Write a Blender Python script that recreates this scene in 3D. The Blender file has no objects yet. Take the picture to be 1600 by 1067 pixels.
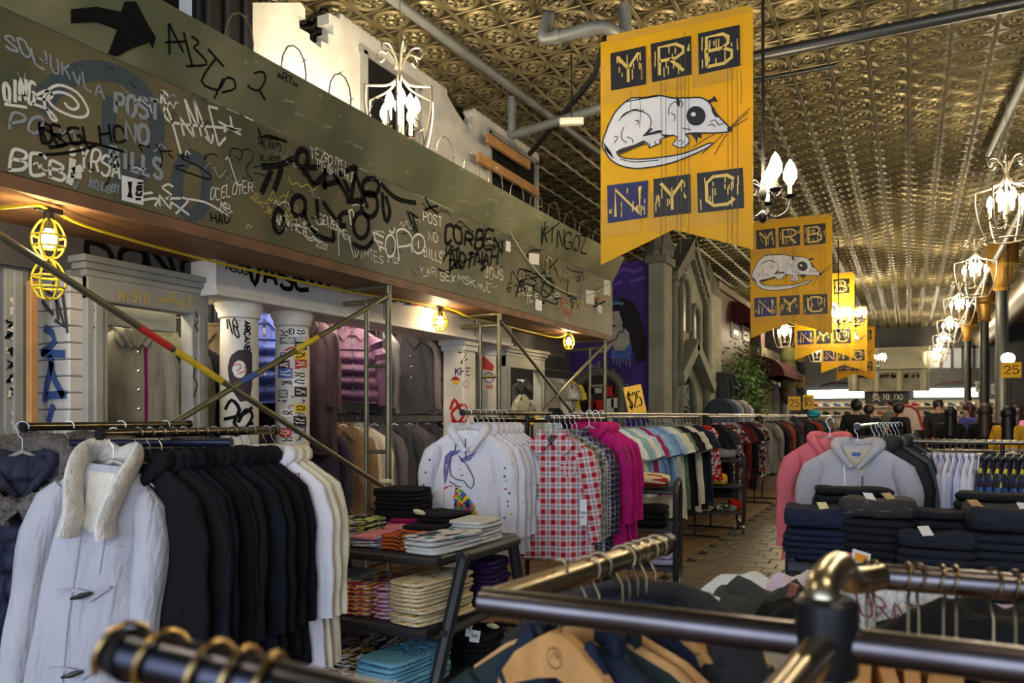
import bpy, math, random
from mathutils import Vector, Matrix, Euler, noise
from mathutils.geometry import tessellate_polygon
from mathutils.bvhtree import BVHTree
random.seed(7)
SC = bpy.context.scene
COL = SC.collection
PI = math.pi

# ------------------------------------------------------------------ camera
H = 1.5                      # eye height
FOC = 1220.0                 # focal length in pixels of a 1600 wide frame
CX, HOR = 800.0, 650.0       # principal column, horizon row
YAW = math.atan2(620.0, FOC)
CC, SS = math.cos(YAW), math.sin(YAW)
cam_d = bpy.data.cameras.new('camera')
cam = bpy.data.objects.new('camera', cam_d)
COL.objects.link(cam)
cam.location = (0, 0, H)
cam.rotation_euler = (PI / 2, 0, YAW)
cam_d.sensor_width = 36.0
cam_d.lens = FOC / 1600.0 * 36.0
cam_d.shift_y = (HOR - 533.5) / 1600.0
cam_d.clip_start = 0.05
cam_d.dof.use_dof = True
cam_d.dof.focus_distance = 4.6
cam_d.dof.aperture_fstop = 4.5
SC.camera = cam
vs = SC.view_settings
vs.view_transform = 'Standard'
vs.look = 'None'
vs.gamma = 1.0
vs.use_curve_mapping = False
vs.exposure = 0.58

# ------------------------------------------------------------------ world, daylight from the shop front behind the camera
W = bpy.data.worlds.new('world')
SC.world = W
W.use_nodes = True
bg = W.node_tree.nodes['Background']
bg.inputs[0].default_value = (0.62, 0.74, 1.0, 1)
bg.inputs[1].default_value = 1.3

def area(name, loc, target, sx, sy, power, col):
    l = bpy.data.lights.new(name, 'AREA')
    l.shape = 'RECTANGLE'; l.size = sx; l.size_y = sy
    l.energy = power; l.color = col
    o = bpy.data.objects.new(name, l)
    COL.objects.link(o)
    o.location = loc
    d = Vector(target) - Vector(loc)
    o.rotation_euler = d.to_track_quat('-Z', 'Y').to_euler()
    return o
area('shop_front_daylight', (-0.5, -4.6, 2.0), (-0.8, 5, 1.6), 8.0, 3.0, 190.0, (0.68, 0.80, 1.0))
LAMP_W = 80.0                # one lantern chandelier
WARM = (1.0, 0.83, 0.58)

# ------------------------------------------------------------------ pixel -> place
RV, DV, UV_ = Vector((CC, SS, 0)), Vector((-SS, CC, 0)), Vector((0, 0, 1))
EYE = Vector((0, 0, H))
def ray(px, py): return DV + RV * ((px - CX) / FOC) + UV_ * ((HOR - py) / FOC)
def at_d(px, py, d): return EYE + ray(px, py) * d
def at_X(px, py, X): r = ray(px, py); return EYE + r * (X / r.x)
def at_Y(px, py, Y): r = ray(px, py); return EYE + r * (Y / r.y)
def at_Z(px, py, Z): r = ray(px, py); return EYE + r * ((Z - H) / r.z)
def Yof(px, X): return at_X(px, HOR, X).y
def Xof(px, Y): return at_Y(px, HOR, Y).x

# ------------------------------------------------------------------ colours and materials
def lin(c): return c / 12.92 if c <= 0.04045 else ((c + 0.055) / 1.055) ** 2.4
def rgb(r, g, b): return (lin(r / 255), lin(g / 255), lin(b / 255), 1)
MATS = {}
def N(t, k, **kw):
    n = t.nodes.new(k)
    for a, v in kw.items(): setattr(n, a, v)
    return n
def mat(name, col, rough=0.7, metal=0.0, var=0.12, vscale=6.0, bump=0.0, bscale=60.0, col2=None, c2lo=0.45, c2hi=0.6, emit=0.0, alpha=None, trans=0.0, coat=0.0, sheen=0.0, spec=None, transl=0.0):
    if name in MATS: return MATS[name]
    m = bpy.data.materials.new(name); MATS[name] = m
    m.use_nodes = True
    t = m.node_tree; p = t.nodes['Principled BSDF']
    p.inputs['Roughness'].default_value = rough
    p.inputs['Metallic'].default_value = metal
    if spec is not None: p.inputs['Specular IOR Level'].default_value = spec
    if coat: p.inputs['Coat Weight'].default_value = coat
    if sheen: p.inputs['Sheen Weight'].default_value = sheen
    if trans: p.inputs['Transmission Weight'].default_value = trans
    if alpha is not None: p.inputs['Alpha'].default_value = alpha
    tc = N(t, 'ShaderNodeTexCoord')
    base = tuple(col)
    if var > 0 or col2:
        nz = N(t, 'ShaderNodeTexNoise'); nz.inputs['Scale'].default_value = vscale; nz.inputs['Detail'].default_value = 5
        t.links.new(tc.outputs['Object'], nz.inputs['Vector'])
        cr = N(t, 'ShaderNodeValToRGB')
        if col2:
            cr.color_ramp.elements[0].position = c2lo; cr.color_ramp.elements[1].position = c2hi
            cr.color_ramp.elements[0].color = base; cr.color_ramp.elements[1].color = tuple(col2)
        else:
            cr.color_ramp.elements[0].position = 0.3; cr.color_ramp.elements[1].position = 0.7
            cr.color_ramp.elements[0].color = tuple(c * (1 - var) for c in base[:3]) + (1,)
            cr.color_ramp.elements[1].color = tuple(min(1, c * (1 + var)) for c in base[:3]) + (1,)
        t.links.new(nz.outputs['Fac'], cr.inputs['Fac'])
        t.links.new(cr.outputs['Color'], p.inputs['Base Color'])
    else:
        p.inputs['Base Color'].default_value = base
    if bump > 0:
        nb = N(t, 'ShaderNodeTexNoise'); nb.inputs['Scale'].default_value = bscale; nb.inputs['Detail'].default_value = 3
        t.links.new(tc.outputs['Object'], nb.inputs['Vector'])
        b = N(t, 'ShaderNodeBump'); b.inputs['Strength'].default_value = bump; b.inputs['Distance'].default_value = 0.01
        t.links.new(nb.outputs['Fac'], b.inputs['Height'])
        t.links.new(b.outputs['Normal'], p.inputs['Normal'])
    if emit:
        p.inputs['Emission Color'].default_value = base
        p.inputs['Emission Strength'].default_value = emit
    if transl:
        tr = N(t, 'ShaderNodeBsdfTranslucent'); mx = N(t, 'ShaderNodeMixShader'); mx.inputs[0].default_value = transl
        src = p.inputs['Base Color'].links
        if src: t.links.new(src[0].from_socket, tr.inputs['Color'])
        else: tr.inputs['Color'].default_value = base
        out = t.nodes['Material Output']
        t.links.new(p.outputs[0], mx.inputs[1]); t.links.new(tr.outputs[0], mx.inputs[2]); t.links.new(mx.outputs[0], out.inputs['Surface'])
    return m
def cloth(name, r, g, b, var=0.18, bump=0.35, bscale=35, rough=0.9, sheen=0.0, vscale=5):
    if name in MATS: return MATS[name]
    m = mat(name, rgb(r, g, b), rough=rough, var=var, vscale=vscale, bump=bump, bscale=bscale, sheen=sheen, spec=0.2)
    return wrinkle(m)
def wrinkle(m, s=0.55):
    # soft vertical creases under the fine weave
    t = m.node_tree; p = t.nodes['Principled BSDF']
    tc = N(t, 'ShaderNodeTexCoord'); mp = N(t, 'ShaderNodeMapping'); mp.inputs['Scale'].default_value = (13, 13, 3.2)
    nz = N(t, 'ShaderNodeTexNoise'); nz.inputs['Scale'].default_value = 1.0; nz.inputs['Detail'].default_value = 2.5; nz.inputs['Distortion'].default_value = .6
    t.links.new(tc.outputs['Object'], mp.inputs['Vector']); t.links.new(mp.outputs[0], nz.inputs['Vector'])
    b = N(t, 'ShaderNodeBump'); b.inputs['Strength'].default_value = s; b.inputs['Distance'].default_value = 0.045
    t.links.new(nz.outputs['Fac'], b.inputs['Height'])
    if p.inputs['Normal'].links: t.links.new(p.inputs['Normal'].links[0].from_socket, b.inputs['Normal'])
    t.links.new(b.outputs['Normal'], p.inputs['Normal'])
    return m
def M(t, op, a, b=None, c=None):
    n = N(t, 'ShaderNodeMath'); n.operation = op
    for i, v in enumerate((a, b, c)):
        if v is None: continue
        if isinstance(v, (int, float)): n.inputs[i].default_value = v
        else: t.links.new(v, n.inputs[i])
    return n.outputs[0]
def mixc(t, f, a, b, blend='MIX'):
    n = N(t, 'ShaderNodeMix'); n.data_type = 'RGBA'; n.blend_type = blend
    for s, v in ((n.inputs[0], f), (n.inputs[6], a), (n.inputs[7], b)):
        if isinstance(v, (int, float, tuple)): s.default_value = v
        else: t.links.new(v, s)
    return n.outputs[2]
def plaid(name, ground, bars, thin, fx=16.0, fz=12.0, wide=0.42, rot=0.0):
    """woven check from the local x and z of a garment"""
    if name in MATS: return MATS[name]
    m = bpy.data.materials.new(name); MATS[name] = m; m.use_nodes = True
    t = m.node_tree; p = t.nodes['Principled BSDF']; p.inputs['Roughness'].default_value = 0.9; p.inputs['Specular IOR Level'].default_value = 0.2
    tc = N(t, 'ShaderNodeTexCoord'); sp = N(t, 'ShaderNodeSeparateXYZ'); mp = N(t, 'ShaderNodeMapping'); mp.inputs['Rotation'].default_value = (0, rot, 0); t.links.new(tc.outputs['Object'], mp.inputs[0]); t.links.new(mp.outputs[0], sp.inputs[0])
    def stripe(o, f, lo, hi):
        fr = M(t, 'FRACT', M(t, 'MULTIPLY', o, f))
        return M(t, 'MULTIPLY', M(t, 'GREATER_THAN', fr, lo), M(t, 'LESS_THAN', fr, hi))
    v1 = stripe(sp.outputs[0], fx, 0.0, wide); h1 = stripe(sp.outputs[2], fz, 0.0, wide)
    v2 = stripe(sp.outputs[0], fx, 0.62, 0.78); h2 = stripe(sp.outputs[2], fz, 0.66, 0.78)
    f1 = M(t, 'MULTIPLY', M(t, 'ADD', v1, h1), 0.5)
    c = mixc(t, f1, ground, bars)
    f2 = M(t, 'MULTIPLY', M(t, 'ADD', v2, h2), 0.45)
    c = mixc(t, f2, c, thin)
    t.links.new(c, p.inputs['Base Color'])
    return wrinkle(m)
def printed(name, base, cols, scale=18.0, thr=0.35, rough=0.85, vor=True):
    """base cloth with a scattered print of several colours"""
    if name in MATS: return MATS[name]
    m = bpy.data.materials.new(name); MATS[name] = m; m.use_nodes = True
    t = m.node_tree; p = t.nodes['Principled BSDF']; p.inputs['Roughness'].default_value = rough; p.inputs['Specular IOR Level'].default_value = 0.25
    tc = N(t, 'ShaderNodeTexCoord')
    v = N(t, 'ShaderNodeTexVoronoi'); v.inputs['Scale'].default_value = scale
    nz = N(t, 'ShaderNodeTexNoise'); nz.inputs['Scale'].default_value = scale * 0.4; nz.inputs['Detail'].default_value = 2
    t.links.new(tc.outputs['Object'], v.inputs['Vector']); t.links.new(tc.outputs['Object'], nz.inputs['Vector'])
    sp = N(t, 'ShaderNodeSeparateColor'); t.links.new(v.outputs['Color'], sp.inputs[0])
    cr = N(t, 'ShaderNodeValToRGB'); cr.color_ramp.interpolation = 'CONSTANT'
    el = cr.color_ramp.elements
    el[0].position = 0; el[0].color = cols[0]
    el[1].position = 1.0 / len(cols); el[1].color = cols[1 % len(cols)]
    for i in range(2, len(cols)):
        e = el.new(i / len(cols)); e.color = cols[i]
    t.links.new(sp.outputs[0], cr.inputs['Fac'])
    f = M(t, 'GREATER_THAN', nz.outputs['Fac'], 1 - thr if thr > 0.5 else 0.5 + (0.5 - thr) * 0.5)
    t.links.new(mixc(t, f, base, cr.outputs['Color']), p.inputs['Base Color'])
    return wrinkle(m)

# ------------------------------------------------------------------ mesh builder
class MB:
    def __init__(s): s.v = []; s.f = []
    def add(s, vs, fs, mx=None):
        o = len(s.v)
        s.v += [tuple(mx @ Vector(q)) if mx else tuple(q) for q in vs]
        s.f += [tuple(i + o for i in f) for f in fs]
        return s
    def box(s, x0, x1, y0, y1, z0, z1, mx=None, ch=0.0):
        if ch <= 0:
            return s.add([(x0, y0, z0), (x1, y0, z0), (x1, y1, z0), (x0, y1, z0), (x0, y0, z1), (x1, y0, z1), (x1, y1, z1), (x0, y1, z1)],
                         [(0, 3, 2, 1), (4, 5, 6, 7), (0, 1, 5, 4), (1, 2, 6, 5), (2, 3, 7, 6), (3, 0, 4, 7)], mx)
        c = ch
        def ring(e, z): return [(x0 + e, y0, z), (x1 - e, y0, z), (x1, y0 + e, z), (x1, y1 - e, z), (x1 - e, y1, z), (x0 + e, y1, z), (x0, y1 - e, z), (x0, y0 + e, z)]
        def ring2(z): return [(x0 + c, y0 + c * .6, z), (x1 - c, y0 + c * .6, z), (x1 - c * .6, y0 + c, z), (x1 - c * .6, y1 - c, z), (x1 - c, y1 - c * .6, z), (x0 + c, y1 - c * .6, z), (x0 + c * .6, y1 - c, z), (x0 + c * .6, y0 + c, z)]
        rs = [ring2(z0), ring(c, z0 + c), ring(c, z1 - c), ring2(z1)]
        vs = [q for r in rs for q in r]
        fs = [tuple(range(7, -1, -1)), tuple(range(24, 32))]
        for k in range(3):
            for i in range(8): fs.append((k * 8 + i, k * 8 + (i + 1) % 8, k * 8 + 8 + (i + 1) % 8, k * 8 + 8 + i))
        return s.add(vs, fs, mx)
    def tube(s, pts, r, seg=8, cap=True, closed=False, flat=1.0, up=None):
        pts = [Vector(p) for p in pts]; n = len(pts)
        rs = r if isinstance(r, (list, tuple)) else [r] * n
        o = len(s.v); prev = None
        for i in range(n):
            if closed: tg = pts[(i + 1) % n] - pts[i - 1]
            else: tg = pts[min(i + 1, n - 1)] - pts[max(i - 1, 0)]
            tg = tg.normalized() if tg.length > 1e-9 else Vector((0, 0, 1))
            if prev is None:
                a = Vector(up) if up else (Vector((0, 0, 1)) if abs(tg.z) < 0.9 else Vector((1, 0, 0)))
            else: a = prev
            b = a - tg * a.dot(tg)
            if b.length < 1e-6: b = tg.orthogonal()
            b.normalize(); prev = b; c2 = tg.cross(b)
            for k in range(seg):
                th = 2 * PI * k / seg
                s.v.append(tuple(pts[i] + (b * math.cos(th) * flat + c2 * math.sin(th)) * rs[i]))
        for i in range(n if closed else n - 1):
            j = (i + 1) % n
            for k in range(seg):
                k2 = (k + 1) % seg
                s.f.append((o + i * seg + k, o + i * seg + k2, o + j * seg + k2, o + j * seg + k))
        if cap and not closed:
            s.f.append(tuple(o + k for k in range(seg - 1, -1, -1)))
            s.f.append(tuple(o + (n - 1) * seg + k for k in range(seg)))
        return s
    def lathe(s, prof, seg=16, mx=None, cap=True):
        vs = []; fs = []
        for (r, z) in prof:
            for k in range(seg):
                th = 2 * PI * k / seg; vs.append((r * math.cos(th), r * math.sin(th), z))
        for i in range(len(prof) - 1):
            for k in range(seg):
                k2 = (k + 1) % seg; fs.append((i * seg + k, i * seg + k2, i * seg + seg + k2, i * seg + seg + k))
        if cap:
            fs.append(tuple(range(seg - 1, -1, -1))); b = (len(prof) - 1) * seg; fs.append(tuple(b + k for k in range(seg)))
        return s.add(vs, fs, mx)
    def ell(s, c, rx, ry, rz, nu=10, nv=7, mx=None):
        vs = []; fs = []
        for j in range(nv + 1):
            ph = PI * j / nv
            for i in range(nu):
                th = 2 * PI * i / nu
                vs.append((c[0] + rx * math.sin(ph) * math.cos(th), c[1] + ry * math.sin(ph) * math.sin(th), c[2] - rz * math.cos(ph)))
        for j in range(nv):
            for i in range(nu):
                i2 = (i + 1) % nu; fs.append((j * nu + i, j * nu + i2, j * nu + nu + i2, j * nu + nu + i))
        return s.add(vs, fs, mx)
    def grid(s, fn, nu, nv, mx=None, closed=False):
        vs = [fn(i / nu, j / nv) for j in range(nv + 1) for i in range(nu + (0 if closed else 1))]
        w = nu if closed else nu + 1; fs = []
        for j in range(nv):
            for i in range(nu):
                i2 = (i + 1) % w; fs.append((j * w + i, j * w + i2, j * w + w + i2, j * w + w + i))
        return s.add(vs, fs, mx)
    def slab(s, poly, to3, n, th):
        """polygon (2-D) mapped by to3, thickened along n by th"""
        P = [to3(q) for q in poly]; n = Vector(n)
        tri = tessellate_polygon([[Vector((q[0], q[1], 0)) for q in poly]])
        k = len(P); vs = [Vector(q) for q in P] + [Vector(q) + n * th for q in P]
        fs = [tuple(t) for t in tri] + [tuple(i + k for i in reversed(t)) for t in tri]
        fs += [(i, (i + 1) % k, (i + 1) % k + k, i + k) for i in range(k)]
        return s.add(vs, fs)
    def mesh(s, name, smooth=True):
        me = bpy.data.meshes.new(name)
        me.from_pydata(s.v, [], s.f); me.update()
        if smooth:
            me.polygons.foreach_set('use_smooth', [True] * len(me.polygons))
            try: me.set_sharp_from_angle(angle=math.radians(40))
            except Exception: pass
        return me
    def bvh(s): return BVHTree.FromPolygons([Vector(q) for q in s.v], s.f)

def wm(o):
    b = o.matrix_basis
    return (wm(o.parent) @ o.matrix_parent_inverse @ b) if o.parent else b
def obj(name, me, m=None, parent=None, loc=None, rot=None, world=False, slot=False):
    o = bpy.data.objects.new(name, me); COL.objects.link(o)
    if m is not None:
        if len(me.materials) == 0: me.materials.append(m)
        if slot or me.materials[0] is not m:
            o.material_slots[0].link = 'OBJECT'; o.material_slots[0].material = m
    if loc is not None: o.location = loc
    if rot is not None: o.rotation_euler = rot
    if parent is not None:
        o.parent = parent
        if world: o.matrix_parent_inverse = wm(parent).inverted()
    return o
def part(name, mb, m, parent, smooth=True, world=True):
    return obj(name, mb.mesh(name, smooth), m, parent, world=world)
def tag(o, label=None, cat=None, group=None, kind=None):
    if label: o['label'] = label
    if cat: o['category'] = cat
    if group: o['group'] = group
    if kind: o['kind'] = kind
    return o
def thing(name, label, cat, loc=(0, 0, 0), rotz=0.0, group=None, rot=None):
    o = bpy.data.objects.new(name, None); COL.objects.link(o)
    o.empty_display_size = 0.1
    o.location = loc; o.rotation_euler = rot if rot else (0, 0, rotz)
    return tag(o, label, cat, group)
def struct(name, mb, m, smooth=False, label=None):
    o = obj(name, mb.mesh(name, smooth), m); o['kind'] = 'structure'
    if label: o['label'] = label
    return o
def copy_tree(o, parent=None):
    c = o.copy(); COL.objects.link(c)
    if parent is not None: c.parent = parent; c.matrix_parent_inverse = o.matrix_parent_inverse.copy()
    for ch in [q for q in o.children]: copy_tree(ch, c)
    return c
KIDS = {}
ORD = ['first', 'second', 'third', 'fourth', 'fifth', 'sixth', 'seventh', 'eighth', 'ninth', 'tenth', 'eleventh', 'twelfth', 'thirteenth', 'fourteenth', 'fifteenth', 'sixteenth', 'seventeenth', 'eighteenth', 'nineteenth', 'twentieth']
def ordi(i):
    if i < 20: return ORD[i]
    t = {2: 'twenty', 3: 'thirty', 4: 'forty', 5: 'fifty'}[(i + 1) // 10]
    return t + '-' + ORD[(i + 1) % 10 - 1] if (i + 1) % 10 else {'twenty': 'twentieth', 'thirty': 'thirtieth', 'forty': 'fortieth', 'fifty': 'fiftieth'}[t]
def bez(p0, p1, p2, p3, n=8):
    out = []
    for i in range(n + 1):
        t = i / n; u = 1 - t
        out.append(tuple(u * u * u * a + 3 * u * u * t * b + 3 * u * t * t * c + t * t * t * d for a, b, c, d in zip(p0, p1, p2, p3)))
    return out
def spline(pts, n=4, closed=False):
    P = [Vector(p) for p in pts]; k = len(P); out = []
    for i in range(k if closed else k - 1):
        if closed: a, b, c, d = P[i - 1], P[i], P[(i + 1) % k], P[(i + 2) % k]
        else: a, b, c, d = P[max(i - 1, 0)], P[i], P[i + 1], P[min(i + 2, k - 1)]
        for j in range(n):
            t = j / n
            out.append(0.5 * ((2 * b) + (c - a) * t + (2 * a - 5 * b + 4 * c - d) * t * t + (3 * b - a - 3 * c + d) * t ** 3))
    if not closed: out.append(P[-1])
    return out

# ------------------------------------------------------------------ paint strokes lying on a surface
class Surf:
    """a surface that pixel rays or local rays can be dropped on"""
    def __init__(s, plane=None, mb=None):
        s.plane = plane; s.b = mb.bvh() if mb else None
    def px(s, x, y):
        r = ray(x, y)
        if s.plane:
            ax, val = s.plane[:2]
            t = (val - EYE[ax]) / r[ax]
            n = Vector((0, 0, 0)); n[ax] = -1 if r[ax] > 0 else 1
            return EYE + r * t, n
        h = s.b.ray_cast(EYE, r)
        if h[0] is None: return None
        n = h[1] if h[1].dot(r) < 0 else -h[1]
        return h[0], n
    def loc(s, x, z, y0=-2.0):
        h = s.b.ray_cast(Vector((x, y0, z)), Vector((0, 1, 0)))
        if h[0] is None: return None
        n = h[1] if h[1].y < 0 else -h[1]
        return h[0], n
class SlopeSurf(Surf):
    def __init__(s, p, n): s.p = Vector(p); s.n = Vector(n).normalized(); s.plane = None
    def px(s, x, y):
        r = ray(x, y); t = (s.p - EYE).dot(s.n) / r.dot(s.n)
        return EYE + r * t, (s.n if s.n.dot(r) < 0 else -s.n)
LIFT = [0.003]
def ribbon(mb, pts, width, hit, sub=None, taper=False):
    """flat painted stroke along 2-D pts; hit maps a 2-D point to (place, normal)"""
    q = []
    for p in pts:
        h = hit(p[0], p[1])
        if h is None:
            continue
        q.append(h)
    if len(q) < 2: return
    o = len(mb.v); n = len(q)
    for i in range(n):
        P, nn = q[i]
        tg = q[min(i + 1, n - 1)][0] - q[max(i - 1, 0)][0]
        if tg.length < 1e-7: tg = Vector((0, 1, 0.01))
        sd = nn.cross(tg).normalized()
        w = width * 0.5
        if taper: w *= 0.35 + 0.65 * math.sin(PI * min(1, (i + 0.4) / (n - 0.2)))
        P2 = P + nn * LIFT[0]
        mb.v.append(tuple(P2 - sd * w)); mb.v.append(tuple(P2 + sd * w))
    for i in range(n - 1):
        mb.f.append((o + 2 * i, o + 2 * i + 1, o + 2 * i + 3, o + 2 * i + 2))
def blot(mb, poly, hit, step=0):
    if step:                                   # rounded surface: thin upright slices
        xs = [p[0] for p in poly]; n = max(2, int((max(xs) - min(xs)) / step)); row = []
        for k in range(n + 1):
            x = min(xs) + (max(xs) - min(xs)) * min(max(k / n, .01), .99); ys = []
            for i in range(len(poly)):
                a, b = poly[i - 1], poly[i]
                if (a[0] - x) * (b[0] - x) <= 0 and a[0] != b[0]: ys.append(a[1] + (b[1] - a[1]) * (x - a[0]) / (b[0] - a[0]))
            h = (hit(x, min(ys)), hit(x, max(ys))) if len(ys) > 1 else (None, None)
            row.append(h if h[0] and h[1] else None)
        for a, b in zip(row, row[1:]):
            if a and b:
                o = len(mb.v); mb.v += [tuple(P + n_ * LIFT[0]) for P, n_ in (a[0], b[0], b[1], a[1])]; mb.f.append((o, o + 1, o + 2, o + 3))
        return
    tri = tessellate_polygon([[Vector((q[0], q[1], 0)) for q in poly]])
    hs = [hit(*p) for p in poly]
    if any(h is None for h in hs): return
    o = len(mb.v)
    mb.v += [tuple(P + n * LIFT[0]) for P, n in hs]
    mb.f += [tuple(o + i for i in t) for t in tri]
F_ = {
 'A': [[(0, 0), (2, 6), (4, 0)], [(.8, 2.2), (3.2, 2.2)]],
 'B': [[(0, 0), (0, 6), (2.6, 6), (3.5, 5.2), (3.4, 3.9), (2.5, 3.2), (0, 3.1)], [(2.5, 3.2), (4, 2.3), (4, .9), (2.8, 0), (0, 0)]],
 'C': [[(4, 5), (3, 6), (1, 6), (0, 4.8), (0, 1.2), (1, 0), (3, 0), (4, 1)]],
 'D': [[(0, 0), (0, 6), (2.4, 6), (4, 4.5), (4, 1.5), (2.4, 0), (0, 0)]],
 'E': [[(4, 6), (0, 6), (0, 0), (4, 0)], [(0, 3.1), (3.2, 3.1)]],
 'F': [[(4, 6), (0, 6), (0, 0)], [(0, 3.2), (3.2, 3.2)]],
 'G': [[(4, 5), (3, 6), (1, 6), (0, 4.8), (0, 1.2), (1, 0), (3, 0), (4, 1), (4, 2.8), (2.4, 2.8)]],
 'H': [[(0, 0), (0, 6)], [(4, 0), (4, 6)], [(0, 3), (4, 3)]],
 'I': [[(2, 0), (2, 6)]],
 'J': [[(3.5, 6), (3.5, 1.2), (2.5, 0), (1, 0), (0, 1.2)]],
 'K': [[(0, 0), (0, 6)], [(4, 6), (0, 2.6)], [(1.4, 3.7), (4, 0)]],
 'L': [[(0, 6), (0, 0), (3.6, 0)]],
 'M': [[(0, 0), (0, 6), (2, 2.5), (4, 6), (4, 0)]],
 'N': [[(0, 0), (0, 6), (4, 0), (4, 6)]],
 'O': [[(1.2, 0), (0, 1.4), (0, 4.6), (1.2, 6), (2.8, 6), (4, 4.6), (4, 1.4), (2.8, 0), (1.2, 0)]],
 'P': [[(0, 0), (0, 6), (2.8, 6), (4, 5), (4, 3.8), (2.8, 2.9), (0, 2.9)]],
 'Q': [[(1.2, 0), (0, 1.4), (0, 4.6), (1.2, 6), (2.8, 6), (4, 4.6), (4, 1.4), (2.8, 0), (1.2, 0)], [(2.4, 1.6), (4.3, -.4)]],
 'R': [[(0, 0), (0, 6), (2.8, 6), (4, 5), (4, 3.9), (2.8, 3), (0, 3)], [(1.8, 3), (4, 0)]],
 'S': [[(4, 5), (3, 6), (1, 6), (0, 5), (.2, 3.8), (3.8, 2.3), (4, 1), (3, 0), (1, 0), (0, 1)]],
 'T': [[(0, 6), (4, 6)], [(2, 6), (2, 0)]],
 'U': [[(0, 6), (0, 1.3), (1.2, 0), (2.8, 0), (4, 1.3), (4, 6)]],
 'V': [[(0, 6), (2, 0), (4, 6)]],
 'W': [[(0, 6), (1, 0), (2, 3.8), (3, 0), (4, 6)]],
 'X': [[(0, 0), (4, 6)], [(0, 6), (4, 0)]],
 'Y': [[(0, 6), (2, 3)], [(4, 6), (2, 3), (2, 0)]],
 'Z': [[(0, 6), (4, 6), (0, 0), (4, 0)]],
 '0': [[(1.2, 0), (0, 1.4), (0, 4.6), (1.2, 6), (2.8, 6), (4, 4.6), (4, 1.4), (2.8, 0), (1.2, 0)]],
 '1': [[(1, 5), (2.2, 6), (2.2, 0)]],
 '2': [[(0, 4.8), (1, 6), (3, 6), (4, 4.8), (3.6, 3.2), (0, 0), (4, 0)]],
 '3': [[(0, 5.2), (1, 6), (3, 6), (4, 5), (3, 3.3), (1.6, 3.2)], [(3, 3.3), (4, 2), (3.4, .4), (1.4, 0), (0, .9)]],
 '5': [[(3.8, 6), (.4, 6), (.2, 3.4), (2.6, 3.7), (4, 2.4), (3.6, .7), (2, 0), (0, .6)]],
 '$': [[(4, 5), (3, 6), (1, 6), (0, 5), (.2, 3.8), (3.8, 2.3), (4, 1), (3, 0), (1, 0), (0, 1)], [(2, 7), (2, -1)]],
 '*': [[(0, 2.4), (4, 2.4), (.7, 0), (2, 4.2), (3.3, 0), (0, 2.4)]],
 '.': [[(1.6, 0), (2.2, .3)]], '-': [[(0, 3), (4, 3)]], '!': [[(2, 6), (2, 2)], [(2, .5), (2, 0)]], ' ': [],
}
def text_strokes(txt, x0, y0, x1, y1, h, slant=0.0, jit=0.0, rng=None, gap=1.5, curve=0.0, up=(0, -1)):
    """letters along the line (x0,y0)-(x1,y1) (baseline), cap height h, as smoothed polylines in picture or surface units"""
    n = len(txt); tot = n * 4 + (n - 1) * gap
    dx, dy = (x1 - x0) / tot, (y1 - y0) / tot
    out = []
    for i, ch in enumerate(txt.upper()):
        ks = rng.uniform(.8, 1.2) if rng else 1; ka = rng.uniform(-.16, .16) if rng else 0; ko = rng.uniform(-.8, .8) if rng else 0
        for st in F_.get(ch, []):
            pl = []
            for (u, v) in st:
                uu = i * (4 + gap) + u + (v * slant)
                if rng: uu += rng.uniform(-jit, jit) * 3 + ka * v; v2 = v * ks + ko + ka * u + rng.uniform(-jit, jit) * 3
                else: v2 = v
                bow = curve * math.sin(PI * (i + .5) / n)
                pl.append((x0 + dx * uu + up[0] * (v2 / 6 * h + bow), y0 + dy * uu + up[1] * (v2 / 6 * h + bow)))
            if len(pl) > 2 and rng: pl = [(p.x, p.y) for p in spline([(a, b, 0) for a, b in pl], 3)]
            elif len(pl) == 2: pl = [pl[0], ((pl[0][0] + pl[1][0]) / 2, (pl[0][1] + pl[1][1]) / 2), pl[1]]
            out.append(pl)
    return out
def paint(name, strokes, width, hit, m, parent, label=None, taper=False, polys=(), step=0):
    mb = MB()
    for st in strokes: ribbon(mb, st, width, hit, taper=taper)
    for pl in polys: blot(mb, pl, hit, step)
    if not mb.f: return None
    o = part(name, mb, m, parent, smooth=False)
    if label: o['label'] = label
    return o

# ================================================================== THE SHELL
ZC = H + 3.3                       # tin ceiling
XL, XR, Y0, Y1 = -6.0, 9.0, -5.0, 33.0
m_wood = mat('floor_wood', rgb(120, 92, 58), rough=0.5, var=0.3, vscale=3, bump=0.15, bscale=20)
m_paver = mat('cobble', rgb(112, 104, 84), rough=0.38, var=0.3, vscale=5, bump=0.3, bscale=30)
m_grout = mat('grout', rgb(52, 47, 38), rough=0.9)
m_wall = mat('plaster_dark', rgb(92, 88, 82), rough=0.9, var=0.25, vscale=2)
m_tin = mat('tin_gold', rgb(118, 107, 74), rough=0.46, metal=0.45, var=0.35, vscale=.9, bump=0.1, bscale=40)
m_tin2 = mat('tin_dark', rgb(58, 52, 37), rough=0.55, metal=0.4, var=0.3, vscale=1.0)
m_white = mat('paint_white', rgb(206, 202, 194), rough=0.75, var=0.12, vscale=4, bump=0.12, bscale=30)
m_grey = mat('paint_grey', rgb(150, 150, 142), rough=0.7, var=0.15, vscale=4, bump=0.12, bscale=30)
m_olive = mat('olive_ply', rgb(70, 75, 53), rough=0.5, col2=rgb(108, 97, 65), c2lo=.36, c2hi=.68, vscale=2.4, bump=0.12, bscale=14, spec=0.4)
m_olive2 = mat('olive_ply_scuffed', rgb(98, 102, 74), rough=0.36, col2=rgb(140, 136, 100), c2lo=.4, c2hi=.7, vscale=2.2, bump=0.15, bscale=12, spec=0.5)
m_beam = mat('beam_brown', rgb(116, 82, 54), rough=0.6, var=0.3, vscale=5, bump=0.1, bscale=30)
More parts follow.
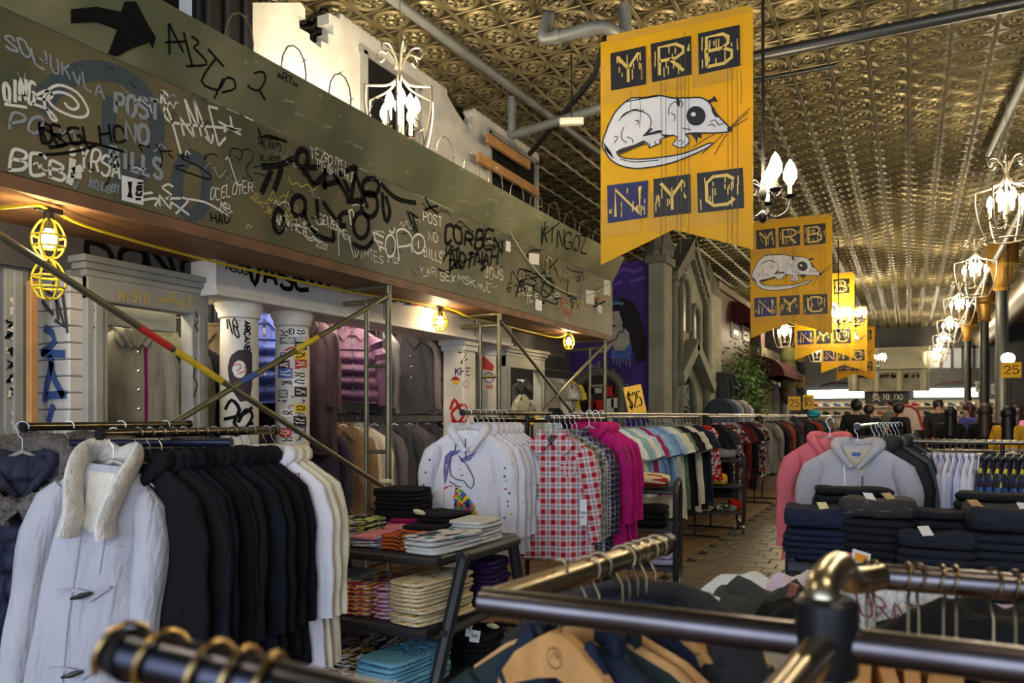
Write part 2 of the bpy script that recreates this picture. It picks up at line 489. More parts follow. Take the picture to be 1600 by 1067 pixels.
m_lumber = mat('lumber', rgb(188, 138, 82), rough=0.6, var=0.25, vscale=5, bump=0.1, bscale=30)
m_soffit = mat('soffit_wood', rgb(128, 90, 56), rough=0.6, var=0.3, vscale=4, bump=0.1, bscale=25)
m_steel = mat('scaffold_steel', rgb(122, 118, 92), rough=0.4, metal=0.7, var=0.2, vscale=10)
m_pipe = mat('pipe_grey', rgb(118, 120, 116), rough=0.5, metal=0.3, var=0.15, vscale=6)
m_pipeblack = mat('pipe_black', rgb(44, 46, 46), rough=0.4, metal=0.4, var=0.1)
m_black = mat('black_steel', rgb(34, 34, 36), rough=0.4, metal=0.5, var=0.1, vscale=8)
m_rail = mat('worn_rail', rgb(112, 104, 84), rough=0.25, metal=0.95, var=0.22, vscale=14)
m_chrome = mat('chrome', rgb(190, 184, 172), rough=0.15, metal=1.0, var=0.05)
g_white = mat('marker_white', rgb(222, 220, 204), rough=0.6, var=0)
g_grey = mat('chalk_grey', rgb(140, 146, 150), rough=0.7, var=0.1)
g_black = mat('spray_black', rgb(16, 16, 15), rough=0.8, var=0, spec=.15)
g_blue = mat('spray_blue', rgb(62, 92, 150), rough=0.6, var=0.1)
g_dkblue = mat('spray_slate', rgb(58, 70, 78), rough=0.6, var=0.1)
g_red = mat('spray_red', rgb(188, 40, 28), rough=0.6, var=0.1)
g_yel = mat('chalk_yellow', rgb(198, 172, 84), rough=0.7, var=0.1)
g_pink = mat('chalk_pink', rgb(226, 150, 150), rough=0.7, var=0.1)
g_purple = mat('marker_purple', rgb(70, 40, 120), rough=0.6, var=0.1)
g_green = mat('marker_green', rgb(110, 140, 110), rough=0.7, var=0.1)

# floor: timber boards under the racks, cobbled aisle
fl = struct('floor', MB().box(XL, XR, Y0, Y1, -0.12, -0.04), m_grout)
AX0, AX1 = -2.15, 0.2
mb0 = MB().box(-0.098, 0.098, -1.2, 1.2, -0.03, 0.0, ch=0.004).mesh('floor_board', False)
nb = 0
for k in range(14):
    x = AX0 - 0.1 - k * 0.2
    yy = 3.0 + (k % 3) * 0.8
    while yy < 26:
        if nb < 120:
            obj('floor_board', mb0, m_wood, fl, (x, yy, 0.0)); nb += 1
        yy += 2.41
far = MB().box(XL, AX0 - 2.9, Y0, Y1, -0.04, -0.005).box(AX1, XR, Y0, Y1, -0.04, -0.002).box(AX0 - 2.9, AX1, Y0, 1.8, -0.04, -0.002).box(AX0 - 2.9, AX0, 1.8, Y1, -0.04, -0.028)
part('bare_floor', far, m_wood, fl, False)
part('kerb_board', MB().box(AX0 - 0.005, AX0 + 0.07, 1.8, 30, -0.03, 0.006, ch=0.004), m_wood, fl, False)
pv = MB().box(-0.097, 0.097, -0.122, 0.122, -0.04, 0.0, ch=0.012).mesh('cobblestone', False)
cells = []
r = 0; y = 1.9
while y < 30:
    x = AX0 + 0.17 + (0.1 if r % 2 else 0.0)
    while x < AX1 + 0.3:
        p = Vector((x, y, 0)) - EYE
        d = p.dot(DV); px = CX + FOC * p.dot(RV) / d
        cells.append((x, y, px, d)); x += 0.2
    y += 0.25; r += 1
vis = [c for c in cells if 1030 < c[2] < 1275 and HOR + FOC * H / c[3] < 960 and c[3] > 4.5]
vis.sort(key=lambda c: c[3]); near = vis[:300]; nset = set((c[0], c[1]) for c in near)
rr = random.Random(3)
for c in near:
    obj('cobblestone', pv, m_paver, fl, (c[0], c[1], rr.uniform(-0.006, 0.004)), (rr.uniform(-.02, .02), rr.uniform(-.02, .02), rr.uniform(-.02, .02)))
rest = MB()
for c in cells:
    if (c[0], c[1]) in nset: continue
    z = rr.uniform(-0.006, 0.004)
    rest.box(c[0] - .097, c[0] + .097, c[1] - .122, c[1] + .122, -0.03, z)
o = part('cobblestones_beyond', rest, m_paver, fl, False); o['kind'] = 'stuff'

# tin ceiling: pressed square tiles in long strips
T = 0.334
ce = struct('ceiling', MB().box(XL, XR, Y0, Y1, ZC + 0.012, ZC + 0.12), m_tin2)
def ring_relief(mb, cx, cy, r, w, hgt, seg, sx=1.0, sy=1.0):
    vs = []; fs = []
    for (rad, z) in ((r + w, 0.0), (r, -hgt), (r - w, 0.0)):
        for k in range(seg):
            a = 2 * PI * k / seg; vs.append((cx + rad * sx * math.cos(a), cy + rad * sy * math.sin(a), z))
    for i in range(2):
        for k in range(seg):
            k2 = (k + 1) % seg; fs.append((i * seg + k2, i * seg + k, i * seg + seg + k, i * seg + seg + k2))
    mb.add(vs, fs)
def tile_mb(lod):
    mb = MB(); h = T / 2
    mb.add([(-h, -h, 0), (h, -h, 0), (h, h, 0), (-h, h, 0)], [(0, 3, 2, 1)])
    s = (20, 12, 8)[lod]
    ring_relief(mb, 0, 0, 0.128, 0.018, 0.016, s, 1.08, 1.0)
    if lod < 2:
        ring_relief(mb, 0, 0, 0.04, 0.012, 0.016, 10 if lod == 0 else 6)
        for sx in (-1, 1): ring_relief(mb, sx * 0.088, 0, 0.026, 0.009, 0.012, 8 if lod == 0 else 5, 1, 1.3)
    if lod == 0:
        for sx in (-1, 1):
            for sy in (-1, 1): ring_relief(mb, sx * 0.05, sy * 0.075, 0.022, 0.008, 0.01, 7, 1.5, .9)
    if lod < 2:
        for sx in (-1, 1):
            mb.add([(sx * h, -h, 0), (sx * (h - .018), -h, 0), (sx * (h - .009), -h, -.014), (sx * h, h, 0), (sx * (h - .018), h, 0), (sx * (h - .009), h, -.014)],
                   [(0, 2, 5, 3), (1, 4, 5, 2)])
        for sy in (-1, 1):
            mb.add([(-h, sy * h, 0), (-h, sy * (h - .008), 0), (-h, sy * (h - .004), -.005), (h, sy * h, 0), (h, sy * (h - .008), 0), (h, sy * (h - .004), -.005)],
                   [(0, 2, 5, 3), (1, 4, 5, 2)])
    return mb
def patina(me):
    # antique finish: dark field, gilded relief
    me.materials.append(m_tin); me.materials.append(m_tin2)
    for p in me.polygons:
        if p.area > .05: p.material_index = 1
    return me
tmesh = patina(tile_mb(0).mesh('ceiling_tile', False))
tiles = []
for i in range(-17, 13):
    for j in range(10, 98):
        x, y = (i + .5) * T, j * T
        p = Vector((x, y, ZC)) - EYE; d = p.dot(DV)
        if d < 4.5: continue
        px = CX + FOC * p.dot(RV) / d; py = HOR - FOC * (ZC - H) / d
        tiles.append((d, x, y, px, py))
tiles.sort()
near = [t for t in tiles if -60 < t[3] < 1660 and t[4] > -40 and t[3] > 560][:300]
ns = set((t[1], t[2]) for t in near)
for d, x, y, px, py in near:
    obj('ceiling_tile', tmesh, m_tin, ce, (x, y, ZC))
rest = MB(); t1, t2 = tile_mb(1), tile_mb(2)
for d, x, y, px, py in tiles:
    if (x, y) in ns or px < 300 or px > 1750: continue
    src = t1 if d < 20 else t2
    rest.add(src.v, src.f, Matrix.Translation((x, y, ZC)))
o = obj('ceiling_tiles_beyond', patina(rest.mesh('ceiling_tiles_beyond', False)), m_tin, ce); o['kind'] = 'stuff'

struct('wall_left', MB().box(XL - 0.2, XL, Y0, Y1, 0, ZC), m_wall)
struct('wall_right', MB().box(XR, XR + 0.2, Y0, Y1, 0, ZC), m_wall)

# ================================================================== HOARDING (plywood canopy on the scaffold)
XF = -3.2; ZB, ZS, ZT = H + 0.97, H + 1.616, H + 1.905; XT = -3.05
YA, YB = 1.2, 8.96
ho = thing('plywood_hoarding', 'long olive plywood hoarding covered in graffiti above the jackets', 'hoarding', (XF, 5.0, ZB))
for a, b in ((YA, 3.72), (3.723, 6.17), (6.173, YB)):
    part('plywood_sheet', MB().box(XF - 0.02, XF, a, b, ZB, ZS), m_olive, ho, False)
nrm = Vector((-(ZT - ZS), 0, XT - XF)).normalized()      # faces down-left side; flip below
for a, b in ((YA, 4.02), (4.024, 6.62), (6.624, YB + 0.03)):
    v = [(XF, a, ZS + .004), (XF, b, ZS + .004), (XT, b, ZT), (XT, a, ZT)]
    off = Vector((-(ZT - ZS), 0, XT - XF)).normalized() * 0.02
    v2 = [tuple(Vector(q) + off) for q in v]
    part('tilted_sheet', MB().add(v + v2, [(0, 1, 2, 3), (7, 6, 5, 4), (0, 4, 5, 1), (1, 5, 6, 2), (2, 6, 7, 3), (3, 7, 4, 0)]), m_olive2, ho, False)
part('timber_beam', MB().box(XF - 0.06, XF - 0.004, YA, YB, ZB - 0.06, ZB - 0.002), m_beam, ho, False)
for k in range(4):
    x = XF - 0.065 - k * 0.145
    part('soffit_plank', MB().box(x - 0.14, x, YA, YB, ZB - 0.05, ZB - 0.03), m_soffit, ho, False)
for y in (2.6, 4.5, 6.4, 8.4):
    part('timber_bracket', MB().box(XF - 0.5, XF - 0.02, y - .02, y + .02, ZS - .06, ZS), m_lumber, ho, False)
part('end_board', MB().box(XF - 0.6, XF, YB, YB + 0.02, ZB - 0.05, ZS), m_olive, ho, False)
part('ledge_board', MB().box(-4.3, XF - 0.02, YA, YB, ZS - 0.03, ZS - 0.005), m_soffit, ho, False)

S1 = Surf(plane=(0, XF))
off = Vector((ZT - ZS, 0, -(XT - XF))).normalized()
S2 = SlopeSurf((XF, 5, ZS + .004), off)
gr = random.Random(11)
def T_(txt, x0, y0, x1, y1, h, w, m, surf=S1, slant=0.0, jit=0.11, curve=0.0, clean=False):
    paint('graffiti_tag', text_strokes(txt, x0, y0, x1, y1, h, slant, jit, None if clean else gr, curve=curve), w, surf.px, m, ho)
def K_(strokes, w, m, surf=S1, sm=3, polys=(), taper=False):
    st = []
    for s in strokes:
        st.append([(p.x, p.y) for p in spline([(a, b, 0) for a, b in s], sm)] if len(s) > 2 else [s[0], ((s[0][0] + s[1][0]) / 2, (s[0][1] + s[1][1]) / 2), s[1]])
    paint('graffiti_tag', st, w, surf.px, m, ho, taper=taper, polys=polys)
def ring(cx, cy, rx, ry, n=12, a0=0.0, a1=2 * PI): return [(cx + rx * math.cos(a0 + (a1 - a0) * i / n), cy + ry * math.sin(a0 + (a1 - a0) * i / n)) for i in range(n + 1)]
# ghost of an old painted P and O
LIFT[0] = 0.0015
K_([ring(150, 205, 95, 95, 20, -2.8, 1.2)], 0.085, g_dkblue)
K_([[(172, 150), (170, 215), (178, 270)]], 0.07, g_dkblue)
K_([ring(300, 290, 24, 45, 14)], 0.07, g_dkblue)
LIFT[0] = 0.003
for t, a in (('POST', (180, 176, 248, 188, 30)), ('NO', (196, 218, 231, 226, 28)), ('BILLS', (172, 258, 252, 280, 30))):
    T_(t, *a, 0.021, g_grey, clean=True)
T_('JUKVLA', 62, 96, 162, 158, 20, 0.009, g_grey, slant=-0.2)
T_('SOL', 10, 72, 70, 105, 22, 0.010, g_grey, slant=-.2)
T_('OING', 6, 158, 52, 166, 30, 0.014, g_white)
K_([[(54, 150), (72, 142), (81, 150), (70, 156), (54, 152)], [(70, 168), (69, 148), (90, 133), (120, 145), (137, 172), (130, 183), (110, 181), (84, 168), (74, 152), (90, 144), (110, 150), (122, 164), (116, 171), (106, 168), (100, 160)], [(50, 162), (75, 172), (88, 188), (80, 186), (72, 170)], [(6, 163), (42, 168)]], 0.012, g_white)
T_('PO', 14, 204, 62, 206, 26, 0.012, g_grey, slant=.1)
T_('DEGLHO', 66, 226, 196, 226, 26, 0.012, g_black, slant=-.3)
K_([[(64, 198), (76, 228), (102, 224), (66, 200)], [(76, 232), (130, 222), (196, 238)], [(60, 242), (96, 240), (140, 232)]], 0.012, g_black)
T_('BCB', 12, 264, 100, 282, 28, 0.014, g_white, slant=.1)
K_([[(113, 248), (111, 270), (107, 288)], [(113, 268), (128, 262)]], 0.03, g_white, polys=[ring(113, 238, 6, 7)[:-1], [(110, 270), (127, 270), (127, 280), (110, 278)]])
T_('YRSA', 124, 264, 186, 276, 30, 0.012, g_white, slant=.1)
T_('AKHOBBY', 138, 294, 186, 304, 14, 0.007, g_grey)
K_([[(252, 142), (259, 166), (268, 190), (277, 222), (282, 240)], [(251, 162), (253, 142), (262, 150)], [(266, 160), (257, 167), (256, 178), (261, 187), (272, 192), (300, 196), (340, 199), (376, 203)],
    [(287, 212), (279, 181)], [(279, 181), (304, 217)], [(304, 217), (288, 155)], [(288, 155), (306, 195)], [(314, 213), (301, 152)], [(301, 152), (328, 222)], [(320, 213), (330, 224), (332, 210)],
    [(340, 170), (325, 166)], [(325, 166), (341, 228)], [(341, 228), (352, 215)], [(341, 190), (376, 211)], [(359, 182), (364, 203), (375, 203)], [(349, 206), (360, 196)]], 0.013, g_white, sm=2)
K_([[(296, 248), (284, 242), (288, 250), (310, 260), (328, 274), (325, 280), (300, 272), (273, 262), (288, 258)], [(216, 226), (222, 238)], [(217, 226), (234, 230)], [(243, 225), (253, 245), (250, 262)], [(250, 237), (268, 236)], [(262, 240), (270, 247)]], 0.008, g_black)
K_([[(222, 303), (238, 301)], [(222, 313), (240, 310), (246, 313), (241, 322)], [(248, 304), (249, 322)], [(248, 304), (266, 326), (263, 306)], [(258, 310), (282, 310)], [(284, 309), (293, 314), (274, 334)], [(264, 314), (280, 325), (295, 336)], [(293, 311), (320, 316), (345, 330), (358, 338)], [(252, 293), (262, 288), (270, 292)], [(252, 293), (268, 305)]], 0.011, g_white)
T_('DCELOTER', 328, 312, 394, 300, 18, 0.006, g_white, slant=.1)
K_([[(352, 250), (356, 246), (364, 270), (372, 290)]], 0.007, g_white)
T_('KB', 343, 328, 360, 334, 13, 0.006, g_white)
T_('HAD', 330, 346, 358, 350, 16, 0.008, g_black)
K_([[(358, 245), (360, 234), (370, 232), (378, 240), (374, 250), (368, 244)], [(376, 236), (388, 233), (396, 242), (390, 254), (384, 262), (386, 272), (394, 280), (388, 284), (378, 276)], [(396, 262), (410, 258)], [(396, 270), (412, 274), (425, 282)]], 0.006, g_black)
T_('SALVATO', 402, 226, 438, 238, 13, 0.006, g_black)
T_('ALIVENT', 406, 252, 438, 253, 11, 0.005, g_black)
K_([[(403, 200), (408, 214), (420, 212), (448, 222)], [(414, 214), (446, 220)]], 0.014, g_black)
T_('TEZR', 485, 248, 514, 256, 15, 0.007, g_white); T_('DIRT', 513, 258, 542, 262, 14, 0.007, g_white)
T_('INN$HITHUE', 493, 264, 556, 286, 14, 0.006, g_white)
K_([[(408, 260), (436, 258), (460, 247)], ring(472, 248, 9, 14), [(476, 264), (474, 274)], [(424, 265), (408, 302)], [(440, 262), (428, 298)], [(478, 262), (500, 262)], [(478, 270), (490, 290)], [(490, 290), (512, 268)], [(507, 262), (507, 296)], [(503, 290), (530, 283)],
    [(520, 270), (546, 312)], [(548, 310), (556, 262)], [(556, 275), (574, 325)], [(541, 315), (568, 312)], [(530, 268), (546, 300)], [(540, 268), (558, 258)], ring(579, 292, 13, 13), ring(577, 320, 13, 19), [(594, 286), (612, 305), (630, 314), (650, 317)], [(597, 300), (599, 332), (604, 346), (609, 330), (602, 306)]], 0.036, g_black)
K_([ring(466, 322, 11, 16), [(474, 328), (482, 352), (500, 370), (522, 376)], [(494, 310), (497, 340)], [(504, 315), (526, 346)], [(526, 346), (534, 334), (544, 332)], [(532, 340), (531, 354), (540, 352)], ring(564, 352, 12, 20), [(550, 380), (570, 388), (585, 372)], ring(435, 345, 8, 18), [(520, 360), (522, 376)]], 0.032, g_black)
K_([[(636, 330), (648, 360)], [(644, 335), (652, 362)], [(640, 332), (654, 342)], [(664, 308), (672, 324), (684, 334)], [(662, 330), (672, 324), (684, 322)]], 0.02, g_black)
for q in range(26):
    x = gr.uniform(392, 470); y = 200 + (x - 392) * .42 + gr.uniform(90, 130)
    K_([[(x, y), (x + gr.uniform(-6, 6), y + gr.uniform(-10, 10)), (x + gr.uniform(2, 9), y + gr.uniform(-8, 8)), (x + gr.uniform(4, 12), y + gr.uniform(-3, 9))]], 0.005, g_yel)
K_([[(450, 276), (455, 288), (464, 286), (470, 292), (480, 288), (488, 298), (496, 290)], [(446, 310), (452, 295), (444, 318), (452, 330)]], 0.007, g_yel)
T_('AMN', 429, 352, 450, 354, 15, 0.008, g_white); T_('HEASE', 455, 358, 497, 376, 18, 0.008, g_white); T_('2002', 493, 386, 511, 390, 9, 0.005, g_white)
K_([[(446, 330), (456, 358)], [(452, 350), (482, 357)], [(474, 366), (484, 376), (494, 372)], [(492, 376), (504, 378)], [(472, 348), (480, 346), (473, 352), (477, 343), (480, 352)]], 0.008, g_white)
T_('SEIZER', 500, 348, 530, 362, 14, 0.008, g_white, slant=-.2); T_('MEX', 530, 368, 548, 378, 10, 0.007, g_white)
K_([[(528, 360), (529, 399)], [(545, 376), (553, 404)], [(492, 338), (496, 350), (506, 350)]], 0.007, g_white)
T_('VIMTES', 553, 402, 598, 410, 13, 0.006, g_white)
K_([[(543, 332), (550, 328), (553, 345)], [(545, 332), (548, 352)]], 0.014, g_white)
LIFT[0] = 0.0045
K_([[(581, 362), (594, 393)], [(581, 362), (599, 371)], [(583, 374), (598, 381)], [(590, 384), (604, 390)], ring(609, 384, 8, 17), [(607, 360), (613, 364), (616, 356)], [(623, 408), (620, 380), (619, 362), (630, 358), (641, 368), (641, 382), (622, 386)], [(640, 382), (643, 396)], ring(653, 381, 10, 15), [(653, 376), (653, 388)]], 0.016, g_white)
LIFT[0] = 0.003
T_('POST', 661, 345, 690, 355, 15, 0.011, g_white, clean=True); T_('NO', 669, 376, 683, 379, 15, 0.011, g_white, clean=True); T_('BILLS', 662, 400, 690, 411, 15, 0.011, g_white, clean=True)
T_('3:02', 604, 408, 622, 412, 9, 0.006, g_white); T_('YAR', 656, 426, 682, 432, 10, 0.006, g_white)
T_('SEX', 688, 438, 710, 441, 11, 0.008, g_white); T_('MSK', 715, 440, 742, 448, 12, 0.007, g_white); T_('MVL', 746, 453, 767, 457, 9, 0.006, g_white)
T_('CORBEN', 694, 378, 784, 392, 24, 0.03, g_black, slant=.1, jit=.1); T_('NOTNAH.', 703, 416, 788, 418, 24, 0.026, g_black, slant=.25, jit=.12)
K_([[(690, 410), (706, 384)], [(684, 420), (698, 424), (720, 405)], [(700, 430), (705, 420)]], 0.018, g_black)
T_('JOJS', 757, 432, 786, 438, 16, 0.008, g_white, jit=.15)
T_('VK', 842, 428, 872, 434, 26, 0.016, g_black); T_('ATOLL', 806, 468, 900, 466, 26, 0.018, g_black, jit=.15); T_('NRS', 800, 445, 862, 462, 24, 0.014, g_black, jit=.2)
T_('MEKT', 812, 462, 838, 452, 12, 0.008, g_white, jit=.15); T_('TDE', 820, 476, 840, 468, 10, 0.007, g_white); T_('ORT', 858, 464, 882, 472, 9, 0.007, g_white)
T_('SO', 806, 378, 822, 386, 14, 0.007, g_grey)
for q in range(60):
    x = gr.uniform(480, 945); b = 269 + .2585 * (x - 6); t = 14 + .4385 * (x - 8)
    y = gr.uniform(t + 12, b - 8); sc = gr.uniform(3, 8) * (1.2 - x / 1600)
    m = gr.choice([g_white, g_grey, g_black, g_black, g_yel, g_grey])
    K_([[(x + sc * (k * .6 + gr.uniform(-.3, .3)), y + .3 * k * sc * .6 + gr.uniform(-1, 1) * sc) for k in range(gr.randint(4, 8))]], gr.uniform(.004, .008), m)
for q in range(22):
    x = gr.uniform(690, 930); b = 269 + .2585 * (x - 6); t = 14 + .4385 * (x - 8)
    y = gr.uniform(t + 20, b - 14); sc = gr.uniform(7, 13)
    K_([[(x + sc * gr.uniform(-1, 1) + k * 3, y + gr.uniform(-1, 1) * sc) for k in range(5)]], gr.uniform(.01, .02), g_black)
for q in range(14):
    x = gr.uniform(880, 945); y = gr.uniform(455, 495)
    K_([[(x + gr.uniform(-5, 5), y + gr.uniform(-8, 8)) for k in range(5)]], 0.012, gr.choice([g_red, g_yel, g_grey, g_red]))
for q in range(46):
    x = gr.uniform(15, 480); b = 269 + .2585 * (x - 6); t = 14 + .4385 * (x - 8)
    y = gr.uniform(t + 14, b - 10); sc = gr.uniform(5, 13)
    K_([[(x + sc * (k * .5 + gr.uniform(-.35, .35)), y + .25 * k * sc * .5 + gr.uniform(-.9, .9) * sc) for k in range(gr.randint(3, 7))]], gr.uniform(.003, .007), gr.choice([g_grey, g_black, g_black, g_dkblue, g_grey, g_white]))
# the tilted upper boards
LIFT[0] = 0.004
K_([[(264, 85), (263, 36)], [(263, 36), (286, 82)], [(257, 66), (290, 64)], [(286, 50), (300, 104)], [(290, 103), (322, 100), (312, 84), (302, 74), (310, 66), (298, 56)], [(324, 76), (349, 104)], [(337, 90), (314, 126), (340, 140), (352, 122), (364, 124), (366, 138), (346, 144)], [(348, 122), (334, 154)],
    [(386, 132), (392, 138), (404, 140), (414, 124), (410, 112), (396, 114)], [(404, 140), (414, 156)]], 0.011, g_black, surf=S2)
K_([], 0.01, g_black, surf=S2, polys=[[(110, 14), (150, 10), (188, 18), (194, 2), (212, 2), (226, 30), (243, 58), (238, 76), (232, 66), (204, 76), (182, 88), (168, 84), (182, 46), (150, 34), (110, 36)]])
T_('ARTH', 433, 120, 464, 136, 10, 0.007, g_black, surf=S2)
T_('KINGOZ', 845, 378, 916, 394, 26, 0.018, g_black, surf=S2, jit=.1)
K_([[(852, 345), (846, 384)], [(874, 348), (848, 368)]], 0.018, g_black, surf=S2)
for q in range(26):
    x = gr.uniform(380, 920); b = 14 + .4385 * (x - 8); t = 60 + .536 * (x - 360)
    y = gr.uniform(t + 6, b - 5)
    K_([[(x, y), (x + gr.uniform(4, 16), y + gr.uniform(-3, 6))]], gr.uniform(.006, .016), mat('scuff_pale', rgb(150, 150, 112), rough=.5), surf=S2)
LIFT[0] = 0.003

# stickers on the hoarding
def card(name, x0, y0, x1, y1, surf, m, parent, skew=0.0):
    P = [surf.px(*q) for q in ((x0, y0), (x1, y0 + skew), (x1, y1 + skew), (x0, y1))]
    mb = MB(); v = [p + n * 0.002 for p, n in P] + [p + n * 0.005 for p, n in P]
    mb.add(v, [(4, 5, 6, 7), (0, 1, 5, 4), (1, 2, 6, 5), (2, 3, 7, 6), (3, 0, 4, 7)])
    return part(name, mb, m, parent, False)
m_paper = mat('paper', rgb(226, 224, 216), rough=0.8, var=0.05)
LIFT[0] = 0.006
st = card('sticker', 190, 274, 223, 313, S1, m_paper, ho, 8)
mbk = MB()
for a in text_strokes('1B31', 214, 283, 210, 314, 8, up=(1, 0), gap=1.2): ribbon(mbk, a, 0.011, S1.px)
blot(mbk, [(198, 284), (205, 284), (204, 300), (206, 310), (197, 308), (200, 298)], S1.px)
part('sticker_print', mbk, g_black, st, False)
for (a, b, c, d) in ((826, 395, 842, 412), (915, 453, 928, 474), (943, 437, 953, 460), (836, 468, 846, 484), (934, 476, 940, 488), (790, 376, 797, 392)):
    card('sticker', a, b, c, d, S1, m_paper, ho, 2)
LIFT[0] = 0.003
# string slung along the hoarding
pts = [S1.px(*q)[0] + Vector((0.02, 0, 0)) for q in ((793, 362), (820, 404), (850, 438), (880, 456), (905, 463), (930, 456), (950, 442))]
c_ = obj('slack_cord', MB().tube(spline(pts, 4), 0.006, 6).mesh('slack_cord'), mat('cord_white', rgb(190, 186, 160), rough=.8))
tag(c_, 'thin white cord sagging across the right end of the olive hoarding', 'cord')

# razor wire on top of the hoarding
wire = MB(); barbs = MB(); hp = []
YW0, YW1 = 2.9, 9.0; turns = 15
for i in range(turns * 16 + 1):
    a = 2 * PI * i / 16
    yy = YW0 + (YW1 - YW0) * i / (turns * 16)
    hp.append(Vector((-3.13 + 0.04 * math.cos(a), yy + 0.15 * math.cos(a), ZT - .03 + 0.24 * max(-.05, math.sin(a)))))
wire.tube(hp, 0.0045, 5)
for i in range(0, len(hp), 3):
    p = hp[i]
    for s in (-1, 1): barbs.tube([p + Vector((s * .012, -.012, -.014)), p, p + Vector((-s * .012, .012, .016))], [.001, .004, .001], 4)
rz = obj('razor_wire_coil', wire.mesh('razor_wire_coil'), mat('wire', rgb(120, 114, 100), rough=.4, metal=.8)); tag(rz, 'coil of barbed razor wire looping along the top of the hoarding', 'wire')
b_ = part('barbs', barbs, mat('wire', None) if False else MATS['wire'], rz); b_['kind'] = 'stuff'

# ragged white wall prop above the hoarding
XW = -4.15
ww = thing('broken_brick_wall', 'ragged white painted wall with a stepped break, behind the near lantern', 'wall', (XW, 5, ZS))
Wt = [(300, -40), (388, -40), (388, 4), (470, 4), (477, 14), (477, 30), (467, 25), (468, 44), (484, 53), (484, 62), (502, 76), (502, 64), (513, 69), (513, 52), (521, 55), (521, 40), (514, 36), (514, 20), (531, 30), (532, 18), (560, 38), (600, 66), (640, 90), (690, 120), (699, 128), (699, 148), (705, 160), (712, 172), (724, 190), (736, 204), (736, 192), (742, 180), (738, 172), (746, 162), (752, 164), (770, 176), (800, 195), (842, 222), (842, 330), (700, 330), (300, 130)]
poly = [(lambda q: (q.y, q.z))(at_X(x, y, XW)) for x, y in Wt]
part('plaster_face', MB().slab(poly, lambda q: (XW, q[0], q[1]), (-1, 0, 0), 0.12), mat('white_render', rgb(200, 198, 188), rough=.85, var=.2, vscale=3, bump=.3, bscale=12), ww, False)
# brick courses showing at the break and the far-left
mbr = MB().box(-.005, .02, -.105, .105, -.036, .036, ch=.004).mesh('brick', False)
for r_ in range(9):
    for c_2 in range(2):
        q = at_X(415 + c_2 * 24, 20 + r_ * 12 + c_2 * 9, XW)
        yy = round(q.y / .22) * .22 + (.11 if r_ % 2 else 0); zz = round(q.z / .08) * .08
        if zz < ZT - .1 or zz > at_X(CX + FOC * ((Vector((XW, yy, 0)) - EYE).dot(RV)) / ((Vector((XW, yy, 0)) - EYE).dot(DV)), 26 + max(0, r_ - 20), XW).z: continue
        if yy > 3.95: continue
        if any(abs(ob[0] - yy) < .1 and abs(ob[1] - zz) < .04 for ob in KIDS.get('bw', [])): continue
        KIDS.setdefault('bw', []).append((yy, zz))
        obj('brick', mbr, m_white, ww, (XW, yy, zz), world=True)
# upper window on the prop wall
for (a, b, c, d) in ((566, 80, 650, 190), (762, 190, 835, 285)):
    q0, q1 = at_X(a, b, XW), at_X(c, d, XW)
    z1 = min(q0.z, ZC - .15); z0 = ZT - .12
    part('window_recess', MB().box(XW - .02, XW + .012, q0.y, q1.y, z0, z1), m_black, ww, False)
    for zz in (z1, z0 + (z1 - z0) * .55): part('window_rail', MB().box(XW, XW + .04, q0.y - .05, q1.y + .05, zz - .03, zz + .03), m_grey, ww, False)
    for yy in (q0.y, q1.y): part('window_stile', MB().box(XW, XW + .04, yy - .03, yy + .03, z0, z1), m_grey, ww, False)
for (a, b, c, d) in ((765, 245, 830, 258), (750, 265, 842, 300)):
    q0, q1 = at_X(a, b, XW + .15), at_X(c, d, XW + .15)
    part('timber_batten', MB().box(XW + .1, XW + .14, q0.y, q1.y, q1.z - .05, q1.z + .05), m_lumber, ww, False)
# dark gap and post at the far left above the hoarding
q0, q1 = at_X(300, 5, -4.0), at_X(388, 60, -4.0)
gp = obj('dark_window_frame', MB().box(-4.0, -3.96, q0.y, q1.y, ZT - .1, q0.z + .4).mesh('dark_window_frame', False), m_black); tag(gp, 'black framed opening above the left end of the hoarding', 'window frame')
for k in range(3):
    yy = q0.y + (q1.y - q0.y) * (k + .5) / 3
    part('bar', MB().box(-3.96, -3.94, yy - .015, yy + .015, ZT - .1, q0.z + .4), m_pipeblack, gp, False)
lm = obj('propped_timber', MB().box(-3.6, -3.54, YA + .3, 3.0, ZT - .02, ZT + .09).mesh('propped_timber', False), m_lumber); tag(lm, 'pale timber lying behind the upper left edge of the hoarding', 'timber')

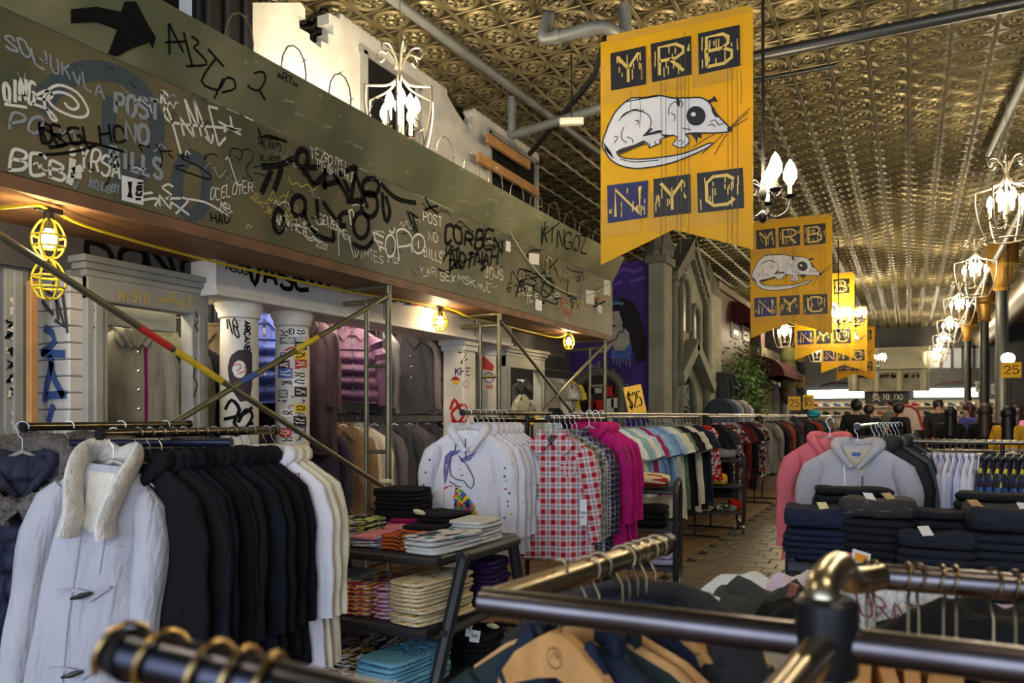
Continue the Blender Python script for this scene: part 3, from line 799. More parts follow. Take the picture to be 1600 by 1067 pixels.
# ================================================================== GARMENTS
# a garment hangs with its hanger's hook centre at the origin, width along x, front towards -y
GM = {}
def torso_mb(w=0.44, L=0.68, t=0.11, seed=0, flare=0.04, top=-0.105, neck=0.07, quilt=0.0, fold=0.012, rows=10, seg=32, slope=0.095, boxy=2.3):
    rng = random.Random(seed); ph = [rng.uniform(0, 6.28) for _ in range(5)]
    hw = w / 2
    if quilt: rows = int(L / .105 * 6)
    prof = [(top - 0.0, neck, t * .22), (top - slope * .3, neck + (hw - neck) * .42, t * .3), (top - slope * .78, hw * .88, t * .34), (top - slope, hw * .98, t * .32), (top - slope - .1, hw * .93, t * .44)]
    zt = prof[-1][0]; zb = top - L
    for k in range(1, rows + 1):
        v = k / rows
        prof.append((zt + (zb - zt) * v, hw * (0.92 + 0.06 * v) + flare * v, t * (.44 + .1 * math.sin(PI * min(1, v * 1.3)) + .05 * v)))
    mb = MB(); vs = []; fs = []
    for (z, a, b) in prof:
        v = max(0.0, (zt - z) / (zt - zb))
        q = 1.0 + (quilt * (abs(math.sin(PI * (z - top) / 0.105)) - .5) if quilt else 0)
        for k in range(seg):
            th = 2 * PI * k / seg; c, s = math.cos(th), math.sin(th)
            x = a * math.copysign(abs(c) ** (2 / boxy), c); y = b * q * math.copysign(abs(s) ** (2 / boxy), s)
            f = fold * (0.25 + v) * (math.sin(6 * th + ph[0] + 1.5 * v) + .7 * math.sin(11 * th + ph[1] - 2 * v) + .6 * math.sin(z * 20 + ph[2] + 4 * th))
            y += f * (1 if abs(s) > .2 else .3) * math.copysign(1, s); x += .25 * f * c
            vs.append((x, y, z + .008 * math.sin(3 * th + ph[3]) * v))
    n = len(prof)
    for i in range(n - 1):
        for k in range(seg):
            k2 = (k + 1) % seg; fs.append((i * seg + k2, i * seg + k, i * seg + seg + k, i * seg + seg + k2))
    fs.append(tuple(range((n - 1) * seg, n * seg)))
    mb.add(vs, fs)
    return mb
def sleeve_mb(side, w=0.44, Ls=0.58, top=-0.105, slope=0.09, r0=0.062, r1=0.042, out=0.02, seed=0, quilt=0.0, fwd=-0.02, n=12, flat=.75):
    rng = random.Random(seed + 31 * side); p1 = rng.uniform(0, 6)
    hw = w / 2; z0 = top - slope + .0; pts = []; rs = []
    for k in range(n + 1):
        v = k / n
        x = side * (hw - .05 + .06 * min(1, v * Ls / .17) ** .7 + out * v); y = fwd * (.3 + v) + .012 * math.sin(4 * v + p1)
        pts.append((x, y, z0 - Ls * v))
        r = r0 + (r1 - r0) * v
        r *= 1 + (.09 * math.sin(15 * v + p1) * (0.3 + v) if not quilt else quilt * (abs(math.sin(PI * v * Ls / .1)) - .4))
        if k == 0: r *= .55
        rs.append(r)
    return MB().tube(pts, rs, 12, flat=1.0 if quilt else flat, up=(0, 1, 0))
def hood_mb(neck=0.09, top=-0.11, r=0.045, back=.09):
    h_ = [(.015, -.085, top - .12), (neck * .75, -.07, top - .05), (neck * 1.1, -.01, top + .0), (neck * .85, back * .6, top + .01)]
    pts = [(-x, y, z) for x, y, z in h_] + [(0, back, top - .01)] + h_[::-1]
    return MB().tube(spline(pts, 4), [r * (.32 + .75 * math.sin(PI * i / 32) ** 2) for i in range(33)], 9)
def collar_mb(neck=0.075, top=-0.105, h=.045, flap=.075):
    mb = MB()
    pts = []
    for i in range(13):
        a = PI * (-.08 + 1.16 * i / 12)
        pts.append((neck * math.cos(a), neck * .55 * math.sin(a), top + .012))
    mb.tube(pts, h * .3, 6, flat=1.6, up=(0, 0, 1))
    for s in (-1, 1):
        mb.add([(s * .008, -.07, top - .05), (s * .06, -.055, top + .025), (s * .13, -.066, top - .06), (s * .075, -.082, top - flap - .05),
                (s * .008, -.058, top - .05), (s * .06, -.045, top + .025), (s * .13, -.05, top - .06), (s * .075, -.06, top - flap - .05)],
               [(0, 1, 2, 3), (7, 6, 5, 4), (0, 4, 5, 1), (1, 5, 6, 2), (2, 6, 7, 3), (3, 7, 4, 0)])
    return mb
def hanger_mbs(clear=True):
    hook = MB()
    pts = [(.0205 * math.cos(a), 0, .0205 * math.sin(a)) for a in [math.radians(d) for d in range(-20, 221, 20)]][::-1]
    pts = pts[::-1]
    pts = pts + [(-.012, 0, -.03), (0, 0, -.045), (0, 0, -.092)]
    hook.tube(pts, .0022, 6)
    arms = MB()
    for s in (-1, 1):
        arms.tube([(0, 0, -.09), (s * .04, 0, -.108), (s * .1, 0, -.15), (s * .15, 0, -.195)], [.008, .006, .005, .005], 6)
    arms.tube([(-.145, 0, -.192), (0, 0, -.2), (.145, 0, -.192)], .003, 5)
    return hook, arms
m_clear = mat('clear_plastic', rgb(225, 222, 205), rough=0.2, var=0, trans=0.8)
m_hookwire = mat('hook_wire', rgb(170, 168, 160), rough=0.3, metal=1.0, var=0)
m_hookdark = mat('hook_dark', rgb(120, 105, 80), rough=0.3, metal=1.0, var=0)
_h, _a = hanger_mbs()
ME_HOOK, ME_ARMS = _h.mesh('hook'), _a.mesh('hanger_arms')
def hanger(loc, rotz, label, group, m=None, mh=None):
    o = obj('clothes_hanger', ME_ARMS, m or m_clear, None, loc, (0, 0, rotz)); tag(o, label, 'hanger', group)
    obj('hook', ME_HOOK, mh or m_hookwire, o)
    return o
def gmesh(key, fn):
    if key not in GM: GM[key] = fn().mesh(key[0] if isinstance(key, tuple) else key)
    return GM[key]
STYLES = {
 'hoodie': dict(w=.46, L=.66, t=.13, Ls=.56, hood=True, fold=.012),
 'jacket': dict(w=.46, L=.74, t=.15, Ls=.6, collar=True, fold=.010),
 'coat': dict(w=.45, L=.88, t=.15, Ls=.6, collar=True, fold=.012, flare=.05),
 'parka': dict(w=.5, L=.85, t=.2, Ls=.6, fold=.012, quilt=.25),
 'puffer': dict(w=.46, L=.64, t=.19, Ls=.58, quilt=.5, fold=.004, collar=True),
 'vest': dict(w=.42, L=.66, t=.18, quilt=.5, fold=.004, collar=True),
 'shirt': dict(w=.44, L=.70, t=.09, Ls=.58, collar=True, fold=.012),
 'tee': dict(w=.42, L=.64, t=.07, Ls=.19, r1=.07, out=.05, fold=.012),
 'longtee': dict(w=.42, L=.86, t=.07, Ls=.19, r1=.07, out=.05, fold=.016),
 'dress': dict(w=.36, L=.9, t=.09, fold=.02, flare=.06),
 'trouser': dict(w=.34, L=.95, t=.08, fold=.012, flare=-.01, top=-.08),
}
def garment(name, label, cat, group, style, m, loc, rotz=0.0, seed=0, parts=True, m2=None, scale=None, rot=None, hang=None, L=None, hm=None):
    st = dict(STYLES[style]); sd = seed % 4
    if L: st['L'] = L
    if 'Ls' in st and L: st['Ls'] = min(st['Ls'], .85 * L)
    kt = ('torso', style, sd, st['L'])
    ta = {k: v for k, v in st.items() if k in ('w', 'L', 't', 'flare', 'quilt', 'fold', 'top')}
    if parts:
        me = gmesh(kt, lambda: torso_mb(seed=sd * 7 + 1, **ta))
        o = obj(name, me, m, None, loc, rot if rot else (0, 0, rotz), slot=True)
        if 'Ls' in st:
            sa = {k: v for k, v in st.items() if k in ('w', 'Ls', 'r1', 'out', 'quilt')}
            for s in (-1, 1):
                obj('sleeve', gmesh(('sleeve', style, sd, s, st['L']), lambda: sleeve_mb(s, seed=sd * 5 + 2, **sa)), m2 or m, o, slot=True)
        if st.get('hood'): obj('hood', gmesh(('hood', style), hood_mb), m, o, slot=True)
        if st.get('collar'): obj('collar', gmesh(('collar', style), collar_mb), m, o, slot=True)
    else:
        def allin():
            mb = torso_mb(seed=sd * 7 + 1, rows=6, seg=16, **ta)
            if 'Ls' in st:
                sa = {k: v for k, v in st.items() if k in ('w', 'Ls', 'r1', 'out', 'quilt')}
                for s in (-1, 1):
                    q = sleeve_mb(s, seed=sd * 5 + 2, n=6, **sa); mb.add(q.v, q.f)
            if st.get('hood'): q = hood_mb(); mb.add(q.v, q.f)
            return mb
        o = obj(name, gmesh(('whole', style, sd, st['L']), allin), m, None, loc, rot if rot else (0, 0, rotz), slot=True)
    if scale: o.scale = scale
    tag(o, label, cat, group)
    if hang: hanger(loc, (rot[2] if rot else rotz), ('plastic hanger holding the ' if len(label.split()) < 13 else 'hanger of the ') + label, hang[1], hm)
    return o
def gdecal(name, o, strokes, width, m, style_mb, label=None, polys=(), off=0.003):
    """print on a garment's front: 2-D strokes in the garment's own x,z"""
    s = Surf(mb=style_mb); old = LIFT[0]; LIFT[0] = off
    mb = MB()
    for st in strokes: ribbon(mb, st, width, s.loc)
    for pl in polys:
        blot(mb, pl, s.loc)
    LIFT[0] = old
    if not mb.f: return None
    c = obj(name, mb.mesh(name, False), m, o)
    if label: c['label'] = label
    return c
def torso_for(style, seed, L=None):
    st = dict(STYLES[style]); sd = seed % 4
    if L: st['L'] = L
    ta = {k: v for k, v in st.items() if k in ('w', 'L', 't', 'flare', 'quilt', 'fold', 'top')}
    return torso_mb(seed=sd * 7 + 1, **ta)

# ------------------------------------------------------------------ folded clothes
def fold_mb(w, d, h, seed=0, e1=.35, e2=.28):
    rng = random.Random(seed); p = [rng.uniform(0, 6) for _ in range(4)]
    def fn(u, v):
        th = 2 * PI * u; ph = PI * (v - .5)
        sg = lambda a, e: math.copysign(abs(a) ** e, a)
        x = w / 2 * sg(math.cos(ph), e1) * sg(math.cos(th), e2); y = d / 2 * sg(math.cos(ph), e1) * sg(math.sin(th), e2)
        z = h / 2 * sg(math.sin(ph), e1) + h / 2
        k = .10 * h * (math.sin(9 * x / w + p[0]) + math.sin(7 * y / d + p[1]))
        return (x + .012 * math.sin(8 * y / d + p[2]) * .5, y, z + k * (z / h))
    return MB().grid(fn, 24, 8, closed=True)
FOLD = [fold_mb(1, 1, 1, s).mesh('folded_garment') for s in range(3)]
def folded(name, label, cat, group, m, loc, size, rotz, seed=0, tilt=(0, 0)):
    o = obj(name, FOLD[seed % 3], m, None, loc, (tilt[0], tilt[1], rotz), slot=True)
    o.scale = size
    return tag(o, label, cat, group)

# ------------------------------------------------------------------ racks
def rack(name, label, rail_pts, r=0.017, posts=(), m=None, cat='rack', foot=0.3, footdir=(1, 0), caps=True, group=None, mp=None):
    a = Vector(rail_pts[0])
    o = thing(name, label, cat, (a.x, a.y, 0), group=group)
    m = m or m_rail
    part('rail', MB().tube(rail_pts, r, 12), m, o)
    if caps:
        for e, n2 in ((0, 1), (-1, -2)):
            p = Vector(rail_pts[e]); d = (p - Vector(rail_pts[n2])).normalized()
            part('end_cap', MB().tube([p - d * .004, p + d * .012], r * 1.25, 12), m_black, o)
    for (x, y, z) in posts:
        part('post', MB().tube([(x, y, 0.03), (x, y, z)], r * .95, 10), mp or m_black, o)
        part('base_bar', MB().tube([(x - footdir[0] * foot, y - footdir[1] * foot, .03), (x + footdir[0] * foot, y + footdir[1] * foot, .03)], r, 8), mp or m_black, o)
    return o

# ================================================================== SHOP-FRONT PROPS UNDER THE HOARDING
XE = -3.8
ZE0, ZE1 = H + 0.74, ZB - 0.05
fw = struct('wall_facade', MB().box(XE - .06, XE - .02, YA, YB, ZE0 - .02, ZE1).box(-4.85, -4.8, YA - 1, YB + 2.5, 0, ZS), mat('facade_dark', rgb(84, 82, 84), rough=.85, var=.3, vscale=3))
SE = Surf(plane=(0, XE - .02))
paint('graffiti_tag', text_strokes('DONQ', 138, 416, 320, 438, 36, -.05, .06, gr), 0.034, SE.px, g_black, fw)
SF = Surf(plane=(0, -3.62))
en = thing('white_entablature', 'white painted beam tagged in thick black above the round columns', 'beam', (-3.7, 5, ZE0))
for (a, b) in ((Yof(336, -3.62), Yof(600, -3.62)), (Yof(603, -3.62), Yof(742, -3.62)), (Yof(745, -3.62), Yof(800, -3.62))):
    part('beam_block', MB().box(-3.95, -3.62, a, b, ZE0, ZE1, ch=.008), m_white, en, False)
    part('beam_lip', MB().box(-3.97, -3.605, a - .005, b + .005, ZE0 - .03, ZE0 + .004, ch=.006), m_white, en, False)
paint('graffiti_tag', text_strokes('VASE', 388, 442, 482, 452, 30, -.1, .06, gr), 0.032, SF.px, g_black, en)
paint('graffiti_tag', text_strokes('VEBE', 358, 408, 384, 411, 11, 0, .1, gr) + text_strokes('ABOG', 352, 422, 386, 428, 14, 0, .1, gr), 0.008, SF.px, g_black, en)
paint('graffiti_tag', [], 0.01, SF.px, g_black, en, polys=[ring(487 + k * 13, 440 + k * 1.5, 4, 5)[:-1] for k in range(3)])
paint('graffiti_tag', text_strokes('BUD', 612, 471, 642, 474, 12, 0, .1, gr), 0.014, SF.px, g_black, en)
paint('graffiti_tag', text_strokes('SR', 645, 474, 662, 476, 13, 0, .15, gr), 0.018, SF.px, g_red, en)
paint('graffiti_tag', text_strokes('-', 630, 482, 645, 484, 14) + text_strokes('--', 662, 483, 676, 484, 9), 0.016, SF.px, g_blue, en)

m_col = mat('column_cream', rgb(214, 208, 196), rough=.7, var=.1, vscale=5, bump=.1, bscale=25)
def column(pxc, rad, label, X=-3.8, z1=ZE0 - .03, sq=False):
    y = Yof(pxc, X)
    o = thing('round_column' if not sq else 'square_pilaster', label, 'column', (X, y, 0))
    if sq: sh = MB().box(X - rad, X + rad, y - rad, y + rad, 0, z1 - .1, ch=.012)
    else:
        sh = MB().lathe([(rad * 1.02, 0), (rad * 1.0, .6), (rad, z1 - .3), (rad * .96, z1 - .1)], 24, Matrix.Translation((X, y, 0)))
    part('shaft', sh, m_col, o)
    c = MB()
    if sq: c.box(X - rad * 1.15, X + rad * 1.15, y - rad * 1.15, y + rad * 1.15, z1 - .1, z1 - .05, ch=.01).box(X - rad * 1.3, X + rad * 1.3, y - rad * 1.3, y + rad * 1.3, z1 - .05, z1, ch=.01)
    else: c.lathe([(rad * .97, z1 - .1), (rad * 1.08, z1 - .09), (rad * 1.1, z1 - .06), (rad * 1.25, z1 - .03), (rad * 1.3, z1), (rad * .5, z1 + .02)], 24, Matrix.Translation((X, y, 0)))
    part('capital', c, m_col, o)
    return o, Surf(mb=sh), sh
c1, s1, _ = column(374, .118, 'cream round column with a black hooded figure drawn on it')
def cp(o, s, strokes, w, m, polys=(), sm=True):
    st = [[(p.x, p.y) for p in spline([(a, b, 0) for a, b in q], 3)] if len(q) > 2 and sm else q for q in strokes]
    paint('graffiti_tag', st, w, s.px, m, o, polys=polys, step=3)
cp(c1, s1, text_strokes('NO', 366, 486, 395, 478, 22, 0, .1, gr) + text_strokes('KB', 356, 512, 374, 530, 24, -.2, .1, gr), .009, g_black, sm=False)
cp(c1, s1, text_strokes('ARCANE', 382, 502, 382, 548, 8, up=(1, 0)), .012, g_black, sm=False)
cp(c1, s1, text_strokes('MIR', 372, 500, 396, 496, 12, 0, .1, gr), .009, g_pink, sm=False)
cp(c1, s1, text_strokes('EN', 384, 462, 396, 458, 14, 0, .1, gr), .008, g_black, sm=False)
fig = [(356, 575), (360, 556), (372, 547), (388, 546), (394, 552), (394, 600), (390, 625), (375, 628), (364, 612), (358, 596)]
cp(c1, s1, [], .01, mat('figure_plum', rgb(52, 40, 48), rough=.7, var=.1), polys=[fig])
LIFT[0] = .005
cp(c1, s1, [], .01, g_white, polys=[ring(374, 577, 11, 14)[:-1]])
LIFT[0] = .007
cp(c1, s1, [[(366, 572), (372, 568), (376, 574), (370, 580)], [(372, 584), (382, 580), (382, 572)]], .006, g_red)
LIFT[0] = .003
cp(c1, s1, [[(352, 640), (362, 625), (374, 640), (366, 660), (380, 672), (394, 650), (384, 640), (372, 660)], [(345, 668), (370, 680), (395, 660)], [(350, 655), (378, 648), (394, 636)]], .022, g_black)
c2, s2, _ = column(457, .115, 'round column plastered with band stickers, between blue vest and dark coat')
gr2 = random.Random(5)
scol = [rgb(230, 228, 220), rgb(236, 196, 40), rgb(24, 24, 24), rgb(200, 40, 34), rgb(60, 90, 160), rgb(226, 220, 200), rgb(205, 200, 190), rgb(245, 245, 240), rgb(120, 120, 116), rgb(30, 30, 30)]
k = 0
for row in range(15):
    for cc in range(2):
        x = 436 + cc * 22 + gr2.uniform(-3, 3); y = 470 + row * 15 + gr2.uniform(-4, 4)
        w, h = gr2.uniform(16, 26), gr2.uniform(11, 18)
        if row > 9 and gr2.random() < .45: continue
        xs = min(479, x + w); x = max(435, x)
        LIFT[0] = .003 + .0006 * (k % 6)
        m = mat('sticker_%d' % (k % 10), scol[k % 10], rough=.5, var=.05)
        o = paint('sticker', [], .01, s2.px, m, c2, polys=[[(x, y), (xs, y + 1), (xs, y + h), (x, y + h)]], step=3)
        LIFT[0] += .001
        if o:
            mbk = MB(); tc = g_black if k % 10 in (0, 1, 5, 6, 7) else g_white
            for q in range(2):
                yy = y + h * (.35 + .3 * q)
                ribbon(mbk, [(x + (xs - x) * (.15 + .14 * i), yy + gr2.uniform(-2, 2)) for i in range(6)], .008, s2.px)
            if mbk.f: part('sticker_print', mbk, tc, o, False)
        k += 1
LIFT[0] = .003
cp(c2, s2, text_strokes('WHOOP', 438, 468, 476, 466, 7) + text_strokes('EXIL', 452, 522, 474, 522, 8), .008, g_black, sm=False)
cp(c2, s2, [ring(458, 560, 17, 17), [(446, 555), (452, 566)], [(462, 548), (470, 560)]], .012, g_red)
for q in range(26):
    x, y = gr2.uniform(438, 476), gr2.uniform(608, 690)
    cp(c2, s2, [[(x + gr2.uniform(-5, 5), y + gr2.uniform(-4, 4)) for _ in range(4)]], .006, gr2.choice([g_black, g_black, g_red, g_blue]))
c3, s3, _ = column(718, .115, 'pilaster with a red sprayed blob and purple letters, right of grey puffer', sq=True)
cp(c3, s3, text_strokes('KEE', 712, 586, 734, 586, 11), .013, g_purple, sm=False)
cp(c3, s3, [[(716, 530), (724, 540), (716, 550), (728, 552), (720, 568), (730, 560)], [(712, 546), (722, 566)]], .012, g_black)
cp(c3, s3, [[(704, 540), (712, 528), (706, 535), (714, 545)]], .01, g_blue)
cp(c3, s3, [[(704, 640), (710, 624), (718, 638), (724, 650), (714, 660), (706, 645), (722, 632), (730, 640), (728, 656), (716, 664)], [(706, 655), (720, 668), (730, 662)]], .03, g_red)
cp(c3, s3, [[(712, 670), (722, 674), (714, 682), (724, 684)], ring(718, 676, 9, 8)], .018, g_red)
LIFT[0] = .004
cp(c3, s3, [], .01, g_red, polys=[ring(712, 594, 7, 6, 10, PI, 2 * PI)])
cp(c3, s3, [], .01, mat('sticker_1', None) if False else MATS['sticker_1'], polys=[ring(712, 595, 7, 6, 10, 0, PI)])
cp(c3, s3, [ring(728, 600, 4, 5)], .006, g_purple)
cp(c3, s3, [], .01, g_black, polys=[[(706, 512), (732, 511), (732, 518), (706, 519)]])
LIFT[0] = .003
c4, s4, _ = column(761, .095, 'slim sticker-marked column framed by the middle scaffold', X=-3.85)
cp(c4, s4, text_strokes('WDG', 748, 532, 774, 526, 14, 0, .1, gr), .012, g_black, sm=False)
cp(c4, s4, [], .01, g_red, polys=[[(748, 562), (756, 556), (772, 572), (770, 580), (752, 576)]])
cp(c4, s4, [], .01, g_black, polys=[[(748, 545), (762, 540), (766, 552), (750, 556)]])
cp(c4, s4, [ring(764, 590, 7, 8), [(758, 588), (770, 592)]], .01, g_purple)
cp(c4, s4, text_strokes('PSVCVO', 756, 612, 756, 645, 6, up=(1, 0)), .006, g_green, sm=False)
cp(c4, s4, [], .01, mat('sticker_brick', rgb(190, 120, 100), rough=.6), polys=[[(760, 602), (770, 601), (770, 607), (760, 608)]])

# ------------------------------------------------------------------ door surrounds
def surround(a, b, X, ytop_px, label, jam=.12):
    ya, yb = Yof(a, X), Yof(b, X)
    zt = at_X((a + b) / 2, ytop_px, X).z
    o = thing('door_surround', label, 'door frame', (X, (ya + yb) / 2, 0))
    for (p, q) in ((ya, ya + jam), (yb - jam, yb)):
        part('jamb', MB().box(X - .1, X, p, q, 0, zt - .1, ch=.006), m_grey, o, False)
        part('jamb_bead', MB().box(X - .02, X + .015, p + jam * .3, p + jam * .7, 0.1, zt - .22, ch=.005), m_grey, o, False)
    part('lintel', MB().box(X - .1, X + .004, ya, yb, zt - .22, zt - .1, ch=.006), m_grey, o, False)
    for k in range(3):
        e = .02 * k + .01
        part('cornice_step', MB().box(X - .12, X + e, ya - e, yb + e, zt - .1 + k * .033, zt - .067 + k * .033, ch=.004), m_grey, o, False)
    return o, ya, yb, zt
d1, ya, yb, zt = surround(136, 326, -3.74, 418, 'grey moulded doorway with chalk lettering around the khaki jacket')
SD = Surf(plane=(0, -3.735))
paint('graffiti_tag', text_strokes('MISTR MARVLE', 186, 470, 302, 480, 14, 0, .1, gr), .009, SD.px, g_yel, d1)
paint('graffiti_tag', [[(150, 575 + 6 * i), (146 + gr.uniform(0, 12), 578 + 6 * i), (152, 580 + 6 * i)] for i in range(12)], .008, SD.px, g_pink, d1)
paint('graffiti_tag', [[(146, 484), (153, 490), (148, 498), (154, 502), (146, 512), (152, 518)], [(305, 486), (310, 500), (304, 508), (310, 520)], [(306, 560), (302, 590), (308, 600), (302, 620)]], .008, SD.px, g_black, d1)
part('lintel_shadow_board', MB().box(-3.95, -3.9, ya + .1, yb - .1, zt - .32, zt - .2), m_grey, d1, False)
d2, ya2, yb2, zt2 = surround(791, 851, -3.74, 545, 'grey moulded doorway around the black leather jacket', jam=.1)
d3, _, _, _ = surround(-60, 46, -3.9, 345, 'grey tagged doorway at the left edge of the shop front')
SD3 = Surf(plane=(0, -3.895))
paint('graffiti_tag', [[(x + gr.uniform(-6, 6), y + gr.uniform(-8, 8)) for _ in range(5)] for x, y in [(gr.uniform(14, 30), 470 + 16 * i) for i in range(13)]], .016, SD3.px, g_white, d3)
paint('graffiti_tag', [[(x + gr.uniform(-8, 8), y + gr.uniform(-8, 8)) for _ in range(5)] for x, y in [(gr.uniform(10, 36), 460 + 22 * i) for i in range(9)]], .014, SD3.px, g_black, d3)
bd = obj('tagged_door_panel', MB().box(-3.99, -3.96, 1.6, Yof(46, -3.9) - .1, 0, H + .7).mesh('tagged_door_panel', False), mat('panel_scrawl', rgb(176, 172, 166), rough=.8, var=0, col2=rgb(40, 38, 38), vscale=14, c2lo=.5, c2hi=.55)); tag(bd, 'scrawled black and white door panel at the far left', 'door panel')
td = obj('timber_stud', MB().box(-3.84, -3.8, Yof(48, -3.8), Yof(60, -3.8), 0, H + .66, ch=.004).mesh('timber_stud', False), m_lumber); tag(td, 'upright pale timber stud beside the white brick pier', 'timber')

# ------------------------------------------------------------------ white brick pier
PX0, PX1, PY0, PY1 = -4.06, -3.77, 2.5, 2.59
pier = thing('brick_pier', 'white painted brick pier with a blue sprayed figure, left of the doorway', 'pier', (-3.9, 2.55, 0))
part('mortar_core', MB().box(PX0 + .008, PX1 - .008, PY0 + .008, PY1 - .004, 0, ZE0), mat('mortar', rgb(130, 128, 124), rough=.9), pier, False)
bfull = MB().box(-.14, .14, 0, .085, -.039, .039, ch=.006).mesh('brick', False)
bhalf = MB().box(-.068, .068, 0, .085, -.039, .039, ch=.006).mesh('brick', False)
zz = .3; r_ = 0; rb = random.Random(2)
while zz < ZE0 - .04:
    xs = [((PX0 + PX1) / 2, bfull)] if r_ % 2 == 0 else [(PX0 + .0725, bhalf), (PX1 - .0725, bhalf)]
    for x, me in xs:
        obj('brick', me, m_white, pier, (x, PY0 + rb.uniform(-.003, .003), zz), world=True)
    zz += .085; r_ += 1
SP = Surf(plane=(1, PY0 - .004))
paint('graffiti_tag', [[(70, 512), (82, 520), (86, 532), (76, 545), (64, 552)], [(66, 552), (102, 553)], [(78, 555), (84, 590), (100, 620)], [(82, 565), (74, 600), (70, 628)], [(72, 618), (104, 616)], [(84, 632), (76, 660)]], .04, SP.px, g_blue, pier)
paint('graffiti_tag', [[(70, 450), (90, 470), (102, 512), (86, 500)], [(84, 440), (92, 500)], [(98, 455), (106, 520)], [(66, 470), (84, 492)]], .02, SP.px, mat('spray_grey', rgb(70, 68, 70), rough=.7), pier)
pw = obj('rendered_strip_wall', MB().box(-4.2, -3.9, PY1 + .005, Yof(136, -3.74), 0, ZE0, ch=.006).mesh('rendered_strip_wall', False), m_grey); tag(pw, 'narrow grey rendered wall strip between brick pier and doorway', 'wall strip')

# ------------------------------------------------------------------ scaffold
m_tape_y = mat('tape_yellow', rgb(216, 180, 40), rough=.5, var=.15, vscale=30)
m_tape_r = mat('tape_red', rgb(190, 40, 34), rough=.5, var=.1)
def frame(y, label, zt=ZB - .005, x0=XF - .03, dx=-.19):
    o = thing('scaffold_frame', label, 'scaffold', (x0, y, 0), group='scaffold frames carrying the hoarding')
    r = .021
    part('post', MB().tube([(x0, y, 0), (x0, y, zt)], r, 12), m_steel, o)
    part('inner_post', MB().tube([(x0 + dx, y, 0), (x0 + dx, y, zt - .14)], r * .8, 10), m_steel, o)
    for z in (H + .35, H - .25, H - .8, zt - .15, zt - .05):
        part('rung', MB().tube([(x0, y, z), (x0 + dx, y, z)], r * .7, 8), m_steel, o)
    part('header', MB().tube([(x0, y, zt - .06), (x0 - .75, y, zt - .06)], r, 10), m_steel, o)
    part('header', MB().tube([(x0, y, zt - .16), (x0 - .75, y, zt - .16)], r * .8, 10), m_steel, o)
    part('coupling', MB().tube([(x0, y, zt - .02), (x0, y, zt + .01)], r * 1.25, 12), m_steel, o)
    return o
FY = [Yof(607, XF - .03), Yof(780, XF - .03), Yof(945, XF - .03)]
frame(FY[0], 'steel scaffold frame in front of the purple puffer jacket')
frame(FY[1], 'steel scaffold frame in front of the slim stickered column')
frame(FY[2], 'steel scaffold frame at the right end, before the purple mural')
frame(1.5, 'steel scaffold frame at the near left end of the hoarding')
def brace(p, q, label, tapes=()):
    a, b = at_X(*p, XF - .0), at_X(*q, XF - .0)
    o = obj('cross_brace', MB().tube([a, b], .0165, 10).mesh('cross_brace'), m_steel); tag(o, label, 'brace', 'scaffold cross braces')
    for (t0, t1, m) in tapes:
        part('tape_band', MB().tube([at_X(p[0] + (q[0] - p[0]) * t, p[1] + (q[1] - p[1]) * t, XF) for t in (t0, t1)], .0175, 10), m, o)
    return o
brace((-40, 342), (604, 764), 'long scaffold brace falling left to right with red and yellow tape', ((.40, .475, m_tape_r), (.485, .60, m_tape_y)))
brace((262, 666), (606, 462), 'scaffold brace rising to the right across the blue vest', ((.33, .40, mat('tape_blue', rgb(60, 80, 140), rough=.5)), (.58, .68, m_tape_y)))
brace((782, 502), (906, 660), 'thin scaffold brace falling across the second doorway')
brace((828, 664), (944, 538), 'thin scaffold brace rising towards the purple mural', ((.0, .12, m_tape_y),))

# ------------------------------------------------------------------ cage work lamps and their cable
m_cage = mat('cage_yellow', rgb(236, 204, 40), rough=.45, var=.05)
m_bulb = mat('bulb_glow', (1.0, 0.86, 0.55, 1), var=0, emit=14.0)
m_bulbw = mat('bulb_candle', (1.0, 0.88, 0.62, 1), var=0, emit=30.0)
m_socket = mat('socket', rgb(30, 28, 26), rough=.5)
def cage_mb(r, h, ribs=6, w=.005):
    prof = [(.012, 0), (r * .6, -h * .12), (r, -h * .42), (r * .98, -h * .7), (r * .55, -h * .97), (.0, -h)]
    out = []
    for k in range(ribs):
        a = 2 * PI * k / ribs
        out.append([(p * math.cos(a), p * math.sin(a), z) for p, z in prof])
    rings = [[(rr_ * math.cos(2 * PI * i / 16), rr_ * math.sin(2 * PI * i / 16), z) for i in range(16)] for rr_, z in ((r, -h * .45), (r * .96, -h * .72))]
    return out, rings
def cage_lamp(loc, label, r=.062, h=.17, power=14, double=False):
    o = thing('cage_work_lamp', label, 'lamp', loc, group='yellow cage work lamps')
    def cage(dz, rt=0.0):
        ribs, rings = cage_mb(r, h)
        for q in ribs:
            obj('cage_rib', MB().tube([(x, y, z + dz) for x, y, z in spline(q, 3)], .0045, 6).mesh('cage_rib'), m_cage, o)
        for q in rings:
            obj('cage_ring', MB().tube([(x, y, z + dz) for x, y, z in q], .005, 6, closed=True).mesh('cage_ring'), m_cage, o)
    cage(0)
    if double: cage(-h - .005)
    obj('socket', MB().lathe([(.018, .03), (.022, 0), (.02, -.045)], 12).mesh('socket'), m_socket, o)
    obj('cable_clamp', MB().box(-.012, .012, -.06, .06, .025, .05, ch=.004).mesh('cable_clamp'), m_socket, o)
    obj('bulb', MB().lathe([(.012, -.045), (.018, -.055), (.029, -.085), (.03, -.1), (.02, -.122), (.0, -.128)], 14).mesh('bulb'), m_bulb, o)
    l = bpy.data.lights.new('work_lamp_light', 'POINT'); l.energy = power; l.color = (1.0, .78, .42); l.shadow_soft_size = .035
    lo = bpy.data.objects.new('work_lamp_light', l); COL.objects.link(lo); lo.parent = o; lo.location = (0, 0, -.09)
    return o
L1 = at_X(76, 330, XF - .1); L2 = at_X(688, 462, XF - .3); L3 = at_X(889, 514, XF - .1)
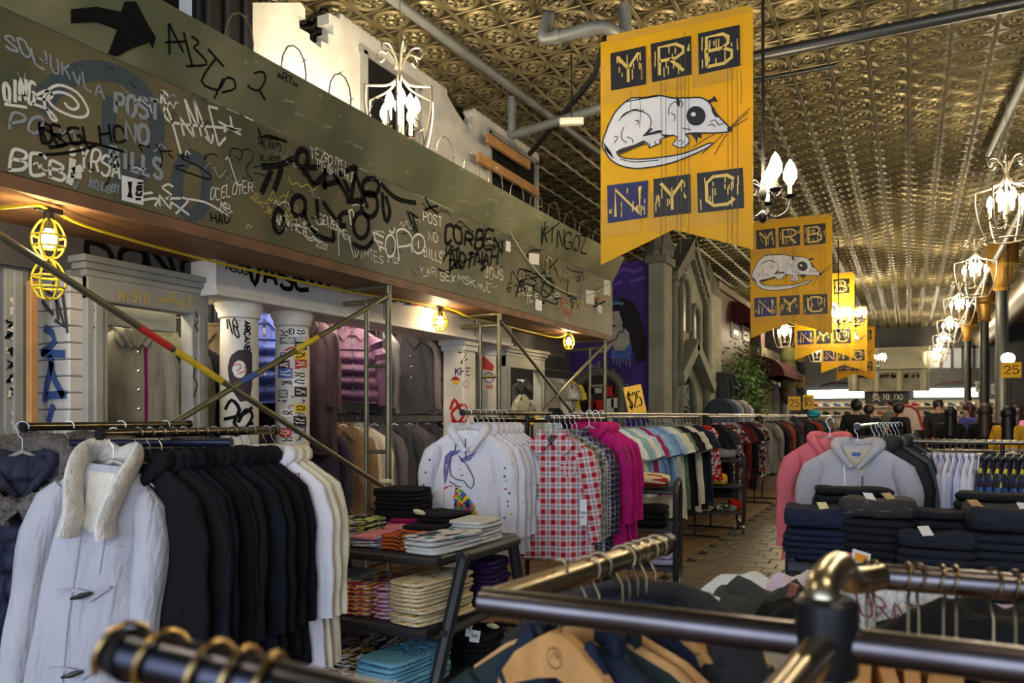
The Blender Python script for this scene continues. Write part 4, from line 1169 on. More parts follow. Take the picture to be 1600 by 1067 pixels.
cage_lamp((L1.x, L1.y, ZB - .12), 'double yellow cage lamp lit at the left end under the hoarding', power=46, double=True)
cage_lamp((L2.x, L2.y, ZB - .09), 'lit yellow cage lamp hanging beside the middle scaffold frame', power=46)
cage_lamp((L3.x, L3.y, ZB - .07), 'lit yellow cage lamp at the right end before the mural', power=46)
zz = ZB - .085
cb = [Vector((XF - .02, 1.3, zz - .25)), Vector((XF - .06, 1.95, zz - .02)), Vector((L1.x, L1.y, ZB - .08)), Vector((XF - .2, L1.y + .3, zz - .01)), Vector((XF - .33, 3.2, zz - .005)), Vector((XF - .35, 4.4, zz)), Vector((L2.x, L2.y, ZB - .05)), Vector((L2.x + .1, L2.y + .35, zz - .03)), Vector((XF - .3, 6.4, zz)), Vector((XF - .35, 7.4, zz)), Vector((XF - .2, 7.8, zz - .03)), Vector((L3.x, L3.y, ZB - .035))]
o = obj('yellow_cable', MB().tube(spline(cb, 6), .008, 8).mesh('yellow_cable'), m_cage); tag(o, 'yellow lamp cable running along the underside of the hoarding', 'cable')

# strip lights added behind the beams to brighten the jackets below
for i, (a, b, x, z) in enumerate(((2.7, 3.5, -3.93, ZE0 - .02), (3.9, 5.9, -3.98, ZE0 + .1), (7.0, 8.8, -3.98, ZE0 + .1))):
    o = thing('added_strip_light', 'slim strip light above the jackets, %s bay of the hoarding' % ordi(i), 'lamp', (x, (a + b) / 2, z), group='strip lights above the jackets')
    part('housing', MB().box(x - .03, x + .03, a, b, z, z + .04, ch=.005), m_white, o, False)
    part('tube', MB().tube([(x, a + .03, z - .014), (x, b - .03, z - .014)], .012, 8), m_bulb, o)
    l = bpy.data.lights.new('added_strip_glow', 'AREA'); l.shape = 'RECTANGLE'; l.size = .05; l.size_y = b - a; l.energy = 3.6 * (b - a); l.color = (1, .86, .66)
    lo = bpy.data.objects.new('added_strip_glow', l); COL.objects.link(lo); lo.location = (x, (a + b) / 2, z - .035); lo.parent = o; lo.matrix_parent_inverse = wm(o).inverted()

# ================================================================== LANTERN CHANDELIERS
m_iron = mat('lantern_iron', rgb(150, 140, 120), rough=.45, metal=.6, var=.1)
m_candle = mat('candle_tube', rgb(238, 226, 190), rough=.5, var=0)
ME_BULB = MB().lathe([(.0, -.002), (.014, .0), (.03, .03), (.03, .06), (.016, .1), (.0, .125)], 10, cap=False).mesh('bulb')
ME_CANDLE = MB().lathe([(.014, -.09), (.014, 0)], 8).mesh('candle_sleeve')
CH = {}
def lantern_meshes():
    R = .27
    rib = spline([(.012, 0, .06), (.02, 0, -.04), (.1, 0, -.12), (R, 0, -.16)], 4) + spline([(R, 0, -.165), (R * 1.0, 0, -.3), (R * .86, 0, -.5), (R * .62, 0, -.66)], 4)
    CH['rib'] = MB().tube(rib, .0085, 6).mesh('lantern_rib')
    sc = spline([(.01, 0, .0), (.035, 0, .08), (.09, 0, .155), (.15, 0, .16), (.175, 0, .12), (.15, 0, .085), (.12, 0, .105)], 4)
    CH['scroll'] = MB().tube(sc, .0085, 6).mesh('scroll')
    CH['ring'] = MB().tube([(R * .62 * math.cos(a), R * .62 * math.sin(a), -.66) for a in [2 * PI * i / 20 for i in range(20)]], .009, 6, closed=True).mesh('bottom_ring')
    CH['stem'] = MB().tube([(0, 0, .12), (0, 0, -.5)], .011, 8).tube([(0, 0, .12), (0, 0, .9)], .004, 6).mesh('stem')
    CH['arm'] = MB().tube(spline([(0, 0, -.5), (.05, 0, -.54), (.12, 0, -.52), (.14, 0, -.45)], 4), .006, 6).lathe([(.004, -.46), (.024, -.45), (.028, -.44)], 8, Matrix.Translation((.14, 0, 0))).mesh('candle_arm')
lantern_meshes()
def lantern(loc, label, power, simple=False, scale=1.0):
    o = thing('lantern_chandelier', label, 'chandelier', loc, group='wrought iron lantern chandeliers')
    o.scale = (scale,) * 3
    obj('stem', CH['stem'], m_iron, o)
    obj('bottom_ring', CH['ring'], m_iron, o)
    for k in range(6):
        obj('lantern_rib', CH['rib'], m_iron, o, rot=(0, 0, k * PI / 3))
        if not simple: obj('scroll', CH['scroll'], m_iron, o, rot=(0, 0, k * PI / 3 + .3))
    for k in range(8):
        a = k * PI / 4; inner = k % 2
        rr_ = .14 if not inner else .075; z = -.33 if not inner else -.27
        if not inner: obj('candle_arm', CH['arm'], m_iron, o, rot=(0, 0, a))
        c = obj('candle', ME_CANDLE, m_candle, o, (rr_ * math.cos(a), rr_ * math.sin(a), z))
        obj('bulb', ME_BULB, m_bulbw, c)
    l = bpy.data.lights.new('lantern_light', 'POINT'); l.energy = power; l.color = WARM; l.shadow_soft_size = .12
    lo = bpy.data.objects.new('lantern_light', l); COL.objects.link(lo); lo.parent = o; lo.location = (0, 0, -.2)
    return o
q = at_d(625, 112, 5.69)
lantern((q.x, q.y, q.z), 'large iron lantern chandelier glowing in front of the white broken wall', LAMP_W * 1.15)
YS = [9.2, 13.3, 17.3, 21.2, 25.0, 28.6, 31.6]
for i, y in enumerate(YS):
    lantern((.87, y, H + 2.42), '%s lantern chandelier from the camera in the right-hand row' % ordi(i), LAMP_W, simple=i > 2)
for i, (x, y) in enumerate(((-2.8, 20.7), (-2.63, 26.7), (-2.6, 30.5))):
    lantern((x, y, H + 2.4), '%s lantern of the far left row above the shop fronts' % ordi(i), LAMP_W * .8, simple=True)
# unseen lanterns added outside the frame as fill light
lantern((.87, 5.1, H + 2.42), 'lantern chandelier of the right-hand row just outside the frame', LAMP_W * .9)
lantern((.87, 1.0, H + 2.42), 'lantern chandelier hanging above the foreground rack', LAMP_W * 1.0)
lantern((-2.2, 0.2, H + 2.3), 'lantern chandelier hanging by the left shop entrance', LAMP_W * .6)
# candelabra by the banners
def candelabra(loc, label, power, simple=False):
    o = thing('candelabra', label, 'chandelier', loc, group='candle-bulb candelabra between the banners')
    obj('stem', MB().tube([(0, 0, ZC - loc[2]), (0, 0, -.12)], .012, 8).ell((0, 0, -.13), .035, .035, .05).ell((0, 0, .05), .03, .03, .06).mesh('stem'), m_black, o)
    am = MB().tube(spline([(0, 0, -.08), (.08, 0, -.14), (.17, 0, -.1), (.2, 0, -.02), (.2, 0, .02)], 4), .007, 6).tube(spline([(.02, 0, .1), (.09, 0, .14), (.13, 0, .06), (.09, 0, .02), (.06, 0, .06)], 4), .005, 6).lathe([(.01, .0), (.045, .015), (.05, .025)], 10, Matrix.Translation((.2, 0, 0))).mesh('candle_arm')
    for k in range(5):
        a = 2 * PI * k / 5 + .3
        obj('candle_arm', am, m_black, o, rot=(0, 0, a))
        c = obj('candle', ME_CANDLE, m_candle, o, (.2 * math.cos(a), .2 * math.sin(a), .11)); c.scale = (1.1, 1.1, 1.1)
        b = obj('bulb', ME_BULB, m_bulbw, c); b.scale = (1.5, 1.5, 1.4)
    l = bpy.data.lights.new('candelabra_light', 'POINT'); l.energy = power; l.color = WARM; l.shadow_soft_size = .1
    lo = bpy.data.objects.new('candelabra_light', l); COL.objects.link(lo); lo.parent = o; lo.location = (0, 0, .2)
    return o
q = at_d(1192, 312, 6.0)
candelabra((q.x, q.y, q.z), 'candelabra with bare candle bulbs between the first and second banners', LAMP_W * .8)
for i, (px, py, d) in enumerate(((1310, 505, 14.6), (1337, 500, 18.8), (1372, 567, 25))):
    q = at_d(px, py, d)
    candelabra((q.x, q.y, q.z), '%s distant candelabra glowing beside the far banners' % ordi(i), LAMP_W * .8)

# ================================================================== CEILING PIPES
def pipe(name, pts, r, m, label, couple=()):
    o = obj(name, MB().tube(pts, r, 14).mesh(name), m); tag(o, label, 'pipe')
    for (p, q) in couple:
        part('coupling', MB().tube([p, q], r * 1.22, 14), m, o)
    return o
zp = ZC - .2
a, b = at_Y(1150, 124, 6.73), at_Y(1640, 28, 6.73)
pipe('ceiling_pipe', [(-1.25, 6.73, ZC - .3), (4.5, 6.73, ZC - .3)], .045, m_pipeblack, 'thick black pipe crossing under the tin ceiling at right')
p1, p2 = at_Z(612, 2, ZC - .12), at_Z(800, 152, ZC - .12)
p3 = at_Z(938, 240, ZC - .12)
pipe('ceiling_pipe', [p1 + (p1 - p2) * .3, p3], .04, m_pipe, 'long pale grey pipe along the ceiling beside the white wall')
A = p2; B = Vector((A.x, A.y, ZC - .5))
C2 = at_Z(935, 170, ZC - .5)
pipe('drop_pipe', spline([A, B + Vector((0, 0, .1)), B, B + (C2 - B) * .1, C2, C2 + (C2 - B) * .8], 4), .042, m_pipe, 'grey elbow pipe dropping from the ceiling pipe behind the big banner',
     [(A - Vector((0, 0, .06)), A - Vector((0, 0, .14))), (B + (C2 - B) * .12, B + (C2 - B) * .2)])
e1, e2 = at_Z(850, 62, ZC - .25), at_Z(940, 42, ZC - .25)
e3 = at_Z(975, 56, ZC - .25)
pipe('ceiling_pipe', spline([(e1.x, e1.y + .1, ZC), (e1.x, e1.y, ZC - .2), e1 + (e2 - e1) * .1, e2, e3, (e3.x, e3.y, ZC)], 5), .05, m_pipe, 'bent grey pipe with elbows above the top of the big banner',
     [(e1.lerp(e2, .2), e1.lerp(e2, .3)), (e1.lerp(e2, .7), e1.lerp(e2, .8))])
f1, f2 = at_Z(930, 118, ZC - .3), at_X(828, 240, -3.9)
pipe('diagonal_strut', [f1, f2], .03, m_pipeblack, 'black diagonal strut from the ceiling down to the white wall')
f1, f2 = at_Z(946, 60, ZC - .22), at_Z(930, 120, ZC - .3)
pipe('diagonal_strut', [f1, f2], .03, m_pipeblack, 'short black strut behind the left edge of the big banner')
fx = obj('tube_light', MB().box(-.11, .11, -.03, .03, -.03, .03, ch=.01).mesh('tube_light'), mat('tube_white', rgb(240, 236, 210), rough=.4, var=0)); q = at_Z(893, 190, ZC - .62); fx.location = q; fx.rotation_euler = (0, 0, YAW - .1)
obj('hanging_rod', MB().tube([(0, 0, .02), (0, 0, .66)], .006, 6).mesh('hanging_rod'), m_black, fx)
tag(fx, 'short white tube light fitting beneath the grey elbow pipe', 'light fitting')
for i, (px, py, px2, py2) in enumerate(((1598, 130, 1545, 240),)):
    a, b = at_Z(px, py, ZC - .2), at_Z(px2, py2, ZC - .2)
    pipe('ceiling_pipe', [a + (a - b) * .4, b], .04, m_pipe, 'pale grey pipe slanting down at the right edge of the ceiling')
pipe('ceiling_pipe', [(-1.9, 7.6, ZC - .14), (-.6, 7.6, ZC - .14)], .02, m_pipeblack, 'thin black conduit under the ceiling behind the candelabra')
# big duct and long pipe along the right
pipe('air_duct', [(2.35, 9, ZC - .55), (2.35, 32.5, ZC - .55)], .3, mat('duct', rgb(150, 140, 112), rough=.4, metal=.6, var=.15), 'wide metal air duct running along the right side of the ceiling')
pipe('ceiling_pipe', [(1.45, 8, ZC - .35), (1.45, 32.5, ZC - .35)], .05, m_pipe, 'long grey pipe running beside the air duct')

# ================================================================== BANNERS
m_ban = mat('banner_yellow', rgb(232, 182, 26), rough=.5, var=.1, vscale=2.5, transl=.25, spec=.3)
m_ban2 = mat('banner_pale', rgb(222, 186, 92), rough=.5, var=.15, vscale=3)
m_bblack = mat('banner_black', rgb(26, 24, 24), rough=.5, var=.1)
m_bnavy = mat('banner_navy', rgb(26, 32, 84), rough=.5, var=.12)
m_bwhite = mat('banner_white', rgb(226, 222, 214), rough=.6, var=.05)
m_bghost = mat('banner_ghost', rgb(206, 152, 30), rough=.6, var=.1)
m_line = mat('drip_grey', rgb(90, 78, 40), rough=.6)
YBN, BX0, BX1 = 5.365, -2.0, -0.925
BZ1 = H + 2.72; BZ0 = BZ1 - 1.62
ban = thing('hanging_banner', 'nearest and largest yellow swallowtail banner hanging under the ceiling', 'banner', ((BX0 + BX1) / 2, YBN, BZ1), group='yellow YRB NYC banners'.replace('YRB NYC ', 'lettered '))
SB = Surf(plane=(1, YBN - .004))
bl = [(BX0, BZ1), (BX1, BZ1), (BX1, BZ0 + .05), ((BX0 + BX1) / 2, BZ0 + .2), (BX0, BZ0)]
NU = 12
cl = MB()
def bz(u): return BZ0 + (.2 * u * 2 if u < .5 else .2 - .19 * (u - .5) * 2)
def bfn(yo): return lambda u, v: (BX0 + (BX1 - BX0) * u, YBN + yo + .0 * math.sin(7 * u), bz(u) + (BZ1 - bz(u)) * v)
cl.grid(bfn(-.004), NU, 6); k = len(cl.v); cl.grid(bfn(.004), NU, 6)
W_ = NU + 1
for i in range(NU): cl.f.append((i, i + k, i + 1 + k, i + 1)); cl.f.append((6 * W_ + i, 6 * W_ + i + 1, 6 * W_ + i + 1 + k, 6 * W_ + i + k))
for j in range(6): cl.f.append((j * W_, j * W_ + W_, j * W_ + W_ + k, j * W_ + k)); cl.f.append((j * W_ + NU, j * W_ + NU + k, j * W_ + W_ + NU + k, j * W_ + W_ + NU))
part('cloth', cl, m_ban, ban)
rng = random.Random(4)
def tile_letter(ch, quad, m, lw=.022):
    LIFT[0] = .003
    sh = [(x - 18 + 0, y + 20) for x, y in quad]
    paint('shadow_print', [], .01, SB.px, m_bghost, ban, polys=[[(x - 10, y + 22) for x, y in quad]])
    LIFT[0] = .005
    t = paint('letter_tile', [], .01, SB.px, m, ban, polys=[quad])
    (x0, y0), (x1, y1), (x2, y2), (x3, y3) = quad          # tl tr br bl
    LIFT[0] = .008
    st = []
    for a in F_[ch]:
        pl = []
        for u, v in a:
            uu = .2 + .6 * u / 4; vv = .14 + .72 * (1 - v / 6)
            top = (x0 + (x1 - x0) * uu, y0 + (y1 - y0) * uu); bot = (x3 + (x2 - x3) * uu, y3 + (y2 - y3) * uu)
            pl.append((top[0] + (bot[0] - top[0]) * vv, top[1] + (bot[1] - top[1]) * vv))
        st.append(pl)
    paint('letter', st, lw, SB.px, m_ban2, t)
    LIFT[0] = .0065
    sc = []
    for i in range(16):
        uu = .05 + .9 * rng.random(); vv = rng.uniform(.08, .7); L = rng.uniform(.1, .3)
        top = (x0 + (x1 - x0) * uu, y0 + (y1 - y0) * uu); bot = (x3 + (x2 - x3) * uu, y3 + (y2 - y3) * uu)
        f = lambda w: (top[0] + (bot[0] - top[0]) * w, top[1] + (bot[1] - top[1]) * w)
        sc.append([f(vv), f(min(.96, vv + L))])
    paint('scratch_marks', sc, .008, SB.px, m_ban2, t)
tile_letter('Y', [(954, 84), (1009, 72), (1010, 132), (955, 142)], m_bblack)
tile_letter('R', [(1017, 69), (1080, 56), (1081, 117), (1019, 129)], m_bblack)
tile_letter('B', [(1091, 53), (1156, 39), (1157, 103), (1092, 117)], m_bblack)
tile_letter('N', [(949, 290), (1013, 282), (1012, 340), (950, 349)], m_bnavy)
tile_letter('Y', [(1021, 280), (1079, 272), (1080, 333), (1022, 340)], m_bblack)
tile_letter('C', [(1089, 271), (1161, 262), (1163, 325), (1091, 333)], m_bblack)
def rp(pts): return [(930 + x / 6.4, 130 + y / 6.4) for x, y in pts]
body = rp([(75, 590), (90, 540), (110, 490), (130, 430), (160, 370), (190, 310), (230, 260), (290, 200), (370, 150), (450, 150), (540, 140), (640, 125), (720, 140), (800, 155), (870, 150), (950, 150), (1040, 145), (1110, 170), (1160, 220), (1200, 290), (1260, 360), (1330, 430), (1350, 465), (1330, 490), (1200, 500), (1080, 500), (980, 500), (905, 512), (942, 560), (935, 600), (890, 645), (830, 645), (770, 615), (800, 580), (830, 545), (780, 520), (700, 545), (660, 560), (655, 600), (600, 625), (545, 650), (520, 600), (490, 580), (400, 620), (300, 650), (215, 690), (260, 740), (360, 760), (500, 760), (640, 745), (760, 730), (900, 700), (1020, 655), (1120, 610), (1175, 600), (1140, 640), (1040, 690), (900, 750), (760, 800), (600, 835), (430, 855), (330, 845), (240, 820), (160, 770), (110, 700), (75, 640)])
LIFT[0] = .004
rat = paint('rodent_drawing', [], .01, SB.px, m_bwhite, ban, polys=[body])
rat['label'] = 'white curled rodent drawn in black ink'
LIFT[0] = .0065
def sp2(p, n=3): return [(q.x, q.y) for q in spline([(a, b, 0) for a, b in p], n)]
ink = [sp2(body[:28], 2), sp2(body[44:] + [body[0]], 2)]
paint('ink_outline', ink, .010, SB.px, m_bblack, rat)
paint('ink_outline', [body[27:45]], .008, SB.px, m_bblack, rat)
ink2 = [[(240, 380), (290, 310), (370, 278), (450, 283), (520, 310), (556, 360), (556, 430), (520, 490), (480, 530)], [(290, 440), (265, 500), (270, 560), (320, 600)], [(320, 540), (370, 560), (380, 600)], [(740, 320), (740, 250), (790, 190), (820, 200)], [(850, 170), (880, 210), (860, 250)], [(870, 450), (960, 470)], [(250, 760), (400, 790), (640, 770)], [(190, 540), (230, 540), (190, 600)], [(1130, 430), (1170, 410), (1200, 440)], [(1150, 390), (1200, 370), (1240, 420), (1290, 400)], [(760, 300), (800, 330), (790, 380)], [(400, 380), (440, 380), (420, 420)], [(545, 600), (550, 650)], [(600, 580), (610, 630)], [(640, 560), (655, 600)], [(830, 580), (870, 575)], [(860, 620), (890, 580)]]
paint('ink_lines', [sp2(rp(a)) for a in ink2], .006, SB.px, m_bblack, rat)
paint('ink_hatching', [rp([(230 + 22 * i, 690 - 10 * i), (262 + 22 * i, 720 - 12 * i)]) for i in range(12)] + [rp([(90 + 10 * i, 600 + 14 * i), (110 + 12 * i, 680 + 12 * i)]) for i in range(7)] + [rp([(300 + 26 * i, 195 - 6 * i), (330 + 28 * i, 180 - 4 * i)]) for i in range(12)] + [rp([(260 + 24 * i, 350 - 18 * min(i, 4) + 6 * max(0, i - 6)), (300 + 24 * i, 310 - 12 * min(i, 4) + 6 * max(0, i - 6))]) for i in range(9)], .007, SB.px, m_bblack, rat)
LIFT[0] = .007
eye = paint('eye', [], .01, SB.px, m_bblack, rat, polys=[rp(ring(1010, 330, 96, 98, 20)[:-1])])
paint('dark_patch', [], .01, SB.px, m_bblack, rat, polys=[rp(ring(1348, 462, 28, 28, 10)[:-1]), rp([(1160, 240), (1195, 250), (1215, 320), (1250, 350), (1200, 340), (1170, 290)]), rp([(1120, 175), (1170, 160), (1195, 125), (1228, 190), (1180, 185), (1150, 205)]), rp([(812, 120), (850, 180), (845, 245), (815, 215)]), rp([(480, 535), (560, 450), (580, 460), (540, 500), (640, 470), (680, 480), (660, 510), (790, 525), (700, 550), (650, 500), (560, 520)]), rp([(950, 505), (1070, 505), (1065, 560), (1030, 540), (1020, 610), (1000, 560)]), rp([(220, 685), (320, 655), (420, 625), (490, 590), (510, 610), (400, 650), (260, 705)])])
LIFT[0] = .009
paint('eye_glint', [], .01, SB.px, m_bwhite, eye, polys=[rp(ring(985, 315, 26, 22, 10)[:-1])])
LIFT[0] = .006
paint('whiskers', [rp(a) for a in ([(1360, 440), (1450, 340), (1550, 255)], [(1370, 440), (1530, 295)], [(1380, 445), (1530, 350)], [(1320, 510), (1260, 600), (1195, 720)], [(1200, 510), (1090, 570), (980, 640)], [(1280, 515), (1070, 710)])], .006, SB.px, m_bblack, rat)
paint('paint_drips', [[(x, y), (x + 1, (y + y2) / 2), (x, y2)] for x, y, y2 in ((1033, 120, 388), (1040, 130, 380), (1058, 60, 360), (1064, 90, 396), (1070, 50, 300), (1076, 120, 370), (1137, 100, 396), (1144, 105, 390), (1152, 110, 398), (1000, 150, 200), (985, 142, 180), (1158, 112, 165))], .0035, SB.px, m_line, ban)
LIFT[0] = .0025
paint('faded_stripe', [[(948, 62), (1170, 14)], [(940, 112), (952, 92)]], .05, SB.px, m_bghost, ban)
LIFT[0] = .003
for x in (BX0 + .15, BX1 - .15):
    part('hanging_wire', MB().tube([(x, YBN, BZ1), (x, YBN, ZC)], .004, 6), m_chrome, ban)
bt = [(11.4, 'second yellow banner hanging in the row, beyond the largest'), (16.2, 'third yellow banner in the row, mostly behind the second'), (21.4, 'fourth yellow banner in the row, partly hidden'), (26.2, 'fifth yellow banner, farthest and smallest in the row')]
for y, lab in bt:
    c = copy_tree(ban); c.location.y = y; c['label'] = lab

# ================================================================== JACKETS UNDER THE HOARDING
XJ = -4.22
RZ1, RZ2 = H + .86, H + .02
ya_, yb_ = Yof(330, XJ), Yof(700, XJ)
rk = rack('hanging_rail', 'upper wall rail behind the columns holding puffer jackets', [(XJ, ya_, RZ1), (XJ, yb_, RZ1)], .014, [(XJ, ya_ + .02, RZ1), (XJ, yb_ - .02, RZ1)], m=m_chrome)
rk = rack('hanging_rail', 'lower wall rail behind the scaffold holding brown coats', [(XJ, ya_, RZ2), (XJ, yb_, RZ2)], .014, [(XJ, ya_ + .06, RZ2), (XJ, yb_ - .06, RZ2)], m=m_black)
FACE = -.75     # turned a little towards the aisle
HG = ('white plastic hanger on the wall rails behind the scaffold', 'hangers on the wall rails')
m_whang = mat('white_plastic', rgb(228, 224, 214), rough=.4, var=0)
def jk(px, rail, style, name, label, m, rz=.9, seed=0, L=None, xo=0.0, scale=None, m2=None):
    X = XJ + xo
    return garment(name, label, 'jacket', 'jackets on the wall rails', style, m, (X, Yof(px, X), RZ1 if rail == 1 else RZ2), rz, seed, True, m2, scale, hang=HG, L=L, hm=m_whang)
c_blue = cloth('puffer_blue', 72, 88, 166, rough=.55, bump=.2); c_purple = cloth('puffer_mauve', 104, 72, 100, rough=.5, bump=.15)
c_pea = cloth('pea_wool', 74, 72, 78); c_taupe = cloth('taupe', 134, 120, 118); c_gpuff = cloth('puffer_grey', 128, 118, 120, rough=.55, bump=.15)
c_brown = cloth('coat_brown', 128, 104, 80); c_plum = cloth('coat_plum', 72, 56, 62); c_gcoat = cloth('coat_grey', 104, 100, 104); c_black = cloth('coat_black', 34, 32, 36)
c_tan = cloth('tan', 158, 136, 104); c_taupe2 = cloth('taupe_trench', 118, 104, 96); c_cream = cloth('cream_knit', 206, 196, 176)
m_zip = mat('zip', rgb(60, 56, 66), rough=.4, metal=.5, var=0)
FR = .85       # facing the viewer
o = jk(412, 1, 'vest', 'quilted_vest', 'bright blue quilted puffer vest hanging between the first two columns', c_blue, FR, 1)
gdecal('zip', o, [[(0, -.12 - .05 * i) for i in range(13)]], .016, m_zip, torso_for('vest', 1))
garment('dark_coat', 'black coat hanging lower behind the blue vest', 'jacket', 'jackets on the wall rails', 'jacket', c_black, (XJ - .1, Yof(418, XJ), RZ1 - .35), FR, 2)
o = jk(492, 1, 'coat', 'long_coat', 'dark plum long coat beside the stickered column', c_plum, -.25, 2, L=1.05)
o = jk(548, 1, 'puffer', 'puffer_jacket', 'mauve puffer jacket, brightest on the upper rail', c_purple, FR, 0)
gdecal('zip', o, [[(0, -.11 - .05 * i) for i in range(13)]], .014, m_zip, torso_for('puffer', 0))
jk(512, 1, 'jacket', 'dark_jacket', 'black jacket tucked in just left of the mauve puffer', c_plum, -.6, 3)
o = jk(632, 1, 'jacket', 'pea_coat', 'charcoal double-breasted pea coat right of the scaffold post', c_pea, FR, 1)
mbt = torso_for('jacket', 1); sf = Surf(mb=mbt)
for zz in (-.3, -.4, -.5):
    for xx in (-.06, .05):
        h = sf.loc(xx, zz)
        obj('button', MB().lathe([(.013, 0), (.013, .005), (.0, .007)], 10, Matrix.Translation(h[0]) @ Matrix.Rotation(PI / 2, 4, 'X')).mesh('button'), m_chrome, o)
jk(600, 1, 'jacket', 'grey_jacket', 'dark grey jacket half hidden behind the scaffold post', c_gcoat, -.5, 2)
jk(660, 1, 'jacket', 'taupe_jacket', 'pale taupe jacket squeezed between pea coat and grey puffer', c_taupe, -.3, 0)
o = jk(682, 1, 'puffer', 'puffer_jacket', 'grey puffer jacket hanging left of the red-sprayed pilaster', c_gpuff, FR, 2)
gdecal('zip', o, [[(0, -.11 - .05 * i) for i in range(13)]], .014, m_zip, torso_for('puffer', 2))
low = [(420, 'plum', c_plum, 'jacket', 'dark plum jacket low between the two round columns'), (492, 'sweat', cloth('plum_sweat', 66, 58, 74), 'hoodie', 'dark purple sweatshirt low beside the stickered column'), (536, 'brown', c_brown, 'coat', 'brown belted trench coat on the lower rail'), (560, 'cream', c_cream, 'jacket', 'cream knit cardigan just left of the scaffold post'),
       (585, 'grey', c_gcoat, 'coat', 'grey parka behind the scaffold post on the lower rail'), (616, 'grey', c_pea, 'coat', 'charcoal coat right of the scaffold post on the lower rail'), (640, 'grey', c_gcoat, 'coat', 'pale grey coat left of the taupe trench'), (668, 'taupe', c_taupe2, 'coat', 'taupe trench coat with flap pockets on the lower rail'), (694, 'black', c_black, 'coat', 'black coat at the right end of the lower rail')]
for i, (px, nm, m, stl, lab) in enumerate(low):
    o = jk(px, 2, stl, 'low_' + nm + '_coat' if False else ('trench_coat' if stl == 'coat' else 'jacket'), lab, m, FR if i in (2, 7) else .8, i, L=.78 if stl == 'coat' else None)
    if i in (2, 7):
        t = torso_for('coat', i, .78)
        gdecal('placket', o, [[(0.01, -.13 - .05 * k) for k in range(13)]], .02, m, t, off=.006)
        for s in (-1, 1): gdecal('pocket_flap', o, [[(s * .07, -.55), (s * .12, -.545), (s * .18, -.55)]], .05, m, t, off=.008)
# bay inside the first doorway
o = garment('khaki_jacket', 'khaki hooded jacket framed by the first doorway', 'jacket', 'jackets in the doorways', 'jacket', cloth('khaki', 148, 142, 124), (-4.0, Yof(208, -4.0), H + .62), 1.0, 0, L=.86, hang=HG, hm=m_whang, scale=(.82, .9, 1))
t = torso_for('jacket', 0, .86); sf = Surf(mb=t)
obj('hood', GM[('hood', 'hoodie')] if ('hood', 'hoodie') in GM else hood_mb().mesh('hood'), cloth('khaki', 0, 0, 0), o)
for k in range(6):
    h = sf.loc(.03, -.25 - .11 * k)
    obj('snap', MB().lathe([(.01, 0), (.01, .004), (.0, .006)], 8, Matrix.Translation(h[0]) @ Matrix.Rotation(PI / 2, 4, 'X')).mesh('snap'), m_chrome, o)
gdecal('lining', o, [[(.075, -.22 - .06 * k) for k in range(12)]], .022, cloth('magenta_lining', 120, 24, 84), t)
for i, (px, m, lab, x) in enumerate(((178, cloth('olive_dk', 70, 72, 56), 'dark olive jacket left of the khaki one in the doorway', -4.2), (256, cloth('olive_md', 92, 90, 72), 'olive jacket with open front right of the khaki one', -4.15), (282, c_black, 'black jacket at the right side of the first doorway', -4.2))):
    garment('hanging_jacket', lab, 'jacket', 'jackets in the doorways', 'jacket', m, (x, Yof(px, x), H + .6), .9, i + 1, L=.86)
rack('hanging_rail', 'short chrome rail inside the first doorway', [(-4.1, Yof(150, -4.1), H + .62), (-4.1, Yof(310, -4.1), H + .62)], .014, [(-4.1, Yof(312, -4.1), H + .62)], m=m_chrome)
garment('tan_coat', 'tan coat showing between the first doorway and round column', 'jacket', 'jackets in the doorways', 'coat', c_tan, (-4.15, Yof(331, -4.15), H + .7), 1.2, 1)
# second doorway
garment('leather_jacket', 'black leather jacket open over a pale tee in the second doorway', 'jacket', 'jackets in the doorways', 'jacket', mat('leather', rgb(36, 34, 36), rough=.35, var=.1), (-4.05, Yof(815, -4.05), H + .5), 1.1, 2, hang=HG, L=.95, hm=m_whang)
garment('print_tee', 'pale printed tee in front of the black leather jacket', 'shirt', 'jackets in the doorways', 'longtee', printed('tee_grey_print', rgb(150, 148, 130), [rgb(60, 60, 56), rgb(190, 186, 160), rgb(90, 88, 70)], 22), (-3.93, Yof(816, -3.93), H + .34), 1.1, 1, scale=(.55, 1, .9))
rz_ = H + .62
rack('hanging_rail', 'thin rail of tees left of the purple mural', [(-4.3, Yof(850, -4.3), rz_), (-4.3, Yof(905, -4.3), rz_)], .012, [(-4.3, Yof(851, -4.3), rz_)], m=m_steel)
cl_ = [('grey', cloth('tee_grey', 150, 146, 142)), ('pale grey', cloth('tee_pale', 196, 190, 184)), ('white', cloth('tee_wht', 220, 216, 210)), ('dotted white', printed('tee_dots', rgb(206, 200, 205), [rgb(60, 60, 90), rgb(150, 140, 160)], 60)), ('plain grey', cloth('tee_grey', 0, 0, 0)), ('yellow', cloth('tee_yel', 214, 196, 44))]
for i, (cn, m) in enumerate(cl_):
    garment('hanging_tee', '%s tee, %s on the thin rail left of the mural' % (cn, ordi(i)), 'shirt', 'tees on the thin rail', 'tee', m, (-4.3, Yof(856 + 6.5 * i, -4.3), rz_), 1.15, i, scale=(1, 1, 1.0), L=.6)
for i, (px, m, lab, st_) in enumerate(((846, cloth('sky', 176, 196, 212), 'pale blue tee low right of the second doorway', 'tee'), (866, c_black, 'black jacket low beside the pale blue tee', 'jacket'), (898, printed('cream_knitprint', rgb(206, 200, 190), [rgb(60, 56, 54), rgb(140, 130, 120)], 14), 'cream and grey cardigan low under the mural end', 'jacket'), (918, c_black, 'black jacket with badges low before the sticker arch', 'jacket'))):
    garment('hanging_jacket', lab, 'jacket', 'low garments by the mural', st_, m, (-4.2, Yof(px, -4.2), H + .18), 1.1, i, L=.75)

